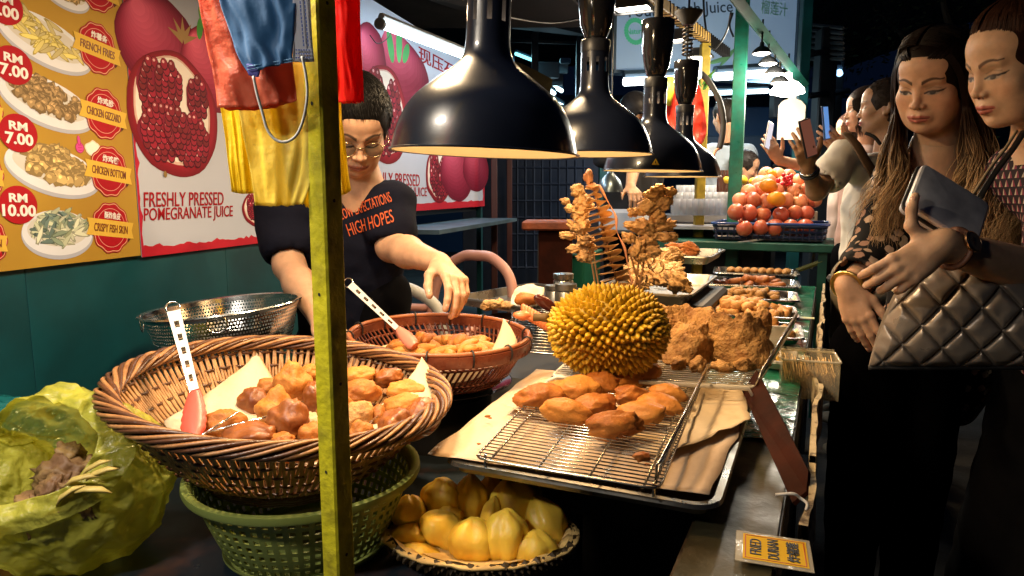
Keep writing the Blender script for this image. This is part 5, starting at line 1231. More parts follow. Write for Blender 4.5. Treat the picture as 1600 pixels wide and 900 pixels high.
def head_mesh(Mh, neck, skin, lip=(.42,.10,.08), h=.0018, fem=True, lidc=(.10,.05,.03), brow=(.035,.018,.01), openeye=.0, ear=True, browt=.0019, cheek=1.0, jaw=1.0, cut=None):
    s = SDF((-.098,-.125,-.205), (.098,.125,.128), h); inv = Mh.inverted()
    s.ell((0,-.014,.032), (.074,.094,.084), .01); s.ell((0,.016,-.018), (.0625,.072,.086), .03)
    s.ell((0,.028,-.066), (.047*jaw,.050,.040), .03); s.ell((0,.064,-.094), (.019*jaw,.017,.015), .025)
    s.ell((0,.030,.048), (.060,.056,.046), .03)
    for x in (-1, 1):
        s.ell((x*.037,.056,-.026), (.024*cheek,.022,.022), .022)
        s.cap((x*.054,-.005,-.04), (x*.030*jaw,.045,-.084), .012, .012, .03)
        if fem: s.ell((x*.034,.044,-.052), (.024,.026,.027), .02)
        s.cap((x*.012,.083,.019), (x*.042,.071,.021), .0048 if fem else .006, .004, .014)
        s.ell((x*.031,.094,.002), (.018,.0115 if fem else .013,.0095), .012, sub=True)
        s.ell((x*.0315,.0672,-.001), (.0165,.0125,.0105), .0055)
        s.cap((x*.019,.0815,-.010), (x*.043,.074,-.009), .0022, .002, .008)      # lower lid fold
    s.cap((0,.081,.012), (0,.0965,-.029), .0058, .0070, .012); s.ell((0,.0995,-.0325), (.0088,.0080,.0078), .007)
    for x in (-1, 1):
        s.ell((x*.0122,.090,-.0355), (.0066,.0085,.0062), .005); s.ell((x*.0062,.0955,-.0418), (.0036,.0048,.003), .002, sub=True)
    s.ell((0,.076,-.062), (.027,.0185,.019), .012)
    s.chain([(-.023,.0825,-.0640),(-.007,.0925,-.0600),(0,.0918,-.0612),(.007,.0925,-.0600),(.023,.0825,-.0640)], [.0022,.0046,.0042,.0046,.0022], .003)
    s.chain([(-.019,.0835,-.0680),(0,.0905,-.0712),(.019,.0835,-.0680)], [.003,.0056,.003], .003)
    s.chain([(-.024,.087,-.0650),(0,.0972,-.0656),(.024,.087,-.0650)], [.0008,.0012,.0008], .0015, sub=True)
    s.ell((0,.090,-.083), (.016,.006,.005), .008, sub=True)
    if ear:
        for x in (-1, 1):
            s.ell((x*.0765,-.010,-.008), (.0065,.018,.031), .006, rot=(0, 0, x*.35)); s.ell((x*.083,-.006,-.002), (.005,.010,.019), .003, rot=(0,0,x*.35), sub=True); s.ell((x*.077,-.002,-.034), (.005,.008,.009), .004)
    nk = [np.array(inv@Vector(p)) for p, _ in neck]; nr = [r for _, r in neck]
    s.chain(nk, nr, .03)
    P, Q = s.mesh(); P = laplace(P, Q, 1, .4)
    col = np.tile(np.array(skin), (len(P), 1)); F = sm(P[:,1], .03, .06)
    def mix(m, c):
        nonlocal col; m = (m)[:,None]; col = col*(1-m)+np.array(c)*m
    for x in (-1, 1):
        X = np.hypot(P[:,0]-x*.042, P[:,2]+.030); mix(F*.22*(1-sm(X, .008, .028)), (skin[0]*1.05, skin[1]*.72, skin[2]*.65))
        e_ = np.hypot((P[:,0]-x*.0315)/.0148, (P[:,2]+.0062)/.0046); mix(F*openeye*(1-sm(e_, .80, 1.10)), (.34,.27,.23)); e_ = np.hypot((P[:,0]-x*.0312)/.0072, (P[:,2]+.0056)/.0050); mix(F*openeye*(1-sm(e_, .75, 1.08)), (.010,.006,.005)); lp = [(x*.0155,-.0060),(x*.022,-.0030),(x*.031,-.0020),(x*.041,-.0030),(x*.0490,-.0022)] if openeye else [(x*.0155,-.0040),(x*.022,-.0072),(x*.031,-.0092),(x*.041,-.0070),(x*.0485,-.0025)]; d = polyd(P, lp); mix(F*.95*(1-sm(d, .0013, .0030)), (.010,.006,.005))
        d = polyd(P, [(x*.041,-.0045),(x*.0495,-.0020),(x*.0525,.0)]); mix(F*.8*(1-sm(d, .0004, .0020)), (.012,.008,.006))
        d = polyd(P, [(x*.017,.0030),(x*.031,.0078),(x*.045,.0035)]); mix(F*.45*(1-sm(d, .0004, .0022)), lidc)
        d = np.hypot((P[:,0]-x*.031)/1.5, P[:,2]-.001); mix(F*.25*(1-sm(d, .004, .012)), lidc)
        t = np.clip((x*P[:,0]-.012)/.038, 0, 1); zc = .0185+.0085*np.sin(np.clip(t*1.15, 0, 1)*2.4); w = browt*(1.25-.8*t)
        m_ = (1-sm(np.abs(P[:,2]-zc), w, w*2.1))*(x*P[:,0] > .0105)*(x*P[:,0] < .052); mix(F*.88*m_, brow)
        d = np.hypot(P[:,0]-x*.0062, P[:,2]+.0422); mix(sm(P[:,1], .085, .09)*.8*(1-sm(d, .0018, .0042)), (.05,.015,.008))
    lipm = np.maximum(1-sm(polyd(P, [(-.023,-.0638),(-.007,-.0600),(0,-.0615),(.007,-.0600),(.023,-.0638)]), .0030, .0048), 1-sm(polyd(P, [(-.017,-.0682),(0,-.0715),(.017,-.0682)]), .0042, .0062))
    mix(F*.85*lipm, lip); mix(F*.8*(1-sm(polyd(P, [(-.024,-.0652),(0,-.0658),(.024,-.0652)]), .0004, .0018)), (.07,.02,.015))
    n = nz3(P, 90, 3); col *= (1+.035*n)[:,None]
    P = np.array([(Mh@Vector(p))[:] for p in P]); return P, Q, col
def hand_prims(s, wrist, fd, nb, side, curls, sc=1.0, spread=.06, thumb=((.62,.70,-.30),(.30,.92,-.25),(.1,.95,-.3)), thick=1.0):
    w = Vector(wrist); y = Vector(fd).normalized(); z = Vector(nb); z = (z-y*z.dot(y)).normalized(); x = y.cross(z)*side
    nails = []
    B = [(.029,.086,.0100,(.040,.026,.021)),(.0098,.091,.0102,(.045,.029,.022)),(-.0100,.087,.0098,(.041,.027,.022)),(-.0275,.079,.0088,(.032,.020,.019))]
    Rm = Matrix((x, y, z)).transposed()
    s.ell(w+y*.050*sc, (.036*sc,.050*sc,.0135*sc*thick), .012, rot=Rm)
    s.cap(w-y*.01, w+y*.025*sc, .021*sc, .022*sc, .012)
    for i, (bx, by, r, seg) in enumerate(B):
        b = w+x*bx*sc+y*by*sc; s.cap(w+x*bx*.5*sc+y*.02*sc, b, .0115*sc, .0100*sc, .008)
        a = 0; p = b; rr = r*sc; sp = spread*(1.5-i)
        d0 = (y*math.cos(sp)+x*math.sin(sp)).normalized()
        for k in range(3):
            a += curls[i][k]; d = d0*math.cos(a)-z*math.sin(a); q = p+d*seg[k]*sc
            s.cap(p, q, rr, rr*.90, .0028 if k else .005); 
            if k == 0: s.ell(p, (rr*1.08,)*3, .004)
            if k == 2: nails.append((p+d*seg[k]*sc*.72+(d0*math.sin(a)+z*math.cos(a))*rr*.80, d, d0*math.sin(a)+z*math.cos(a), x, rr))
            p = q; rr *= .91
    p = w+x*.020*sc+y*.018*sc-z*.004; tr = [.0150,.0118,.0100,.0085]; sg = [.042,.034,.026]
    for k in range(3):
        t = thumb[k]; d = (x*t[0]+y*t[1]+z*t[2]).normalized(); q = p+d*sg[k]*sc; s.cap(p, q, tr[k]*sc, tr[k+1]*sc, .006 if k else .014)
        if k == 2:
            nz_ = (z*.7+x*.7); nz_ = (nz_-d*nz_.dot(d)).normalized(); nails.append((p+d*sg[k]*sc*.72+nz_*.0085*sc*.82, d, nz_, d.cross(nz_), .0100*sc))
        p = q
    return nails
def nail_mesh(nails, base, parent, col=(.62,.34,.27), name='fingernail'):
    me_m = M('nail', col, .25)
    for (p, d, n, x, r) in nails:
        T = Matrix((d.cross(n).normalized(), d, n)).transposed().to_4x4(); T.translation = p-base
        vs, fs = ico(2); MB().add([T@Vector((v[0]*r*.62, v[1]*r*.85, v[2]*r*.20)) for v in vs], fs).obj(name, me_m, parent, smooth=True)
def limb_mesh(fn, pts, skin, h=.0024, pad=.05, cut=None, it=1):
    """grow one smooth skin mesh from primitives added by fn"""
    lo = [min(p[i] for p in pts)-pad for i in range(3)]; hi = [max(p[i] for p in pts)+pad for i in range(3)]
    s = SDF(lo, hi, h); r = fn(s); P, Q = s.mesh(); P = laplace(P, Q, it, .4)
    return P, Q, np.tile(np.array(skin), (len(P), 1))*(1+.05*nz3(P, 60, 2))[:,None], r
def join_np(L):
    P, Q, Cc, n = [], [], [], 0
    for p, q, c in L: P.append(p); Q.append(q+n); Cc.append(c); n += len(p)
    return np.concatenate(P), np.concatenate(Q), np.concatenate(Cc)
def cloth(name, base, parent, mat, fn, lo, hi, h=.005, wr=(.006,.0025), seed=1, col=None, it=3, smooth=True):
    s = SDF(lo, hi, h); fn(s); P, Q = s.mesh(); P = laplace(P, Q, it, .5)
    # wrinkles along the normal
    me = bpy.data.meshes.new('t'); me.from_pydata([tuple(p) for p in P.tolist()], [], Q.tolist()); N = np.zeros(len(P)*3, np.float32); me.vertex_normals.foreach_get('vector', N); N = N.reshape(-1,3); bpy.data.meshes.remove(me)
    q = P.copy(); q[:,2] *= .5
    w = wr[0]*np.abs(nz3(q, 16, seed))+wr[1]*nz3(P, 45, seed+1); P = P+N*w[:,None]
    return np_obj(name, P-np.array(base), Q, mat, parent, col(P) if col else None)
def hair_strands(name, paths, base, parent, cols, r0=.0022, n=4, prof=None):
    m = MB()
    for P, c in zip(paths, cols):
        k = len(P); rr = [r0*(.65+.35*math.sin(PI*min(1, i/(k*.3))*.5))*(1-.85*max(0, (i/(k-1)-.55)/.45)) for i in range(k)]
        m.tube([p-base for p in P], rr, n, cap=False, col=c)
    return m.obj(name, mHAIR, parent, smooth=True)
def hair_cap(name, Mh, base, parent, col, grow=.010, face=((0,.075,-.035),(.075,.075,.085)), h=.0026, extra=None, low=-.02, cuts=None, flow=.0):
    s = SDF((-.12,-.15,-.16), (.12,.13,.15), h)
    s.ell((0,-.014,.034), (.074+grow,.094+grow,.084+grow), .01); s.ell((0,-.02,-.02), (.070+grow,.075+grow,.07), .02)
    if extra: extra(s)
    for c, r in (cuts or [face]): s.ell(c, r, .006, sub=True)
    s.ell((0,-.02,low-.16), (.16,.16,.12), .01, sub=True)
    P, Q = s.mesh(); P = laplace(P, Q, 5, .5)
    n = nz3(np.stack([P[:,0]*2.2, P[:,1]*.6, P[:,2]*.6], 1), 160, 5); rad_ = P/np.linalg.norm(P, axis=1)[:,None]; 
    c = np.tile(np.array(col), (len(P),1))*(1+.25*n)[:,None]
    P = np.array([(Mh@Vector(p))[:] for p in P])-np.array(base); return np_obj(name, P, Q, mHAIR, parent, c)
def walk(a, e, off, c=(0,-.014,.034)):
    return Vector((c[0]+(.075+off)*math.sin(a)*math.cos(e), c[1]+(.095+off)*math.cos(a)*math.cos(e), c[2]+(.085+off)*math.sin(e)))
def hairline(Mh, base, parent, col, n=500, back=1.2, turn=.25, seed=2, off=.011, e0=.46, amax=1.5, fall=.38):
    rs = random.Random(seed); paths, cols = [], []
    for i in range(n):
        a = rs.uniform(-amax, amax); e = e0-fall*max(0, abs(a)-.35)+rs.uniform(-.035,.05); P = []
        for k in range(7):
            f = k/6; P.append(Mh@walk(a+(1 if a > 0 else -1)*turn*f, e+back*f*(1-.25*abs(a)), .0005+off*min(1, f*2.0)+.002*rs.random()))
        b = rs.uniform(.5,1.8); paths.append(catmull(P, 2)); cols.append([tuple(c*b for c in col)]*(13))
    return hair_strands('hairline', paths, base, parent, cols, .0011, 3)
def short_hair(Mh, base, parent, col, n=900, ln=.024, zmin=.0, face_y=.062, grow=.006, seed=1, lift=.25, front_z=.062, wmin=None, name='hair_tufts'):
    rs = random.Random(seed); paths, cols = [], []
    while len(paths) < n:
        d = Vector((rs.gauss(0,1), rs.gauss(0,1), rs.gauss(0,1))).normalized()
        p = Vector((d.x*(.074+grow), -.014+d.y*(.094+grow), .034+d.z*(.084+grow)))
        if p.y > .035 and p.z < front_z+rs.uniform(-.016,.008): continue
        if p.z < zmin and p.y > -.03: continue
        if p.z < -.055: continue
        crown = Vector((.01,-.06,.11)); t = (p-crown); nn = Vector((d.x/.074, d.y/.094, d.z/.084)).normalized(); t = (t-nn*t.dot(nn)).normalized()
        P = [p-nn*.004]; q = p
        for k in range(3): q = q+(t*(1-lift*k*.2)+nn*lift*(.9-.3*k)+Vector((rs.uniform(-.2,.2),rs.uniform(-.2,.2),-.1*k))).normalized()*ln/3; P.append(q)
        paths.append([Mh@x for x in P]); b = rs.uniform(.5,1.6); cols.append([tuple(c*b for c in col)]*len(P))
    return hair_strands(name, paths, base, parent, cols, .00105, 3)

# ---------------------------------------------------------------- vendor
def vendor():
    hc = at(556, 196, 1.83); base = Vector((hc.x-.06, hc.y+.06, 0)); t = thing('person', 'man in glasses and a dark navy lettered T-shirt, looking down behind the baskets', 'person', base)
    Mh = rig(hc, R(200), R(-38), R(0), 1.02); skin = (.52,.31,.20)
    nb = at(563, 300, 1.93)
    parts = [head_mesh(Mh, [(Mh@Vector((0,-.035,-.07)), .054), (nb, .062), (nb+Vector((0,.02,-.08)), .075)], skin, lip=(.36,.12,.09), brow=(.012,.009,.008), fem=False, cheek=1.05, jaw=1.12, browt=.0027, h=.0020)[:3]]
    # arms: his right (image left) hangs behind the post, his left reaches out over the counter
    Ls, Le, Lw = at(616, 318, 1.92), at(612, 385, 1.86), at(688, 412, 1.66)
    Rs, Re, Rw = at(440, 330, 1.95), at(452, 415, 1.86), at(500, 500, 1.68)
    fd = at(728, 452, 1.55)-Lw
    def arm(sh, el, wr, f, nbv, side, curls, th):
        def fn(s):
            d = (wr-el); s.cap(sh, el, .048, .040, .02); s.cap(el, el+d*.35, .041, .040, .02); s.cap(el+d*.35, wr, .040, .025, .02); return hand_prims(s, wr, f, nbv, side, curls, 1.0, .09, th)
        return limb_mesh(fn, [sh, el, wr, wr+f.normalized()*.19], skin, .0026, .07)
    TH = ((.62,.70,-.35),(.30,.85,-.5),(.05,.9,-.5))
    a1_ = arm(Ls, Le, Lw, fd, Vector((.25,.1,.95)), 1, [(.35,.5,.3),(.5,.6,.4),(.6,.7,.4),(.7,.7,.4)], TH); parts.append(a1_[:3])
    a2_ = arm(Rs, Re, Rw, Rw-Re, Vector((-.2,.2,.9)), -1, [(.3,.5,.3)]*4, TH); parts.append(a2_[:3])
    P, Q, cl = join_np(parts); np_obj('body', P-np.array(base), Q, mSKIN, t, cl)
    nail_mesh(a1_[3], base, t, (.55,.30,.22))
    mSH = M('navy_shirt', (.007,.008,.017), .9, var=.15, vs=6, bump=.3, bs=25, bd=.01, spec=.1)
    ch, wa_, hp = at(545, 375, 1.98), at(548, 450, 2.02), at(550, 560, 2.05)
    def fn(s):
        s.ell(ch, (.165,.105,.17), .03, rot=(0,0,R(-8))); s.ell(wa_, (.150,.105,.18), .06, rot=(0,0,R(-8))); s.ell(hp, (.165,.115,.2), .06)
        s.cap(nb+Vector((-.05,.03,-.035)), Rs+Vector((.03,0,-.01)), .058, .060, .04); s.cap(nb+Vector((.05,.03,-.035)), Ls+Vector((-.03,0,0)), .058, .058, .04)
        re = Rs+(Re-Rs)*.62; s.cap(Rs, re, .066, .068, .03); s.cap(re+(Re-Rs)*.02, Re+(Re-Rs)*.6, .052, .05, .006, sub=True)
        le = Ls+(Le-Ls)*.66; s.cap(Ls, le, .060, .064, .03); s.cap(le+(Le-Ls)*.02, Le+(Le-Ls)*.6, .050, .05, .006, sub=True)
        s.cap(nb+Vector((0,-.005,.035)), nb+Vector((0,-.05,.14)), .060, .085, .01, sub=True)
    sh = cloth('t_shirt', base, t, mSH, fn, (base.x-.36, base.y-.35, .72), (base.x+.36, base.y+.35, 1.34), .0055, (.010,.003), 4)
    def fn2(s): 
        for x in (-.075,.085): s.cap((base.x+x, base.y+.10, .95), (base.x+x, base.y+.12, .08), .085, .055, .04)
    cloth('trousers', base, t, M('dark_trousers', (.003,.003,.004), 1, spec=.05), fn2, (base.x-.25, base.y-.15, .03), (base.x+.25, base.y+.35, 1.05), .012)
    for x in (-.075,.085): blob((.045,.12,.04), 3, .05, 1, 3).obj('shoe', mMATT, t, smooth=True, loc=(x, .07, .04))
    # lettering laid on the chest
    mORG = M('orange_print', (.46,.075,.015), .7)
    def chesttext(txt, px0, py0, px1, py1, hgt, outline=False):
        a, b = at(px0, py0, 1.86), at(px1, py1, 1.86); d = b-a; 
        o = text_mesh(txt, .05, mORG, parent=t, bold=0 if outline else .004, ext=.0003, fit=(d.length, hgt), rot=(0,0,0))
        me = o.data; X = d.normalized(); Z = Vector((0,0,1)); Y = (Z-X*Z.dot(X)).normalized(); mid = (a+b)/2
        # wrap on the shirt: cast each vertex back along the sight direction on to the cloth
        dg = bpy.context.evaluated_depsgraph_get(); from mathutils.bvhtree import BVHTree
        bvh = BVHTree.FromPolygons([v.co+Vector(base) for v in sh.data.vertices], [tuple(p.vertices) for p in sh.data.polygons])
        nn = X.cross(Y)
        for v in me.vertices:
            p = mid+X*v.co.x+Y*v.co.y+nn*.25; hit = bvh.ray_cast(p, -nn); q = hit[0] if hit[0] is not None else p-nn*.25
            v.co = q+nn*(.0018+(v.co.z > 0)*.0006)-Vector(base)
        o.name = 'shirt_lettering'; return o
    chesttext('LOW EXPECTATIONS', 531, 336, 611, 307, .028); chesttext('HIGH HOPES', 543, 360, 617, 336, .034, True)
    hair_cap('hair', Mh, base, t, (.004,.0035,.0035), .012, cuts=[((0,.085,-.045),(.085,.075,.105)), ((.09,.0,-.055),(.03,.05,.05)), ((-.09,.0,-.055),(.03,.05,.05))], low=-.045)
    short_hair(Mh, base, t, (.005,.0045,.0045), 2600, .022, .030, grow=.013, seed=4, lift=.11, front_z=.090)
    # wire glasses
    g_ = MB(); mG = M('gold_wire', (.55,.40,.22), .25, 1)
    for x in (-1, 1):
        g_.tube([Mh@Vector((x*.033+.0225*math.cos(a), .094-.004*abs(math.cos(a)), -.010+.0205*math.sin(a)))-base for a in [2*PI*k/28 for k in range(28)]], .0011, 6, closed=True)
        g_.tube([Mh@Vector(p)-base for p in ((x*.055,.089,-.003),(x*.072,.07,-.001),(x*.079,.0,.004))], .0010, 6)
    g_.tube([Mh@Vector(p)-base for p in ((-.0105,.094,-.006),(0,.0965,-.003),(.0105,.094,-.006))], .0012, 6)
    gl = g_.obj('glasses', mG, t, smooth=True)
    for x in (-1, 1): MB().add([Mh@Vector((x*.033+.0225*math.cos(a), .0935-.004*abs(math.cos(a)), -.010+.0205*math.sin(a)))-base for a in [2*PI*k/28 for k in range(28)]], [tuple(range(28))]).obj('lens', clearfilm('lens', (.5,.55,.55), .04, .03), gl)
    return t
vendor()

# ---------------------------------------------------------------- young woman
def blotch(name, base, cols, scale, thr, rough=.8, small=None):
    """dark cloth printed with pale petal shapes: a procedural print"""
    if name in MATS: return MATS[name]
    m = M(name, base, rough, spec=.2); nt = m.node_tree; N = nt.nodes; L_ = nt.links; b = N['Principled BSDF']; tc = N.new('ShaderNodeTexCoord')
    wn = N.new('ShaderNodeTexNoise'); wn.inputs['Scale'].default_value = scale*1.6; L_.new(tc.outputs['Object'], wn.inputs['Vector'])
    ad = N.new('ShaderNodeVectorMath'); ad.operation = 'MULTIPLY_ADD'; L_.new(wn.outputs['Color'], ad.inputs[0]); ad.inputs[1].default_value = (.6/scale,)*3; L_.new(tc.outputs['Object'], ad.inputs[2])
    vo = N.new('ShaderNodeTexVoronoi'); vo.inputs['Scale'].default_value = scale; vo.inputs['Randomness'].default_value = 1; L_.new(ad.outputs[0], vo.inputs['Vector'])
    cr = N.new('ShaderNodeMapRange'); L_.new(vo.outputs['Distance'], cr.inputs['Value']); cr.inputs['From Min'].default_value = thr; cr.inputs['From Max'].default_value = thr+.05; cr.inputs['To Min'].default_value = 1; cr.inputs['To Max'].default_value = 0
    hs = N.new('ShaderNodeValToRGB'); L_.new(vo.outputs['Color'], hs.inputs[0]); e = hs.color_ramp.elements; hs.color_ramp.interpolation = 'CONSTANT'
    e[0].color = (*cols[0],1); e[1].color = (*cols[1],1); e[1].position = .42; x = e.new(.62); x.color = (*cols[2],1)
    mx = N.new('ShaderNodeMix'); mx.data_type = 'RGBA'; L_.new(cr.outputs[0], mx.inputs[0]); mx.inputs[6].default_value = (*base,1); L_.new(hs.outputs[0], mx.inputs[7]); L_.new(mx.outputs[2], b.inputs['Base Color'])
    return m
def young_woman():
    hc = at(1462, 127, 1.60); base = Vector((hc.x+.02, hc.y+.04, 0)); t = thing('person', 'young woman with long wavy highlighted brown hair and a black floral dress, looking down', 'person', base)
    Mh = rig(hc, R(124), R(-20), R(-5), .92); skin = (.58,.345,.225)
    nb = at(1462, 245, 1.66)
    parts = [head_mesh(Mh, [(Mh@Vector((0,-.03,-.07)), .052), (nb, .056)], skin, lip=(.40,.10,.085), brow=(.022,.010,.006), browt=.0024, cheek=1.15, jaw=1.08, h=.0015, openeye=.95)[:3]]
    # chest skin in the neckline
    def fn(s): s.ell(nb+Vector((-.01,.015,-.10)), (.13,.075,.08), .03); s.cap(nb+Vector((0,0,.02)), nb+Vector((0,.01,-.08)), .058, .07, .03)
    parts.append(limb_mesh(fn, [nb+Vector((-.12,-.1,-.2)), nb+Vector((.12,.1,.05))], skin, .005, .05)[:3])
    # her right arm hangs down (image left)
    Rs, Re, Rw = at(1416, 285, 1.70), at(1376, 395, 1.62), at(1323, 448, 1.50)
    fd = at(1352, 528, 1.46)-Rw; fd_ = fd.normalized()
    def arm(s): s.cap(Rs, Re, .04, .036, .02); s.cap(Re, Rw, .034, .023, .02); return hand_prims(s, Rw, fd_, Vector((-.55,-.78,-.25)), -1, [(.15,.15,.1),(.2,.2,.1),(.28,.25,.12),(.35,.3,.15)], .85, .05, ((.55,.80,-.25),(.25,.95,-.15),(.1,.98,-.1)))
    a1_ = limb_mesh(arm, [Rs, Re, Rw, Rw+fd_*.18], skin, .0022, .05); parts.append(a1_[:3])
    P, Q, cl = join_np(parts); np_obj('body', P-np.array(base), Q, mSKIN, t, cl); nail_mesh(a1_[3], base, t)
    mDR = blotch('black_floral', (.006,.006,.008), [(.50,.36,.27),(.34,.20,.15),(.52,.42,.30)], 37, .36)
    ch, wa_, hp = at(1470, 345, 1.78), at(1462, 450, 1.80), at(1462, 560, 1.82)
    Ls = at(1560, 290, 1.80)
    def fn(s):
        s.ell(ch+Vector((.02,0,0)), (.150,.100,.17), .03); s.ell(wa_+Vector((.02,0,0)), (.125,.095,.17), .06); s.ell(hp, (.16,.11,.2), .06); s.ell(ch+Vector((-.05,-.075,.0)), (.06,.05,.055), .03); s.ell(ch+Vector((.05,-.075,.0)), (.06,.05,.055), .03)
        s.cap(nb+Vector((-.06,.03,-.06)), Rs, .05, .062, .04); s.cap(nb+Vector((.06,.03,-.06)), Ls, .05, .06, .04); s.cap(Ls, Ls+Vector((.02,0,-.25)), .06, .06, .03)
        s.cap(Rs, Re, .058, .062, .03); s.cap(Re, Re+(Rw-Re)*.66, .062, .052, .03); s.cap(Re+(Rw-Re)*.70, Rw+(Rw-Re)*.5, .044, .046, .006, sub=True)
        s.cap(nb+Vector((0,-.02,.0)), nb+Vector((-.005,-.085,-.10)), .075, .045, .012, sub=True)
    cloth('dress', base, t, mDR, fn, (base.x-.40, base.y-.35, .62), (base.x+.40, base.y+.40, 1.35), .0052, (.010,.0035), 8)
    def fn2(s):
        for x in (-.07,.08): s.cap((base.x+x, base.y+.06, .85), (base.x+x-.02, base.y+.06, .10), .088, .050, .04)
    cloth('trousers', base, t, M('black_trousers', (.0015,.0015,.002), 1, spec=.0, bump=.3, bs=30), fn2, (base.x-.25, base.y-.15, .03), (base.x+.25, base.y+.3, .95), .012)
    for x in (-.09,.06): blob((.038,.11,.035), 3, .05, 1, 3).obj('shoe', mMATT, t, smooth=True, loc=(x, .0, .035))
    # bangle
    k = (Rw-Re).normalized(); a_ = k.orthogonal().normalized(); b_ = k.cross(a_)
    MB().tube([Rw-k*.004+(a_*math.cos(q)+b_*math.sin(q))*.031-base for q in [2*PI*i/32 for i in range(32)]], .0045, 8, closed=True, flat=1.6).obj('bangle', M('gold', (.75,.50,.16), .28, 1), t, smooth=True)
    # hair: cap and long strands
    DK, MD, LT = (.008,.004,.0025), (.045,.020,.010), (.74,.50,.27)
    hair_cap('hair', Mh, base, t, DK, .011, cuts=[((.0,.098,-.052),(.067,.085,.104))], low=-.10)
    rs = random.Random(8); paths, cols = [], []
    Mr = Mh.to_3x3()
    for i in range(4300):
        side = -1 if rs.random() < .54 else 1                        # local -x is image right (head faces the camera)
        y0 = rs.uniform(-.09, .062); f = (y0+.09)/.152
        root = Vector((.012+.004*side, y0, .034+.0975*math.sqrt(max(.02, 1-((y0+.014)/.106)**2))))
        front = y0 > .02; wdt = (.071+rs.uniform(0,.014)) if front else (.085+rs.uniform(0, .016))
        fwd = y0*.55-.01+rs.uniform(-.008,.008)
        if fwd > .030 : fwd = .030
        p1 = Vector((side*wdt*.62+.006, y0*.92, .034+.078*(1-.2*rs.random())*math.sqrt(max(.1, 1-(y0/.115)**2)))); p2 = Vector((side*wdt, fwd+.006, .02)); p3 = Vector((side*(wdt+.004), fwd+.004, -.06))
        if i > 3600:
            j_ = rs.uniform(0,.010); root = Vector((.006, .056+rs.uniform(-.012,.012), .098)); p1 = Vector((side*(.050+j_), .064-j_, .070+j_*.5)); p2 = Vector((side*(.071+j_), .048-j_, .015)); p3 = Vector((side*(.077+j_), .040-j_*1.5, -.05))
        Pw = [Mh@root, Mh@p1, Mh@p2, Mh@p3]
        q = Pw[-1]; ln = rs.uniform(.26,.40)*(1.0 if side > 0 else .95); ph = rs.uniform(0, 6.28)*.25+(0 if side > 0 else 2)+rs.choice((0,.5,1.3,2.2))+rs.uniform(-.5,.5); am = rs.uniform(.006,.024)
        outx = (-1 if side > 0 else .5)*rs.uniform(.0,.42)            # world: image left for side>0
        n = 11
        for k in range(1, n+1):
            g_ = k/n; dn = Vector((outx*.45*g_*.20*(1+g_), (-.10 if y0 > -.02 else .0)*g_, -ln*g_))
            wv = am*g_*(.4+g_)*1.6; pp_ = q+dn+Vector((wv*math.sin(ph+g_*11+rs.uniform(-.1,.1)), wv*.7*math.cos(ph*1.3+g_*9), 0))
            Pw.append(pp_)
        Pf = catmull(Pw, 2); kk = len(Pf); b = rs.uniform(.7,1.5); li = rs.uniform(.5,1.0)*(1 if rs.random() < .8 else .3); cc = []
        for j in range(kk):
            g_ = j/(kk-1); u = max(0, min(1, (g_-.38)/.36))*li; w = max(0, min(1, (g_-.12)/.3))
            c0_ = [DK[z]*(1-w)+MD[z]*w for z in range(3)]; cc.append(tuple((c0_[z]*(1-u)+LT[z]*u)*b for z in range(3)))
        paths.append(Pf); cols.append(cc)
    hair_strands('hair_lengths', paths, base, t, cols, .00105, 3)
    hairline(Mh, base, t, (.008,.004,.003), 620, .55, .75, 3, .013, .24, 1.30, .16)
    return t
young_woman()

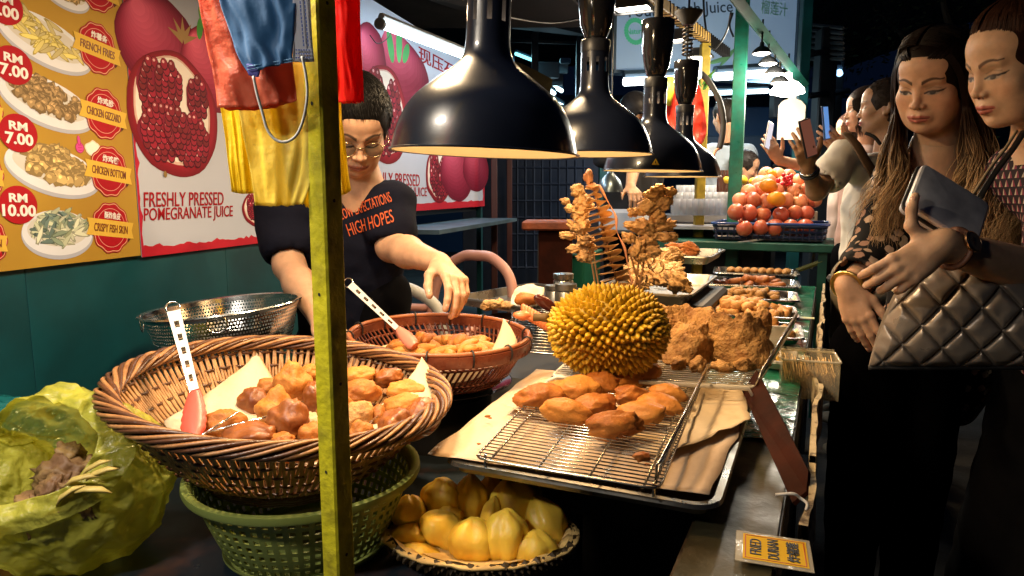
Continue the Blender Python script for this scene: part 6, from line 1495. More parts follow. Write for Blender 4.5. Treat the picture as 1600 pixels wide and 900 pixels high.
# ---------------------------------------------------------------- older woman with the handbag
def older_woman():
    hc = at(1596, 98, 1.36); base = Vector((hc.x+.12, hc.y+.05, 0)); t = thing('person', 'older woman in a pink geometric blouse at the right edge, gripping a quilted handbag', 'person', base)
    Mh = rig(hc, R(91), R(-18), R(-4), .96); skin = (.60,.37,.23)
    nb = at(1634, 232, 1.42)
    parts = [head_mesh(Mh, [(Mh@Vector((0,-.03,-.07)), .052), (nb, .058), (nb+Vector((0,.0,-.07)), .09)], skin, lip=(.42,.085,.07), brow=(.045,.022,.013), browt=.0022, cheek=1.1, jaw=1.12, h=.0015, openeye=.95)[:3]]
    Sh, El, Wr = at(1668, 330, 1.36), at(1690, 452, 1.20), at(1470, 382, 1.09)
    fd = Vector((-.80,.05,-.60)).normalized()
    d = Wr-El
    def arm(s):
        s.cap(Sh, El, .052, .045, .02); s.cap(El, El+d*.35, .045, .042, .02); s.cap(El+d*.35, Wr, .042, .0245, .02)
        return hand_prims(s, Wr, fd, Vector((-.15,-.92,.30)), 1, [(.30,.75,.4),(.40,.80,.45),(.50,.8,.45),(.60,.8,.45)], .80, .07, ((.92,.05,.20),(.78,-.60,.10),(.62,-.78,.0)))
    a1_ = limb_mesh(arm, [Sh, El, Wr, Wr+fd*.15, Wr+Vector((0,0,.12))], skin, .0021, .06); parts.append(a1_[:3])
    P, Q, cl = join_np(parts); np_obj('body', P-np.array(base), Q, mSKIN, t, cl); nail_mesh(a1_[3], base, t, (.60,.30,.24))
    # watch
    k = (Wr-El).normalized(); up_ = Vector((-.15,-.80,.45)); up_ = (up_-k*up_.dot(k)).normalized(); sd = k.cross(up_); wc = Wr-k*.030
    wt = thing('wrist_watch', 'rose gold wrist watch with a round dial on the older woman\'s wrist', 'watch', wc)
    mRG = M('rose_gold', (.70,.42,.24), .25, 1)
    MB().tube([(up_*math.cos(q)*.0265+sd*math.sin(q)*.0285) for q in [2*PI*i/32 for i in range(32)]], .0045, 6, closed=True, flat=2.0).obj('strap', M('leather_strap', (.16,.06,.03), .5), wt, smooth=True)
    T = Matrix((sd, k, up_)).transposed().to_4x4(); T.translation = up_*.027
    MB().lathe([(0,.0),(.0165,.0),(.0175,.002),(.0175,.006),(.0155,.0075),(.015,.0065)], 36).xf(T).obj('case', mRG, wt, smooth=40)
    MB().lathe([(0,.0066),(.0152,.0066)], 36).xf(T).obj('dial', M('dial', (.45,.30,.17), .2, .6), wt)
    MB().box((0,.004,.0072),(.0008,.009,.0005)).xf(T).obj('hand', mINKK, wt); MB().box((.003,0,.0072),(.007,.0008,.0005)).xf(T).obj('hand', mINKK, wt)
    # blouse: rows of small trapezoid prints
    m = M('geo_blouse', (.05,.03,.04), .8); nt = m.node_tree; N = nt.nodes; L_ = nt.links; b = N['Principled BSDF']; tc = N.new('ShaderNodeTexCoord')
    mp_ = N.new('ShaderNodeMapping'); mp_.inputs['Rotation'].default_value = (0, R(8), R(20)); L_.new(tc.outputs['Object'], mp_.inputs[0])
    sx_ = N.new('ShaderNodeSeparateXYZ'); L_.new(mp_.outputs[0], sx_.inputs[0])
    def mth(op, a, b_=None, c_=None):
        n = N.new('ShaderNodeMath'); n.operation = op
        for i, q in enumerate((a, b_, c_)):
            if q is None: continue
            if isinstance(q, (int, float)): n.inputs[i].default_value = q
            else: L_.new(q, n.inputs[i])
        return n.outputs[0]
    row = mth('DIVIDE', sx_.outputs[2], .017); ri = mth('FLOOR', row); rf = mth('FRACT', row)
    cx_ = mth('ADD', mth('DIVIDE', mth('SUBTRACT', sx_.outputs[0], sx_.outputs[1]), .019), mth('MULTIPLY', mth('MODULO', ri, 2.0), .5)); cf = mth('FRACT', cx_)
    half = mth('MULTIPLY', mth('SUBTRACT', 1.05, rf), .36); dx = mth('ABSOLUTE', mth('SUBTRACT', cf, .5))
    ins = mth('MULTIPLY', mth('LESS_THAN', dx, half), mth('MULTIPLY', mth('GREATER_THAN', rf, .12), mth('LESS_THAN', rf, .90)))
    lef = mth('LESS_THAN', cf, .46)
    cA = N.new('ShaderNodeMix'); cA.data_type = 'RGBA'; L_.new(lef, cA.inputs[0]); cA.inputs[6].default_value = (.23,.035,.075,1); cA.inputs[7].default_value = (.55,.45,.36,1)
    cB = N.new('ShaderNodeMix'); cB.data_type = 'RGBA'; L_.new(ins, cB.inputs[0]); cB.inputs[6].default_value = (.022,.012,.018,1); L_.new(cA.outputs[2], cB.inputs[7]); L_.new(cB.outputs[2], b.inputs['Base Color'])
    ch, wa_, hp = at(1690, 400, 1.52), at(1700, 520, 1.55), at(1690, 640, 1.56)
    def fn(s):
        s.ell(ch, (.19,.125,.19), .03); s.ell(wa_, (.17,.12,.18), .06); s.ell(ch+Vector((-.07,-.07,.0)), (.07,.06,.06), .04)
        s.cap(nb+Vector((-.03,.03,-.055)), at(1640, 300, 1.40), .055, .060, .04); s.cap(nb+Vector((.08,.03,-.06)), nb+Vector((.2,.06,-.12)), .055, .06, .04)
        se = Sh+(El-Sh)*.42; s.cap(Sh, se, .070, .076, .03); s.cap(se+(El-Sh)*.02, El+(El-Sh)*.5, .060, .06, .008, sub=True)
        s.cap(nb+Vector((0,-.02,.015)), nb+Vector((-.02,-.09,.02)), .068, .07, .012, sub=True)
    cloth('blouse', base, t, m, fn, (base.x-.42, base.y-.40, .70), (base.x+.40, base.y+.40, 1.36), .0055, (.010,.003), 12)
    def fn2(s): s.cap((hp.x, hp.y, .80), (hp.x-.04, hp.y-.02, .15), .17, .22, .04)
    cloth('skirt', base, t, M('black_pleats', (.002,.002,.003), .9, spec=.1), fn2, (base.x-.40, base.y-.35, .08), (base.x+.45, base.y+.50, 1.0), .012, (.012,.004), 3)
    for x in (-.06,.08): blob((.04,.11,.035), 3, .05, 1, 3).obj('shoe', mMATT, t, smooth=True, loc=(x, .02, .035))
    # sling strap over the shoulder
    st_ = [at(1600,205,1.30), at(1583,232,1.27), at(1560,262,1.24), at(1545,285,1.22), at(1530,310,1.20)]
    MB().tube([p-base for p in catmull(st_, 6)], .006, 8, flat=.35).obj('sling_strap', M('black_strap', (.012,.012,.012), .4), t, smooth=True)
    MB().tube([p+Vector((-.014,0,.0))-base for p in catmull(st_, 6)], .003, 6).obj('sling_cord', M('tan_edge', (.30,.22,.13), .5), t, smooth=True)
    DK = (.022,.008,.005)
    hair_cap('hair', Mh, base, t, DK, .009, cuts=[((0,.096,-.046),(.073,.090,.108)), ((.088,.012,-.05),(.028,.045,.055)), ((-.088,.012,-.05),(.028,.045,.055))], low=-.045, extra=lambda s: s.ell((0,-.125,.03), (.045,.04,.045), .02))
    hairline(Mh, base, t, (.045,.018,.010), 900, 1.25, .2, 6, .013, .27, 1.55, .20)
    rs = random.Random(5); paths, cols = [], []
    for i in range(300):
        a = rs.uniform(-1.35, 1.35); z0_ = .085-.030*abs(a)-.05*max(0, abs(a)-.6)
        r_ = Vector((math.sin(a)*.070, .052*math.cos(a)+.004, z0_)); u = Vector((math.sin(a)*.080*(1-.2*rs.random()), -.02, .034+.086*math.cos(a)*rs.uniform(.95,1.12))); e_ = Vector((math.sin(a)*.05, -.10, .045+.03*math.cos(a)))
        P4 = catmull([r_, (r_+u)/2+Vector((math.sin(a)*.006,0,.016*math.cos(a)+.004)), u+Vector((math.sin(a)*.006,0,.006)), e_], 4); b = rs.uniform(.6,2.0)
        paths.append([Mh@p for p in P4]); cols.append([(DK[0]*b*1.6, DK[1]*b*1.6, DK[2]*b*1.5)]*len(P4))
    hair_strands('hair_lengths', paths, base, t, cols, .00105, 3)
    return t, Wr, fd
ow, OWr, OFd = older_woman()

# ---------------------------------------------------------------- quilted handbag and wallet
def quilted_bag():
    D = 1.17
    tl, tr, bl, br = at(1446, 382, D+.02), at(1640, 392, D-.03), at(1357, 573, D+.04), at(1650, 572, D-.06)
    c = (bl+br)/2; t = thing('handbag', 'large quilted metallic grey handbag held against the older woman\'s side', 'handbag', c)
    X = (br-bl).normalized(); n, mth = 190, 130; nrm = X.cross(Vector((0,0,1))).normalized()*1; P, Bk, cols = [], [], []
    if nrm.y > 0: nrm = -nrm
    cell = .052
    for i in range(n+1):
        u = i/n; r1, r2 = [], []
        for k in range(mth+1):
            v = k/mth; top_ = tl.lerp(tr, u)+Vector((0,0,-.010*math.sin(PI*u))); p = bl.lerp(br, u).lerp(top_, v)
            p = p+X*(-.012*math.sin(PI*v)*(1-u))
            q = p-c; a, b = q.dot(X), q.z; e = min(u, 1-u, v, 1-v)
            U_, V_ = (a*.9+b*.72)/cell, (a*.9-b*.72)/cell; fu, fv = abs((U_ % 1)-.5)*2, abs((V_ % 1)-.5)*2
            ed = max(fu, fv); puff = .0085*(1-ed**5)-.0045*sm(np.array(ed), .86, 1.0)
            bulge = .045*(math.sin(PI*min(1, max(0, v)))**.6)*(math.sin(PI*min(1, u*.9+.05))**.5)
            w = .006*noise.noise(Vector((a*9, b*9, 2)))+.0012*noise.noise(Vector((a*60, b*60, 2)))
            g_ = min(1, e*14)
            r1.append(q+nrm*(bulge+puff*g_+w)); r2.append(q-nrm*(bulge*.6))
        P.append(r1); Bk.append(r2[::-1])
    mQ = M('metallic_leather', (.40,.34,.28), .36, .45, col2=(.26,.22,.19), vs=7, bump=.25, bs=120, bd=.001, rvar=.12)
    m = MB().grid([a+b+[a[0]] for a, b in zip(P, Bk)]); nv = len(P[0])*2+1
    m.f.append(tuple(range(nv-2, -1, -1))); m.mi.append(0); m.f.append(tuple(n*nv+k for k in range(nv-1))); m.mi.append(0)
    m.obj('quilted_body', mQ, t, smooth=True)
    MB().tube([P[i][0]+Vector((0,0,-.002)) for i in range(0, n+1, 4)], .0045, 8).obj('base_piping', mMATT, t, smooth=True)
    MB().tube([P[i][-1]+Vector((0,0,.003)) for i in range(0, n+1, 4)], .004, 8).obj('top_piping', mMATT, t, smooth=True)
    # zip pull with ring
    p = at(1441, 372, 1.10)-c; MB().tube([p+Vector((.009*math.cos(q), 0, .009*math.sin(q))) for q in [2*PI*i/20 for i in range(20)]], .0018, 6, closed=True).obj('ring', mCHROME, t, smooth=True)
    return t
quilted_bag()
def wallet():
    a, b, c2, d2 = at(1399, 318, 1.14), at(1446, 266, 1.19), at(1556, 340, 1.17), at(1500, 376, 1.12)
    c = (a+b+c2+d2)/4; t = thing('wallet', 'shiny silver grey long wallet with a zip edge held in the older woman\'s hand', 'wallet', c)
    X = ((d2-a)+(c2-b))/2; Y = ((b-a)+(c2-d2))/2; lx, ly = X.length/2, Y.length/2; X.normalize(); Y = (Y-X*Y.dot(X)).normalized(); Z = X.cross(Y)
    if Z.y > 0: Z = -Z
    T = Matrix((X, Y, Z)).transposed().to_4x4()
    def slab(e, z0_, z1_, pf):
        pts = rrect(lx+e, ly+e, .010, 4); m = MB(); n = len(pts); rings = []
        for f, g_ in ((.0,.94),(.15,.99),(.5,1.0),(.85,.99),(1,.94)): rings.append([(x*g_ if True else x, y*g_, z0_+(z1_-z0_)*f) for x, y in pts])
        vs = [v for r_ in rings for v in r_]; fs = [(i*n+k, i*n+(k+1)%n, (i+1)*n+(k+1)%n, (i+1)*n+k) for i in range(4) for k in range(n)]; m.add(vs, fs)
        for sgn, ring in ((1, rings[-1]), (-1, rings[0])):
            G_ = []
            for i in range(9):
                q = 1-i/8; G_.append([(x*q, y*q, z+sgn*pf*(1-q*q)+sgn*.0012*noise.noise(Vector((x*q*40,y*q*40,1)))*(i > 0)) for x, y, z in ring])
            m.grid([g_+[g_[0]] for g_ in G_])
        return m.xf(T)
    slab(0, -.013, -.001, .002).obj('back_half', M('silver_leather', (.80,.78,.80), .40, .15, col2=(.34,.33,.36), vs=9, bump=.2, bs=60, bd=.002, rvar=.08), t, smooth=50)
    slab(0, .001, .013, .003).obj('front_half', M('silver_leather', (.38,.37,.38)), t, smooth=50)
    MB().tube([T@Vector((x, y, 0)) for x, y in rrect(lx+.001, ly+.001, .010, 4)], .0030, 6, closed=True).obj('zip', mMATT, t, smooth=True)
    MB().tube([T@Vector((x, y, .0125)) for x, y in rrect(lx-.006, ly-.006, .008, 4)], .0005, 4, closed=True).obj('stitching', mMATT, t)
wallet()
# ================================================================ the juice stall beyond, and the night market behind it
def S3(px, py, d): return at(px, py, d)
# ---- juice sign, lit from inside
a, b, c_, d_ = at(962, -25, 5.3), at(1248, -70, 5.9), at(1238, 118, 5.9), at(966, 142, 5.3)
sg_c = (a+b+c_+d_)/4; X = ((b-a)+(c_-d_)).normalized(); X.z = 0; X.normalize()
w = ((b-a).length+(c_-d_).length)/2; h = (a.z-d_.z)
js = thing('juice_sign', 'pale blue lightbox sign of the juice stall with a green Natural stamp', 'sign', sg_c, rot=(PI/2, 0, math.atan2(X.y, X.x)))
mSIGN = M('sign_face', (.30,.42,.56), .4, emit=(.30,.50,.78), es=.24, col2=(.26,.38,.50), vs=1.2)
MB().box((0,0,-.04),(w,h,.08), bev=.006).obj('lightbox', mSIGN, js)
MB().box((0,h/2+.012,-.03),(w+.03,.024,.10)).box((0,-h/2-.012,-.03),(w+.03,.024,.10)).box((-w/2-.012,0,-.03),(.024,h,.10)).box((w/2+.012,0,-.03),(.024,h,.10)).obj('frame', mBLUEG, js)
text_mesh('Your  Fresh Juice', .3, M('sign_ink', (.02,.05,.10), .5), parent=js, loc=(-w*.17, h*.12, .003), rot=(0,0,.13), fit=(w*.58, h*.15), bold=.006)
px_ = -w*.40; MB().lathe([(.085*h,0),(.105*h,0),(.105*h,.002),(.085*h,.002)], 36, close=True).xf(Matrix.Translation((px_, -h*.12, .003))).obj('stamp_ring', M('stamp_green', (.06,.42,.22), .5, emit=(.06,.5,.28), es=.25), js)
m = MB()
for i in range(28):
    q = 2*PI*i/28; m.lathe([(0,0),(.016,0),(.016,.0015),(0,.0015)], 8).v
    n0 = len(m.v)-32
    for k in range(32): x, y, z = m.v[n0+k]; m.v[n0+k] = (x*.7+px_+.115*h*math.cos(q), y*.7-h*.12+.115*h*math.sin(q), z+.003)
m.obj('stamp_edge', M('stamp_green', (.06,.42,.22)), js, kind='stuff')
text_mesh('Natural', .1, M('stamp_green', (.06,.42,.22)), parent=js, loc=(px_, -h*.12, .006), rot=(0,0,.12), fit=(h*.20, h*.055), bold=.01)
text_mesh('榴莲汁', .3, M('pale_green_ink', (.20,.50,.42), .5), parent=js, loc=(w*.36, h*.25, .004), fit=(w*.16, h*.14), bold=.01)
for i in range(4): blob((.10,.018,.006), i, .1, 1, 2).obj('leaf_print', M('leaf_print', (.16,.42,.20), .5), js, smooth=True, loc=(w*(.05+.05*i), -h*.33+.03*i, .002), rot=(0,0,.3+.5*i))
# ---- tube bands under and behind it
def tube(p, q, r, label, mat=None, e=0, col=(.75,.93,1), body=True):
    t = thing('tube_light', label, 'light', (Vector(p)+Vector(q))/2); m0 = (Vector(p)+Vector(q))/2
    MB().tube([Vector(p)-m0, Vector(q)-m0], r, 8).obj('tube', mat or mGLOWF, t, smooth=True)
    if body: MB().tube([Vector(p)-m0+Vector((0,.02,r*1.8)), Vector(q)-m0+Vector((0,.02,r*1.8))], r*1.1, 6).obj('batten', mBLUEG, t)
    if e:
        l = lampdata('AREA', 'tube_light', e, col, (0,-.02,-.03), size=(Vector(q)-Vector(p)).length*.9, size_y=.05, parent=t); zx = (Vector(q)-Vector(p)).normalized(); l.rotation_euler = Matrix((zx, Vector((0,0,1)).cross(zx).normalized(), zx.cross(Vector((0,0,1)).cross(zx).normalized()))).transposed().to_euler()
    return t
mG2 = M('soft_tube_light', (1,1,1), .5, emit=(.85,.95,1), es=7)
tube(at(975,128,5.25), at(1105,122,5.4), .030, 'bright tube under the left half of the juice sign', mG2, 14)
tube(at(1118,120,5.5), at(1236,112,5.8), .030, 'bright tube under the right half of the juice sign', mG2, 14)
tube(at(1098,146,6.6), at(1200,142,6.8), .022, 'thin tube below the sign, just left of the green pole', mGLOWF, 6)
tube(at(830,122,9), at(866,146,9.6), .028, 'short slanting tube between the first two heat lamps', mGLOWF, 40, (.5,.8,1))
tube(at(806,84,9), at(832,94,9.3), .022, 'small tube behind the nearest heat lamp\'s collar', mGLOWT, 25, (.4,.85,1))
tube(at(862,158,10), at(880,166,10.4), .03, 'tube beside the neck of the second heat lamp', mGLOWF)
tube(at(860,132,10), at(878,142,10.2), .03, 'upper tube beside the neck of the second heat lamp', mGLOWF)
tube(at(1170,180,8.5), at(1212,184,8.5), .026, 'tube low behind the white price tag, left of the far teal pole', mGLOWF)
tube(at(1212,167,9.5), at(1272,170,9.5), .026, 'tube crossing behind the far teal pole', mGLOWF, 40, (.5,.75,1))
tube(at(1120,158,8), at(1150,164,8), .02, 'small tube just left of the green pole', mGLOWF)
tube(at(955,25,7.5), at(952,60,7.5), .016, 'dim upright tube left of the juice sign', mGLOWT)
tube(at(1290,60,7.6), at(1312,115,6.6), .03, 'slanting blue tube under the roof edge right of the sign', M('blue_tube', (1,1,1), .5, emit=(.35,.65,1), es=3))
tube(at(1296,180,8.5), at(1298,215,8.5), .03, 'blue upright glow behind the raised blue phone', M('blue_tube', (1,1,1)))
# ---- roofs, beams, uprights
def slabobj(name, label, c, size, rz, mat, cat, kind=None, rot=None):
    return MB().box((0,0,0), size, bev=min(size)*.08).obj(name, mat, label=label, cat=cat, loc=c, rot=rot or (0,0,rz), kind=kind)
slabobj('canopy', 'dark brown canopy sheet overhead behind the vendor', st(3.0, -2.7, 2.62), (2.4, 3.6, .02), -ANG, mROOF, 'canopy', rot=(R(-4), R(5), -ANG))
MB().add([at(640,-10,4.0), at(800,45,6.5), at(940,60,7.2), at(930,-60,5.0)], [(0,1,2,3)]).obj('canopy', mROOF, label='lower fold of dark canopy above the second heat lamp', cat='canopy').modifiers.new('s','SOLIDIFY').thickness = .01
slabobj('market_roof', 'long dark roof over the far part of the night market', (1.2, 13.0, 4.1), (13, 6.5, .05), 0, M('far_roof', (.02,.028,.04), .8), 'roof')
YS = M('mustard_tarp', (.10,.055,.008), .8)
MB().add([at(797,95,7.0), at(815,100,7.1), at(862,124,7.2), at(853,178,7.2), at(800,175,7.0)], [(0,1,2,3,4)]).obj('tarpaulin', YS, label='dark mustard tarpaulin edge right of the nearest heat lamp', cat='tarpaulin').modifiers.new('s','SOLIDIFY').thickness = .02
for i, (px, top, bot, d, wd, mt, lb) in enumerate(((836,50,420,7.5,.07,mDARK,'dark upright post behind the nearest lamp\'s right edge'),(905,50,330,7.8,.06,mDARK,'dark upright post behind the second heat lamp'),(1262,-20,300,5.0,.07,mTEAL,'far teal pole at the right corner of the juice stall'),
        (1293,45,330,6.6,.16,mDARK,'broad dark upright right of the far teal pole'),(1311,60,300,7.0,.10,mDARK,'narrower dark upright behind the woman with the phone'),(946,20,180,5.6,.06,mTEAL,'teal upright at the left corner of the juice sign'))):
    p = at(px, top, d); slabobj('upright', lb, (p.x, p.y, p.z/2), (wd, wd, p.z), 0, mt, 'post')
for i, (a, b, r, lb, mt) in enumerate(((at(790,62,8), at(960,68,8), .03, 'dark cross beam high behind the heat lamps', mDARK),(at(1225,110,5.6), at(1262,150,6.2), .02, 'short brace from the green beam to the far teal pole', mDARK),(at(1262,85,6.2), at(1325,75,7.0), .03, 'upper rail between the right uprights', mDARK),
        (at(1262,150,6.2), at(1325,142,7.0), .03, 'lower rail between the right uprights', mDARK),(at(1240,240,7), at(1310,165,7.2), .02, 'slanting dark brace right of the far teal pole', mDARK),(at(1160,230,8), at(1250,160,8), .02, 'slanting dark brace behind the price tag', mDARK))):
    MB().tube([a, b], r, 6).obj('beam', mt, label=lb, cat='beam')
# slatted roof right of the sign
for i in range(7): 
    p, q = at(1262, 38+i*9, 7.2), at(1318, 44+i*8, 6.2); MB().tube([p, q], .016, 4).obj('roof_slat', M('slat_grey', (.12,.12,.12), .6), label=['top','second','third','fourth','fifth','sixth','lowest'][i]+' pale roof slat right of the far teal pole', cat='slat')
# green beam of the juice stall with its lamps
a, b = at(1128,-30,3.4), at(1256,132,4.9)
MB().tube([a, b], .035, 4).obj('green_beam', mGREEND, label='dark green slanting roof beam carrying the juice stall\'s lamps', cat='beam')
JL = [(1190,84,3.95,14,'highest'),(1200,100,4.1,14,'second highest'),(1210,116,4.25,15,'third'),(1218,130,4.4,14,'fourth'),(1230,146,4.55,25,'lowest and brightest')]
for px, py, d, r, nm in JL:
    p = at(px, py, d); k = r*d/FPX; t = thing('hanging_lamp', nm+' glowing bell lamp under the slanting green beam', 'lamp', p, group='bell lamps under the green beam')
    MB().lathe([(k,0),(k*.95,k*.25),(k*.6,k*.62),(k*.25,k*.8),(k*.2,k*1.2),(0,k*1.25)], 24).obj('shade', mDARK if nm[0] != 'l' else mGLOWW, t, smooth=60)
    MB().lathe([(0,-k*.18),(k*.5,-k*.14),(k*.88,.0),(k*.5,k*.3),(0,k*.4)], 20).obj('bulb', mGLOWW, t, smooth=True); MB().tube([(0,0,k*1.2),(0,0,k*1.2+.12)], .006, 5).obj('cord', mCORD, t)
    lampdata('POINT', 'bulb_light', 16 if nm[0] == 'l' else 9, (1,.88,.70), (0,-.02,-k*.3-.03), size=.05, parent=t)
for i, (P, lb) in enumerate((([(1099,-10,3.2),(1100,20,3.2),(1103,48,3.2)],'thin black cable hanging by the beam\'s end'),([(1108,72,4.2),(1118,76,4.0),(1135,50,3.8),(1142,20,3.6)],'black cable looping below the word Juice'),
        ([(1145,20,3.4),(1140,40,3.4),(1146,58,3.4)],'short black cable beside the green pole'),([(745,12,2.2),(800,28,2.6),(860,36,3.0),(905,30,3.2)],'thin cable sagging between the first two heat lamps'),([(940,20,2.2),(952,40,2.2),(945,62,2.2)],'grey cable running down to the second heat lamp'))):
    MB().tube(catmull([at(*p) for p in P], 6), .005, 5).obj('cable', mCORD, label=lb, cat='cable', smooth=True)
# ---- price tag
p = at(1236, 186, 4.9)
pt = thing('price_tag', 'blank white bottle-shaped tag hung from the juice stall roof', 'tag', p)
s_ = 4.9/FPX; out = [(-20,-31),(20,-31),(21,20),(14,27),(6,30),(5,42),(-5,42),(-6,30),(-14,27),(-20,20)]
MB().prism([(x*s_, y*s_) for x, y in out], -.004, .004, Matrix.Rotation(PI/2, 4, 'X')).obj('card', M('tag_white', (.55,.51,.44), .7, transl=.1), pt); MB().tube([(0,0,42*s_),(0,0,.34)], .003, 5).obj('string', mCORD, pt)
# ---- flexible black arm, red bag, leaves
mFLEX = M('flexible_hose', (.04,.04,.04), .4)
fa = thing('gooseneck_lamp', 'black gooseneck arm with a small white head, left of the green pole', 'lamp', at(1110, 205, 3.9)); o0 = Vector(fa.location)
MB().tube([p-o0 for p in catmull([at(1092,112,3.9), at(1108,128,3.9), at(1124,158,3.9), at(1130,190,3.9), at(1128,215,3.9), at(1124,232,3.9)], 8)], .017, 8).obj('hose', mFLEX, fa, smooth=True)
MB().box(at(1089,106,3.88)-o0, (.05,.03,.12), bev=.006).obj('head', M('lamp_head_white', (.6,.7,.75), .4, emit=(.8,.95,1), es=1.2), fa)
MB().tube([p-o0 for p in catmull([at(1124,232,3.9), at(1118,236,3.88), at(1112,250,3.86), at(1104,268,3.84)], 5)], .008, 6).obj('wire', M('pink_wire', (.6,.3,.2), .5), fa, smooth=True)
mRF2 = M('red_bag_film', (.62,.05,.03), .35, var=.2, vs=10, bump=.6, bs=20, bd=.02, transl=.3)
for i, o8 in enumerate(([(1040,140),(1065,132),(1092,134),(1100,165),(1104,205),(1085,232),(1042,215),(1036,170)],)):
    poly_sheet('plastic_bag', [at(x, y, 4.0+.05*math.sin(j*2)) for j, (x, y) in enumerate(o8)], 'crumpled bright red plastic bag hanging behind the two far heat lamps', mRF2, 'plastic bag', amp=.03, seed=3, cr=6, sub=30, pleat=.008, pfreq=9)
MB().tube([at(1048,120,4.0), at(1044,145,4.0), at(1046,165,4.0)], [.02,.035,.01], 8).obj('lime', M('lime_green', (.4,.5,.04), .5), label='yellow green fruit hanging by the red plastic bag', cat='fruit', smooth=True)
lf = thing('pandan_leaves', 'green pointed leaves sticking up beside the gooseneck lamp', 'plant', at(1095, 135, 4.1)); o0 = Vector(lf.location)
for (x0_, y0_, x1_, y1_) in ((1096,135,1080,100),(1098,132,1118,108),(1094,130,1088,92),(1100,140,1112,118)):
    a, b = at(x0_, y0_, 4.1)-o0, at(x1_, y1_, 4.1)-o0; MB().tube([a, a.lerp(b,.5)+Vector((0,.02,0)), b], [.010,.022,.002], 6, flat=.2).obj('leaf', M('leaf_green', (.07,.26,.03), .45), lf, smooth=True)
# ---- pomegranate crate on the green table
tz = at(1200, 375, 3.95).z
pcx = at(1204, 360, 4.05)
gt = thing('green_table', 'green metal table of the juice stall holding the pomegranates', 'table', (pcx.x-.10, pcx.y+.1, 0), -ANG)
MB().box((0,0,tz-.03),(.95,.62,.045), bev=.005).obj('top', mGREEND, gt)
for x in (-.42,.42):
    for y in (-.26,.26): MB().box((x,y,(tz-.05)/2),(.045,.045,tz-.05)).obj('leg', mGREEND, gt)
MB().tube([(-.42,-.27,.5),(.42,-.27,tz-.1)], .014, 6).obj('brace', M('olive_brace', (.12,.13,.03), .6), gt)
cr = thing('fruit_crate', 'low navy plastic crate edge heaped with pomegranates', 'crate', (pcx.x, pcx.y, tz), -ANG)
mNV = M('navy_crate', (.012,.018,.05), .3)
for z in (.02, .05, .08): MB().tube([(x, y, z) for x, y in rrect(.29+z*.1, .19+z*.1, .03)], .009, 5, closed=True).obj('rail', mNV, cr)
for i in range(18):
    x = -.28+.56*i/17; MB().box((x,-.195,.05),(.008,.012,.09)).obj('slat', mNV, cr)
MB().box((0,0,.008),(.56,.36,.012)).obj('bottom', mNV, cr)
MB().tube([(x, y, .095) for x, y in rrect(.31,.215,.04)], .008, 6, closed=True).obj('blue_lip', M('blue_film', (.03,.07,.25), .15, coat=.5), cr, smooth=True)
mPOM = M('pomegranate_skin', (.66,.20,.10), .36, col2=(.74,.46,.20), vs=9, bump=.15, bs=60, thr=(.42,.8), coat=.2, rvar=.08)
mPOMD = M('dark_pomegranate_skin', (.46,.09,.045), .32, col2=(.60,.27,.10), vs=8, bump=.15, bs=60, thr=(.5,.8), coat=.2)
mMANGO = M('orange_mango_skin', (.85,.36,.02), .35, col2=(.70,.20,.02), vs=6)
def pom_mesh(mat, nm):
    P = catmull([(0,-.043,0),(.022,-.039,0),(.040,-.016,0),(.042,.010,0),(.030,.033,0),(.010,.041,0)], 3); m = MB().lathe([(max(0, p.x), p.y) for p in P], 18)
    for k in range(6): a = k*PI/3; m.tube([(.007*math.cos(a), .007*math.sin(a), .038),(.009*math.cos(a), .009*math.sin(a), .052),(.013*math.cos(a), .013*math.sin(a), .058)], [.004,.003,.001], 4)
    return m.mesh(nm, mat, True)
pm, pmd = pom_mesh(mPOM, 'pomegranate'), pom_mesh(mPOMD, 'pomegranate')
FRU = []
rows = [(3.88, 355, [1163,1187,1212,1236,1256], 0), (3.98, 334, [1152,1170,1194,1219,1241,1262], 0), (4.08, 315, [1157,1176,1200,1227,1249,1268,1272], 1), (4.18, 298, [1170,1190,1214,1240,1262], 1), (4.26, 284, [1186,1202,1226,1248], 1), (4.34, 274, [1196,1215,1233], 1)]
ordn = ['first','second','third','fourth','fifth','sixth','seventh']
rown = ['front row at the crate edge','second row from the front','third row from the front','fourth row up the heap','fifth row up the heap','top row of the heap']
for j, (d, py, xs_, lt__) in enumerate(rows):
    for i, px in enumerate(xs_):
        p = at(px+rnd.uniform(-2,2), py+rnd.uniform(-3,3), d); q = rnd.uniform(.98,1.22); o = ob('pomegranate', pmd if (j < 2 or rnd.random() < .25) else pm, None, p, (rnd.uniform(-1.4,1.4), rnd.uniform(-1.4,1.4), rnd.uniform(0,6)), ordn[i]+' pomegranate from the left in the '+rown[j], 'pomegranate', 'pomegranates heaped in the navy crate'); o.scale = (q,q,q*.95)
for px, py, d, lb in ((1201,291,4.02,'upper orange mango on the pomegranate heap'),(1213,311,3.93,'lower orange mango on the pomegranate heap'),(1205,272,4.3,'small yellow fruit at the very top of the heap'),(1135,282,4.6,'yellow lemon left of the green pole'),(1160,281,4.6,'yellow lemon just right of the green pole'),(1178,284,4.6,'pale lemon behind the pomegranate heap')):
    blob((.054,.045,.042) if d < 4.1 else (.035,.03,.028), 7, .04, 1, 3).obj('mango' if d < 4.1 else 'lemon', mMANGO if d < 4.4 else M('lemon_skin', (.80,.50,.03), .4), smooth=True, loc=at(px, py, d), rot=(0,.2,.3), label=lb, cat='fruit')
for i in range(16):
    p = at(1226+rnd.uniform(-12,14), 280+rnd.uniform(-7,9), 4.18+rnd.uniform(-.03,.03)); blob((.013,.013,.013), i, .03, 1, 2).obj('red_berry', M('berry_red', (.50,.01,.02), .25, coat=.4), smooth=True, loc=p, label='red berry on top of the pomegranates', cat='berry', group='red berries on the pomegranate heap')
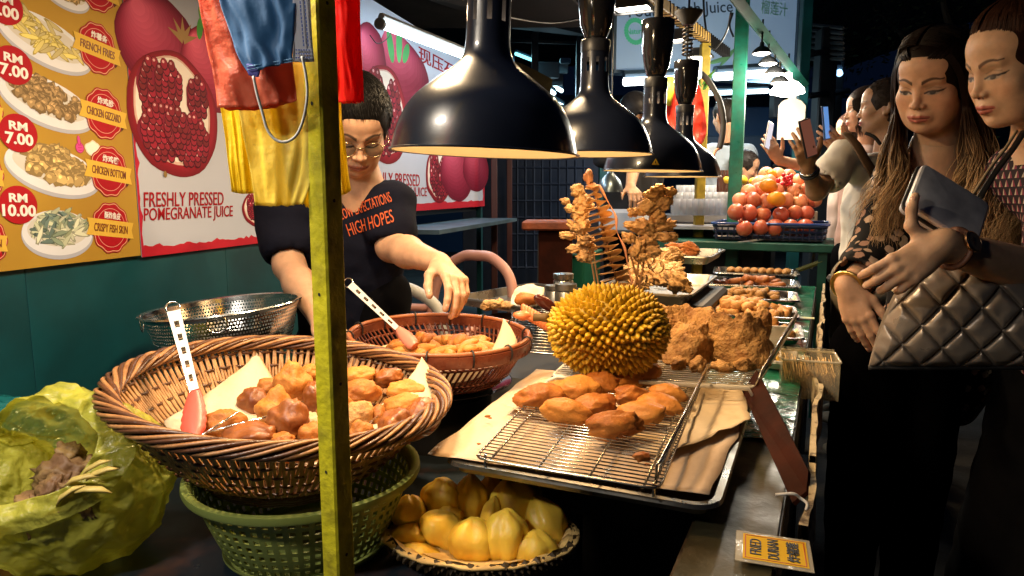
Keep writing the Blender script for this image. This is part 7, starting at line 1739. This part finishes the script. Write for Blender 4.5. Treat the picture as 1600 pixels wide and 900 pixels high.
p = at(1267, 343, 4.2); sk = thing('socket_box', 'cream wall socket box beside the pomegranate crate', 'socket', p, -.2); MB().box((0,0,0),(.07,.03,.10), bev=.004).obj('box', M('cream_plastic', (.62,.58,.42), .5), sk)
for x, z in ((-.012,.012),(.012,.012),(0,-.022)): MB().box((x,-.016,z),(.008,.004,.012)).obj('slot', mMATT, sk)
MB().tube(catmull([at(1150,380,3.9), at(1190,374,3.9), at(1235,368,3.9), at(1262,372,3.9), at(1272,388,3.9), at(1268,420,3.85)], 6), .007, 6).obj('white_cable', mWHITEPL, smooth=True, label='white cable curving along the green table and down its right leg', cat='cable')
# clear wrap and jars left of green pole
MB().box((0,0,0),(.26,.22,.14), bev=.02).obj('foam_box', M('white_foam', (.6,.62,.66), .6), loc=at(975,345,4.2), label='pale grey foam box behind the fried skewers', cat='box', rot=(0,0,-ANG))
mCUP = clearfilm('cup_plastic', (.70,.72,.76), .35, .15)
cupm = MB().lathe([(.028,0),(.036,.10),(.038,.10),(.030,-.002),(0,-.002)], 14).mesh('plastic_cup', mCUP, True)
for j in range(3):
    for i in range(9):
        p = at(1056+i*9+j*4, 336-j*12, 4.3+j*.28); ob('plastic_cup', cupm, None, p, None, 'clear juice cup behind the far lamp', 'cup', 'clear juice cups in rows')
sh_ = slabobj('cup_shelf', 'pale shelf board under the rows of juice cups', at(1095,352,4.5), (.62,.7,.02), -ANG, M('pale_shelf', (.35,.35,.38), .5), 'shelf')
slabobj('juice_counter', 'dark front of the juice counter behind the fried skewers', at(1050,420,4.75), (1.3,.5,.75), -ANG, M('juice_counter', (.03,.03,.04), .6), 'counter')
for i in range(5): 
    p = at(1125+i*5, 290, 4.6); MB().lathe([(.0,0),(.022,0),(.022,.10),(.010,.13),(.010,.16),(0,.16)], 10).obj('bottle', M('dark_bottle', (.08,.03,.02), .2), smooth=50, loc=p-Vector((0,0,.06)), label='dark bottle beside the green pole', cat='bottle', group='bottles left of the green pole')
# ---- second pendant, brown stand, green crates, grid fence, chairs
p = at(953, 300, 3.5); pd = thing('pendant_lamp', 'small unlit dark silver pendant lamp behind the spiral potato', 'lamp', p)
MB().lathe([(.065,0),(.064,.02),(.05,.06),(.02,.09),(.012,.10),(.012,.16),(0,.16)], 28).obj('shade', M('grey_metal', (.16,.20,.22), .3, .9), pd, smooth=60); MB().tube([(0,0,.15),(0,0,.9)], .004, 5).obj('cord', mCORD, pd)
p = at(868, 420, 3.55); bs = thing('wooden_stand', 'red-brown wooden stand with a thick worn top behind the fried skewers', 'stand', (p.x, p.y, 0), -.1)
zt = at(868, 342, 3.55).z
MB().box((-.03,0,zt-.03),(.27,.26,.045), bev=.008).obj('top', M('worn_orange_wood', (.30,.07,.02), .55, col2=(.12,.03,.012), vs=12, bump=.5), bs); MB().box((.0,.02,(zt-.05)/2),(.17,.20,zt-.06), bev=.006).obj('body', mBROWN, bs); MB().box((-.085,.02,(zt-.05)/2),(.006,.19,zt-.1)).obj('edge_strip', mDARK, bs)
p = at(893, 408, 3.9); gcr = thing('green_box', 'dark green plastic box behind the wooden stand', 'box', (p.x, p.y, p.z-.2), -ANG); MB().box((0,0,.12),(.25,.3,.24), bev=.01).obj('body', M('green_plastic', (.01,.10,.06), .4), gcr); MB().box((0,0,.25),(.27,.32,.02), bev=.005).obj('lid', M('green_plastic', (.01,.10,.06)), gcr)
MB().box((0,0,.10),(.4,.5,.6), bev=.01).obj('support_box', mMATT, label='dark box under the green plastic box', cat='box', loc=(p.x,p.y,p.z-.6))
gf = thing('grid_fence', 'dark blue wire grid panel behind the second heat lamp', 'fence', at(850, 320, 6.0)); o0 = Vector(gf.location)
mGF = M('grid_blue', (.004,.010,.028), .7)
for i in range(9): MB().tube([at(808+i*13,250,6.0)-o0, at(808+i*13,420,6.0)-o0], .012, 5).obj('bar', mGF, gf)
for i in range(7): MB().tube([at(800,262+i*26,6.0)-o0, at(920,262+i*26,6.0)-o0], .012, 5).obj('cross_bar', mGF, gf)
slabobj('back_panel', 'dark blue panel behind the wire grid', at(850,340,6.4), (1.5,.05,1.5), 0, M('dark_blue_panel', (.006,.014,.035), .7), 'panel')
for i, (px, d) in enumerate(((772,4.6),(796,5.2))): 
    p = at(px, 240, d); slabobj('upright', ['thin dark red post just right of the juice banner','second thin dark post right of the juice banner'][i], (p.x, p.y, 1.1), (.04,.04,2.2), 0, M('dark_red_paint', (.05,.012,.012), .5), 'post')
def chair(p, rz, mat, label):
    t = thing('plastic_chair', label, 'chair', (p.x, p.y, 0), rz); z0_ = p.z-.86+.0
    MB().tube(catmull([(-.20,0,.42),(-.20,.03,.62),(-.17,.06,.78),(-.08,.08,.855),(.0,.083,.865),(.08,.08,.855),(.17,.06,.78),(.20,.03,.62),(.20,0,.42)], 6), .022, 8, flat=1.0).obj('back_frame', mat, t, smooth=True)
    MB().box((0,-.20,.42),(.42,.42,.03), bev=.012).obj('seat', mat, t)
    for x in (-.18,.18):
        for y in (-.38,-.02): MB().tube([(x,y,.41),(x*1.15,y*1.08,0)], [.022,.016], 6).obj('leg', mat, t)
    for x in (-.22,.22): MB().tube(catmull([(x,.02,.64),(x,-.15,.66),(x,-.34,.62),(x*.95,-.38,.42)],5), .018, 6).obj('armrest', mat, t, smooth=True)
    t.location.z = p.z-.865; return t
chair(at(728, 402, 2.75), R(-30), M('dusty_pink_plastic', (.42,.22,.19), .45), 'dusty pink plastic chair behind the vendor\'s outstretched hand')
chair(at(612, 455, 2.45), R(10), M('grey_plastic', (.45,.47,.48), .45), 'pale grey plastic chair back behind the dark T-shirt')
# blue shelf clutter left of the post line: dim things behind the banner frame
for i in range(22):
    px, py = rnd.uniform(770, 930), rnd.uniform(95, 235)
    d = rnd.uniform(8.5, 10.5); o = MB().box((0,0,0),(rnd.uniform(.1,.5), .1, rnd.uniform(.04,.2)), bev=.01).obj('stall_fitting', M(['fit_blue','fit_teal','fit_grey','fit_dark'][i%4], [(.02,.08,.16),(.01,.12,.13),(.10,.13,.15),(.02,.02,.03)][i%4], .5), loc=at(px, py, d), label='dim shelf fitting far behind the lamps', cat='fitting', group='dim fittings far behind the lamps')
for i in range(30):
    px, py = rnd.choice([(rnd.uniform(975,1040), rnd.uniform(160,230)), (rnd.uniform(1125,1320), rnd.uniform(150,300))])
    d = rnd.uniform(7.0, 9.5); c3 = rnd.choice([(.05,.12,.2),(.16,.16,.17),(.2,.17,.12),(.03,.03,.05),(.02,.15,.16),(.25,.05,.04)])
    MB().box((0,0,0),(rnd.uniform(.08,.35), .15, rnd.uniform(.06,.3)), bev=.012).obj('stall_goods', M('goods%d' % (i % 6), c3, .5), loc=at(px, py, d), label='box of goods on a far stall', cat='goods', group='goods on the far market stalls')
slabobj('back_wall', 'dark navy back wall closing the far end of the market', (2.2, 14.5, 1.6), (26, .1, 3.2), 0, M('navy_wall', (.016,.045,.11), .7), 'wall')
for i, (px, py, d, w_, h_, c3) in enumerate(((1200,205,7.8,1.6,.5,(.02,.06,.14)),(1290,200,7.6,.8,.6,(.02,.05,.12)),(1150,250,7.5,.7,.5,(.03,.05,.08)))):
    slabobj('market_stall', ['blue far stall front behind the white price tag','blue far stall front right of the teal pole','dim far stall front behind the grey shirted man'][i], at(px,py,d), (w_,.2,h_), 0, M('stall_blue%d' % i, c3, .5), 'stall')
# ---- tree mass in the dark above the women
tr = thing('tree', 'dark leafy tree in the night above the women', 'tree', (5.4, 8.5, 0)); mLF = M('night_leaf', (.035,.05,.018), .6)
MB().tube([(0,0,0),(.05,.1,1.6),(-.1,.0,3.2)], [.16,.13,.08], 10).obj('trunk', M('bark', (.06,.045,.03), .9, bump=.6), tr, smooth=True)
for a in range(6): MB().tube([(-.05,.02,2.2+a*.15),(math.cos(a*1.3)*1.1, math.sin(a*1.3)*.8, 3.1+a*.2)], [.06,.02], 6).obj('limb', M('bark', (.06,.045,.03)), tr)
m = MB(); rs = random.Random(3)
for i in range(5200):
    cl = rs.randrange(26); r2_ = random.Random(cl); cx_, cy_, cz_ = r2_.uniform(-2.3,2.0), r2_.uniform(-1,1), r2_.uniform(2.1,4.6)
    p = Vector((cx_+rs.gauss(0,.32), cy_+rs.gauss(0,.3), cz_+rs.gauss(0,.22))); u = Vector((rs.gauss(0,1), rs.gauss(0,1), rs.gauss(0,1))).normalized(); v = u.orthogonal().normalized(); l = rs.uniform(.05,.10)
    m.add([p, p+u*l*.5+v*l*.25, p+u*l, p+u*l*.5-v*l*.25], [(0,1,2,3)])
m.obj('crown', mLF, tr, kind='stuff')

# ---- the fried skewers, jars and the tray at the far left of the counter
mSK = M('pale_crust', (.50,.31,.13), .6, col2=(.34,.18,.07), vs=24, bump=1, bs=90, bd=.006, thr=(.4,.7))
def skewer_item(px, py, d, rx, ry, seed, label, grp, rot=0, amp=.35, lump=.6, mt=None, cat='fried skewer', name='fried_skewer_piece'):
    k = d/FPX; return blob((rx*k, min(rx,ry)*k*.8, ry*k), seed, amp, 1.6, 4, .12, 6, lump).obj(name, mt or mSK, smooth=True, loc=at(px, py, d), rot=(0, rot, 0), label=label, cat=cat, group=grp)
D = 1.98
sk1 = thing('fried_skewer', 'tall skewer of knobbly fried squid left of the spiral potato', 'fried skewer', at(925,440,D)); 
def onsk(par, lst, D):
    o0 = Vector(par.location)
    for i, (px, py, rx, ry, rot, nm) in enumerate(lst):
        k = D/FPX; blob((rx*k*.86, min(rx,ry)*k*.8, ry*k*.86), i*3+int(px), .30, 1.7, 4, .10, 5, .42).obj(nm, mSK, par, smooth=True, loc=at(px, py, D+rnd.uniform(-.015,.015))-o0, rot=(0, rot, 0))
onsk(sk1, [(902,298,12,11,.4,'crust'),(884,315,9,6,.6,'crust'),(912,318,17,15,0,'crust'),(905,335,14,12,0,'crust'),(898,355,16,7,.6,'wing'),(888,368,15,7,.1,'wing'),(910,352,14,12,0,'crust'),(900,388,16,8,-.2,'wing'),(915,375,15,12,0,'crust'),(914,400,16,12,0,'crust'),(892,326,10,7,.3,'crust'),(920,388,13,11,0,'crust')], D)
for x in (0, 5): MB().tube([at(922+x,395,D)-Vector(sk1.location), at(934+x,470,D)-Vector(sk1.location)], .0028, 6).obj('stick', M('bamboo', (.30,.16,.07), .6), sk1)
sk2 = thing('fried_skewer', 'tall skewer of fried chicken bottoms right of the spiral potato', 'fried skewer', at(1000,440,D)); D2 = 2.0
onsk(sk2, [(1030,296,12,9,.2,'crust'),(1022,308,20,12,.0,'crust'),(1048,300,10,8,.2,'crust'),(1010,325,17,13,0,'crust'),(1038,318,15,10,-.4,'crust'),(990,332,10,8,.2,'crust'),(1028,338,14,12,0,'crust'),(1004,355,22,14,0,'crust'),(985,352,12,7,.1,'wing'),(1038,352,22,9,-.1,'wing'),(1040,370,22,9,.05,'wing'),(982,372,12,9,.3,'wing'),(1012,372,18,14,0,'crust'),(996,388,12,18,.4,'wing'),(1018,392,18,12,0,'crust'),(1002,402,12,8,0,'crust')], D2)
for x0_, x1_ in ((1000,990),(1008,996),(985,1004)): MB().tube([at(x0_,398,D2)-Vector(sk2.location), at(x1_,465,D2)-Vector(sk2.location)], .0032, 6).obj('stick', M('bamboo', (.30,.16,.07)), sk2)
# spiral potato on its stick
sp = thing('spiral_potato', 'tall fried spiral potato on a stick standing behind the durian', 'spiral potato', at(960,450,1.93)); o0 = Vector(sp.location)
top, bot = at(921,288,1.93)-o0, at(968,468,1.93)-o0; ax = (bot-top); P = []
turns = 18; n = turns*26; e1 = Vector((1,0,.28)).normalized(); e2 = Vector((0,1,-.24)).normalized()
rows_ = []
for i in range(n+1):
    f = i/n; a = f*turns*2*PI; r_ = .012+.030*min(1, f*3.0)+.002*math.sin(a*.37); c = top+ax*f+Vector((.006*math.sin(f*9),0,0)); dv = e1*math.cos(a)+e2*math.sin(a); th = .0011+.0005*noise.noise(Vector((i*.1,0,0)))
    wob = Vector((0,0,.003*math.sin(a*2.3+1)))
    rows_.append([c+dv*.003+Vector((0,0,th))+wob*.2, c+dv*r_+Vector((0,0,th*.6))+wob, c+dv*(r_+.002)+wob, c+dv*r_-Vector((0,0,th*.6))+wob, c+dv*.003-Vector((0,0,th))+wob*.2, c+dv*.003+Vector((0,0,th))+wob*.2])
MB().grid(rows_).obj('spiral', M('potato_crisp', (.80,.58,.28), .45, col2=(.45,.22,.07), vs=20, bump=.3, transl=.12), sp, smooth=50)
MB().tube([top+Vector((0,0,.03)), bot+Vector((.01,0,-.02))], .0026, 6).obj('stick', M('bamboo', (.30,.16,.07)), sp)
blob((.012,.010,.022), 3, .3, 1.5, 3, .1, 5, .4).obj('tip', M('pink_sausage2', (.60,.28,.14), .4), sp, smooth=True, loc=top+Vector((-.002,0,.018)))
blob((.018,.014,.009), 5, .3, 1.5, 3, .1, 5, .4).obj('tip', M('pink_sausage2', (.60,.28,.14)), sp, smooth=True, loc=top+Vector((.010,0,-.006)))
rb_ = [at(*q)-o0 for q in ((937,290,1.90),(948,312,1.90),(962,338,1.90),(964,362,1.90),(976,388,1.90),(982,420,1.90),(990,450,1.90))]
MB().tube(catmull(rb_, 5), [.005+.003*math.sin(i*.7) for i in range(31)], 6, flat=.5).obj('peel_ribbon', M('pink_peel', (.62,.30,.18), .4, transl=.2), sp, smooth=True)
# container they stand in
p = at(955, 478, 1.95); cb = thing('steel_container', 'square steel and wire container that holds the fried skewers upright', 'container', (p.x, p.y, .80), -ANG+.1)
for x, y, w_, d_ in ((0,-.07,.24,.003),(0,.07,.24,.003),(-.12,0,.003,.14),(.12,0,.003,.14)): MB().box((x,y,.055),(w_,d_,.11)).obj('wall', clearfilm('scuffed_clear', (.45,.42,.30), .5, .2), cb)
MB().tube([(x,y,.112) for x, y in rrect(.122,.072,.012)], .004, 6, closed=True).obj('rim', mCHROME, cb, smooth=True)
for i, (px, py, d, h_, lb) in enumerate(((884,468,1.92,.10,'tall steel shaker jar left of the durian top'),(880,448,2.10,.09,'second steel jar behind the tall shaker'),(868,462,2.05,.07,'short steel jar behind the dark sausage'))):
    p = at(px, py, d); MB().lathe([(0,0),(.030,0),(.031,h_*.75),(.027,h_*.80),(.031,h_*.83),(.031,h_),(0,h_+.002)], 28).obj('steel_jar', mSTEELD, smooth=50, loc=(p.x,p.y,p.z-h_*.55), label=lb, cat='jar')
sq = mGIZ
big = onz(1040, 440, .86); bt = tray_mesh(.16,.30,.04,.03,.01,.02).obj('steel_tray', mSTEELD, smooth=40, loc=at(1030,436,2.55)+Vector((0,0,-.05)), rot=(0,0,-ANG), label='deep steel tray of fried squid behind the skewers', cat='tray')
mSQ = M('pale_squid_crust', (.50,.34,.16), .6, col2=(.30,.17,.07), vs=26, bump=1, bs=90, bd=.005)
for i in range(26):
    px, py = rnd.uniform(985,1060), rnd.uniform(395,452); d = 2.25+(452-py)/60*.35; skewer_item(px, py, d, rnd.uniform(12,20), rnd.uniform(8,13), 700+i, 'pale fried squid piece behind the skewers', 'fried squid heaped behind the skewers', rnd.uniform(-.8,.8), .4, .8, mSQ, 'fried squid', 'fried_squid')
for i in range(12):
    a = rnd.uniform(0,6); p = at(rnd.uniform(990,1050), rnd.uniform(402,445), 2.22); MB().tube(arcpts((0,0,0), rnd.uniform(.018,.03), 0, rnd.uniform(3,5), 10, 'xz'), .004, 6, flat=.6).obj('squid_ring', mSQ, smooth=True, loc=p, rot=(rnd.uniform(-.6,.6),a,rnd.uniform(-1,1)), label='thin fried squid ring on the heap', cat='fried squid', group='curled squid rings on the heap')
t3 = at(1068, 398, 3.2); tray_mesh(.15,.22,.035,.03,.01,.015).obj('steel_tray', mSTEELD, smooth=40, loc=t3+Vector((0,0,-.02)), rot=(0,0,-ANG), label='steel tray of orange prawns by the yellow post', cat='tray')
for i in range(12): skewer_item(rnd.uniform(1040,1085), rnd.uniform(384,402), 3.15, 11, 5, 800+i, 'fried prawn by the yellow post', 'fried prawns by the yellow post', rnd.uniform(-.6,.6), .3, .4, mRSTR, 'fried prawn', 'fried_prawn')
slabobj('black_crate', 'black plastic crate right of the fried squid heap', at(1040,470,2.55)+Vector((0.02,0,-.05)), (.34,.55,.16), -ANG, mMATT, 'crate')
slabobj('side_table', 'dark table under the trays behind the durian', (lambda p: (p.x,p.y,.36))(at(960,470,2.25)), (.75,1.1,.76), -ANG, mMATT, 'table')
# spiral sausage, dark sausage, paper bag
ss = thing('spiral_sausage', 'orange spiral cut sausage lying beside the durian\'s left side', 'sausage', at(838,497,1.50)); n = 120; ax = at(858,512,1.48)-at(815,488,1.52)
MB().tube([ax*(f-.5)+Vector((0,.010*math.cos(f*60),.011*math.sin(f*60))) for f in [i/n for i in range(n)]], .0055, 7).obj('coil', M('orange_sausage', (.66,.20,.07), .35, sss=.1), ss, smooth=True)
blob((.022,.012,.011), 5, .1).obj('end', M('orange_sausage', (.66,.20,.07)), ss, smooth=True, loc=(-.03,0,.006)); blob((.026,.009,.009), 5, .1).obj('core', M('orange_sausage', (.66,.20,.07)), ss, smooth=True)
o = blob((.034,.014,.014), 9, .08, 1, 4).obj('dark_sausage', M('dark_sausage', (.07,.012,.008), .25, coat=.4), smooth=True, loc=at(853,474,1.62), rot=(0,.6,.2), label='dark glossy sausage propped up left of the durian', cat='sausage')
pb = at(826,458,1.80); poly_sheet('paper_bag', [at(*q) for q in ((806,452,1.80),(822,446,1.82),(850,448,1.82),(850,458,1.80),(846,472,1.78),(820,478,1.76),(798,474,1.76),(800,462,1.78))], 'small crumpled white paper bag in the steel tray', M('white_paper', (.62,.60,.52), .7, transl=.1), amp=.01, seed=5, cr=18, sub=14)
blob((.030,.022,.018), 15, .2).obj('bun', mFRY, smooth=True, loc=at(822,468,1.74), label='brown bun poking out of the white paper bag', cat='bun')
for i in range(10): blob((.018,.013,.010), 850+i, .25, 1.5, 3, .05, 5, .3).obj('fried_scrap', mSK, smooth=True, loc=at(772+rnd.uniform(-14,22), 474+rnd.uniform(-4,6), 1.80), rot=(0,0,i), label='little fried scrap by the paper bag', cat='fried snack', group='fried scraps in the steel tray')

# ================================================================ people further off
def far_person(label, hc, yaw, hair, skin, shirt, hs=1.0, pitch=-.1, arms=(), strap=False, shade=None, longhair=False, trousers=None, cap=False, tor=(.17,.12), bodydir=None, handh=.0045, lowz=.05):
    hc = Vector(hc); base = Vector((hc.x, hc.y+.03, 0)); t = thing('person', label, 'person', base); Mh = rig(hc, yaw, pitch, 0, hs)
    nb = hc+Vector((0,.02,-.20))-Vector((-math.sin(yaw), math.cos(yaw), 0))*.03
    parts = [head_mesh(Mh, [(Mh@Vector((0,-.03,-.07)), .052), (nb, .056)], skin, h=.0034, fem=longhair)[:3]]
    by = yaw if bodydir is None else bodydir; rt = Vector((math.cos(by), math.sin(by), 0))
    shl = []
    for a in arms:
        sh, el, wr, f, nbv, side = a
        def fn(s):
            s.cap(sh, el, .048, .040, .02); s.cap(el, wr, .040, .026, .02); return hand_prims(s, wr, f, nbv, side, [(.5,.6,.3)]*4, 1.0, .08, ((.75,.6,-.2),(.5,.85,-.1),(.3,.95,-.1)))
        parts.append(limb_mesh(fn, [sh, el, wr, wr+f.normalized()*.19], skin, .0036, .06)[:3]); shl.append((sh, el))
    P, Q, cl = join_np(parts); np_obj('body', P-np.array(base), Q, mSKIN, t, cl)
    S0, S1 = nb+rt*.18+Vector((0,0,-.07)), nb-rt*.18+Vector((0,0,-.07))
    def fn(s):
        c = nb+Vector((0,0,-.25)); rm = (0,0,by); s.ell(c, (tor[0],tor[1],.22), .03, rot=rm); s.ell(c+Vector((0,0,-.22)), (tor[0]*.92,tor[1]*1.0,.2), .06, rot=rm)
        s.cap(nb+Vector((0,0,-.04)), S0, .055, .058, .04); s.cap(nb+Vector((0,0,-.04)), S1, .055, .058, .04)
        done = 0
        for sh, el in shl: e = sh+(el-sh)*.6; s.cap(sh, e, .066, .072, .03); s.cap(e+(el-sh)*.03, el+(el-sh)*.5, .056, .055, .008, sub=True)
        if len(shl) < 2: s.cap(S0 if not shl or (S0-shl[0][0]).length > (S1-shl[0][0]).length else S1, (S0 if not shl or (S0-shl[0][0]).length > (S1-shl[0][0]).length else S1)+Vector((0,0,-.28)), .058, .055, .03)
        s.cap(nb, nb+Vector((0,0,.1)), .060, .07, .008, sub=True)
    sh_ob = cloth('shirt', base, t, shirt, fn, (base.x-.42, base.y-.42, nb.z-.72), (base.x+.42, base.y+.42, nb.z+.05), .009, (.012,.004), int(hc.x*100) % 50+1)
    def fn2(s):
        for x in (-.09,.09): q = base+rt*x; s.cap((q.x,q.y,nb.z-.55), (q.x,q.y,.1), .095, .055, .03)
    cloth('trousers', base, t, trousers or M('dark_trousers', (.003,.003,.004)), fn2, (base.x-.3, base.y-.3, .05), (base.x+.3, base.y+.3, nb.z-.42), .014)
    for x in (-.09,.09): q = rt*x; blob((.042,.12,.04), 3, .05, 1, 3).obj('shoe', M('canvas_shoe', (.34,.27,.18), .7, bump=.3), t, smooth=True, loc=(q.x, q.y-.02, .04), rot=(0,0,by))
    if cap:
        hair_cap('cap', Mh, base, t, (.012,.012,.014), .014, cuts=[((0,.095,-.055),(.085,.075,.095))], low=.0, h=.004, extra=lambda s: s.ell((0,.10,.045), (.055,.055,.008), .01))
    else:
        hair_cap('hair', Mh, base, t, hair, .012 if longhair else .009, cuts=[((0,.085,-.045),(.080,.080,.100)), ((.088,.012,-.05),(.028,.045,.055)), ((-.088,.012,-.05),(.028,.045,.055))] if not longhair else [((0,.095,-.030),(.068,.078,.100))], low=-.12 if longhair else -.04, h=.004)
        if longhair:
            rs = random.Random(4); paths, cols = [], []
            for i in range(420):
                a = rs.uniform(.5, 2*PI-.5)+PI/2; r_ = Vector((.075*math.cos(a), -.014+.092*math.sin(a), .06)); e_ = Vector((.090*math.cos(a), -.03+.095*math.sin(a), -.10-.05*rs.random()))
                P4 = catmull([Vector((0,-.02,.125)), r_*1.06, Vector((.092*math.cos(a), -.02+.10*math.sin(a), -.02)), e_], 4); b = rs.uniform(.5,1.6); paths.append([Mh@p for p in P4]); cols.append([tuple(c*b for c in hair)]*len(P4))
            hair_strands('hair_lengths', paths, base, t, cols, .003, 3)
        else: short_hair(Mh, base, t, hair, 700, .013, .0, grow=.009, seed=4, lift=.2)
    return t, base, Mh, nb
def phone(p, rot, label, case=(.02,.02,.022), scr=None, scale=1.0):
    t = thing('phone', label, 'phone', p, rot=rot); t.scale = (scale,)*3
    MB().box((0,0,0),(.074,.009,.152), bev=.003).obj('case', M('case_%d' % int(case[0]*100), case, .3), t); MB().box((0,-.0052,0),(.066,.0015,.142)).obj('screen', scr or M('dim_screen', (.02,.02,.02), .1, emit=(.30,.10,.06), es=.5), t)
    for z in (0,.02): MB().lathe([(0,0),(.006,0),(.006,.002),(0,.002)], 12).xf(Matrix.Translation((.02,.005,.05+z)) @ Matrix.Rotation(-PI/2, 4, 'X')).obj('camera_lens', mMATT, t)
    return t
mTEE = M('off_white_tee', (.82,.76,.66), .85, var=.05, bump=.3, bs=20, bd=.01)
h1 = at(1382, 168, 3.10); sh1, el1, wr1 = at(1318, 242, 3.02), at(1276, 298, 2.95), at(1262, 262, 2.86)
th = at(1254, 222, 2.80)
pm_, pb_, pMh, pnb = far_person('man in an off-white T-shirt with a brown strap, raising a phone over the fruit', h1, R(62), (.03,.022,.018), (.40,.22,.12), mTEE, 1.0, .0, [(sh1, el1, wr1, (th-wr1), Vector((-.2,-1,.1)), 1)], trousers=M('khaki', (.20,.16,.10), .8, bump=.2), tor=(.19,.14), bodydir=R(20))
MB().tube([p-pb_ for p in catmull([at(1322,208,2.98), at(1338,226,2.90), at(1352,250,2.87), at(1366,275,2.86), at(1380,320,2.88)], 5)], .024, 8, flat=.22).obj('strap', M('brown_webbing', (.10,.055,.025), .7), pm_, smooth=True)
MB().tube([p-pb_ for p in catmull([at(1352,208,2.98), at(1366,214,2.96), at(1376,226,2.95)], 5)], .008, 6).obj('strap_cord', mMATT, pm_, smooth=True)
MB().tube([(.165*math.cos(a)+.0, .125*math.sin(a), pnb.z-.56) for a in [2*PI*k/30 for k in range(30)]], .018, 6, closed=True).obj('belt', M('belt_brown', (.03,.022,.015), .5), pm_)
k = (wr1-el1).normalized(); a_ = k.orthogonal().normalized(); b_ = k.cross(a_)
for off, rr, mt in ((-.03,.034,'black'),(-.012,.032,'silver')):
    MB().tube([wr1+k*off+(a_*math.cos(q)+b_*math.sin(q))*rr-pb_ for q in [2*PI*i/24 for i in range(24)]], .007 if mt == 'black' else .004, 6, closed=True).obj('bracelet', mMATT if mt == 'black' else mCHROME, pm_, smooth=True)
phone(at(1262, 216, 2.80), (R(-8), R(-14), R(35)), 'dark phone with a dim screen held up by the man in the off-white T-shirt')
h2 = at(1352, 172, 3.65); w2 = at(1312, 236, 3.30)
far_person('woman with a dark bob in profile, raising a blue phone behind the man', h2, R(78), (.018,.011,.008), (.46,.25,.15), M('pale_pink_top', (.5,.33,.28), .8), .95, -.05, [(at(1345,250,3.6), at(1340,275,3.45), w2, at(1294,208,3.2)-w2, Vector((-.4,-.9,.2)), 1)], longhair=True, bodydir=R(60))
phone(at(1290, 192, 3.22), (R(-6), R(-6), R(50)), 'blue phone held up by the woman with the dark bob', (.05,.12,.28), M('blue_screen', (.02,.02,.02), .1, emit=(.15,.35,.8), es=.8))
h3_ = at(1330, 205, 4.4); w3 = at(1216, 250, 4.05)
far_person('person with brown hair mostly hidden, stretching a lit arm towards the fruit', h3_, R(85), (.07,.03,.018), (.50,.29,.18), M('pale_sleeve', (.5,.38,.33), .8), .95, .0, [(at(1322,268,4.3), at(1290,268,4.2), w3, at(1196,212,3.98)-w3, Vector((-.3,-.9,.2)), 1)], longhair=True, bodydir=R(60))
phone(at(1201, 212, 4.0), (R(4), R(10), R(50)), 'small white phone held furthest left over the pomegranates', (.55,.55,.58), M('white_screen', (.4,.4,.4), .2, emit=(.8,.85,1), es=.8))
far_person('juice vendor in a black cap and black shirt bending over his counter', at(992, 178, 4.3), R(215), (.02,.015,.012), (.42,.24,.14), M('black_shirt', (.012,.012,.014), .85), 1.0, -.5, [(at(975,235,4.2), at(990,262,4.0), at(985,292,3.8), Vector((.1,-.6,-.3)), Vector((0,-.3,.9)), 1)], cap=True, bodydir=R(200))
far_person('man in a pale grey-blue shirt seen from behind, left of the green pole', at(1133, 182, 5.2), R(20), (.015,.012,.01), (.36,.21,.13), M('grey_blue_shirt', (.22,.27,.33), .85), 1.0, -.2, bodydir=R(10))
far_person('seated person with short dark hair behind the pomegranate heap', at(1163, 262, 5.0), R(250), (.014,.011,.01), (.36,.20,.12), M('dark_grey_shirt', (.06,.065,.075), .85), 1.0, -.3, bodydir=R(200))
# stray shoe of someone further along the street
p = onz(1330, 655, 0.04); 
# ================================================================ where look-alikes share a label, say which one is meant by its place in the heap
def _screen(o):
    p = o.matrix_world.translation; c, s_ = math.cos(PITCH), math.sin(PITCH); y, z = p.y, p.z-CAMZ
    d = y*c - z*s_; return (p.x/d, (z*c + y*s_)/d)
bpy.context.view_layer.update()
_ord = ['first','second','third','fourth','fifth','sixth','seventh','eighth','ninth','tenth','eleventh','twelfth']
_by = {}
for o in bpy.data.objects:
    if o.parent is None and o.get('label') and o.get('category') and o.get('group'): _by.setdefault((o['group'], o['label']), []).append(o)
for (g_, l_), L_ in _by.items():
    n = len(L_)
    if n < 2: continue
    nr = 1 if n < 6 else max(2, -(-n//9)); L_.sort(key=lambda o: _screen(o)[1]); per = -(-n//nr)
    for r_ in range(nr):
        row = sorted(L_[r_*per:(r_+1)*per], key=lambda o: _screen(o)[0])
        for i, o in enumerate(row):
            w = _ord[i]+' from the left' + ('' if nr == 1 else (' in its lowest row' if r_ == 0 else ' in its top row' if r_ == nr-1 else ' in its %s row up' % _ord[r_]))
            o['label'] = l_+', '+w
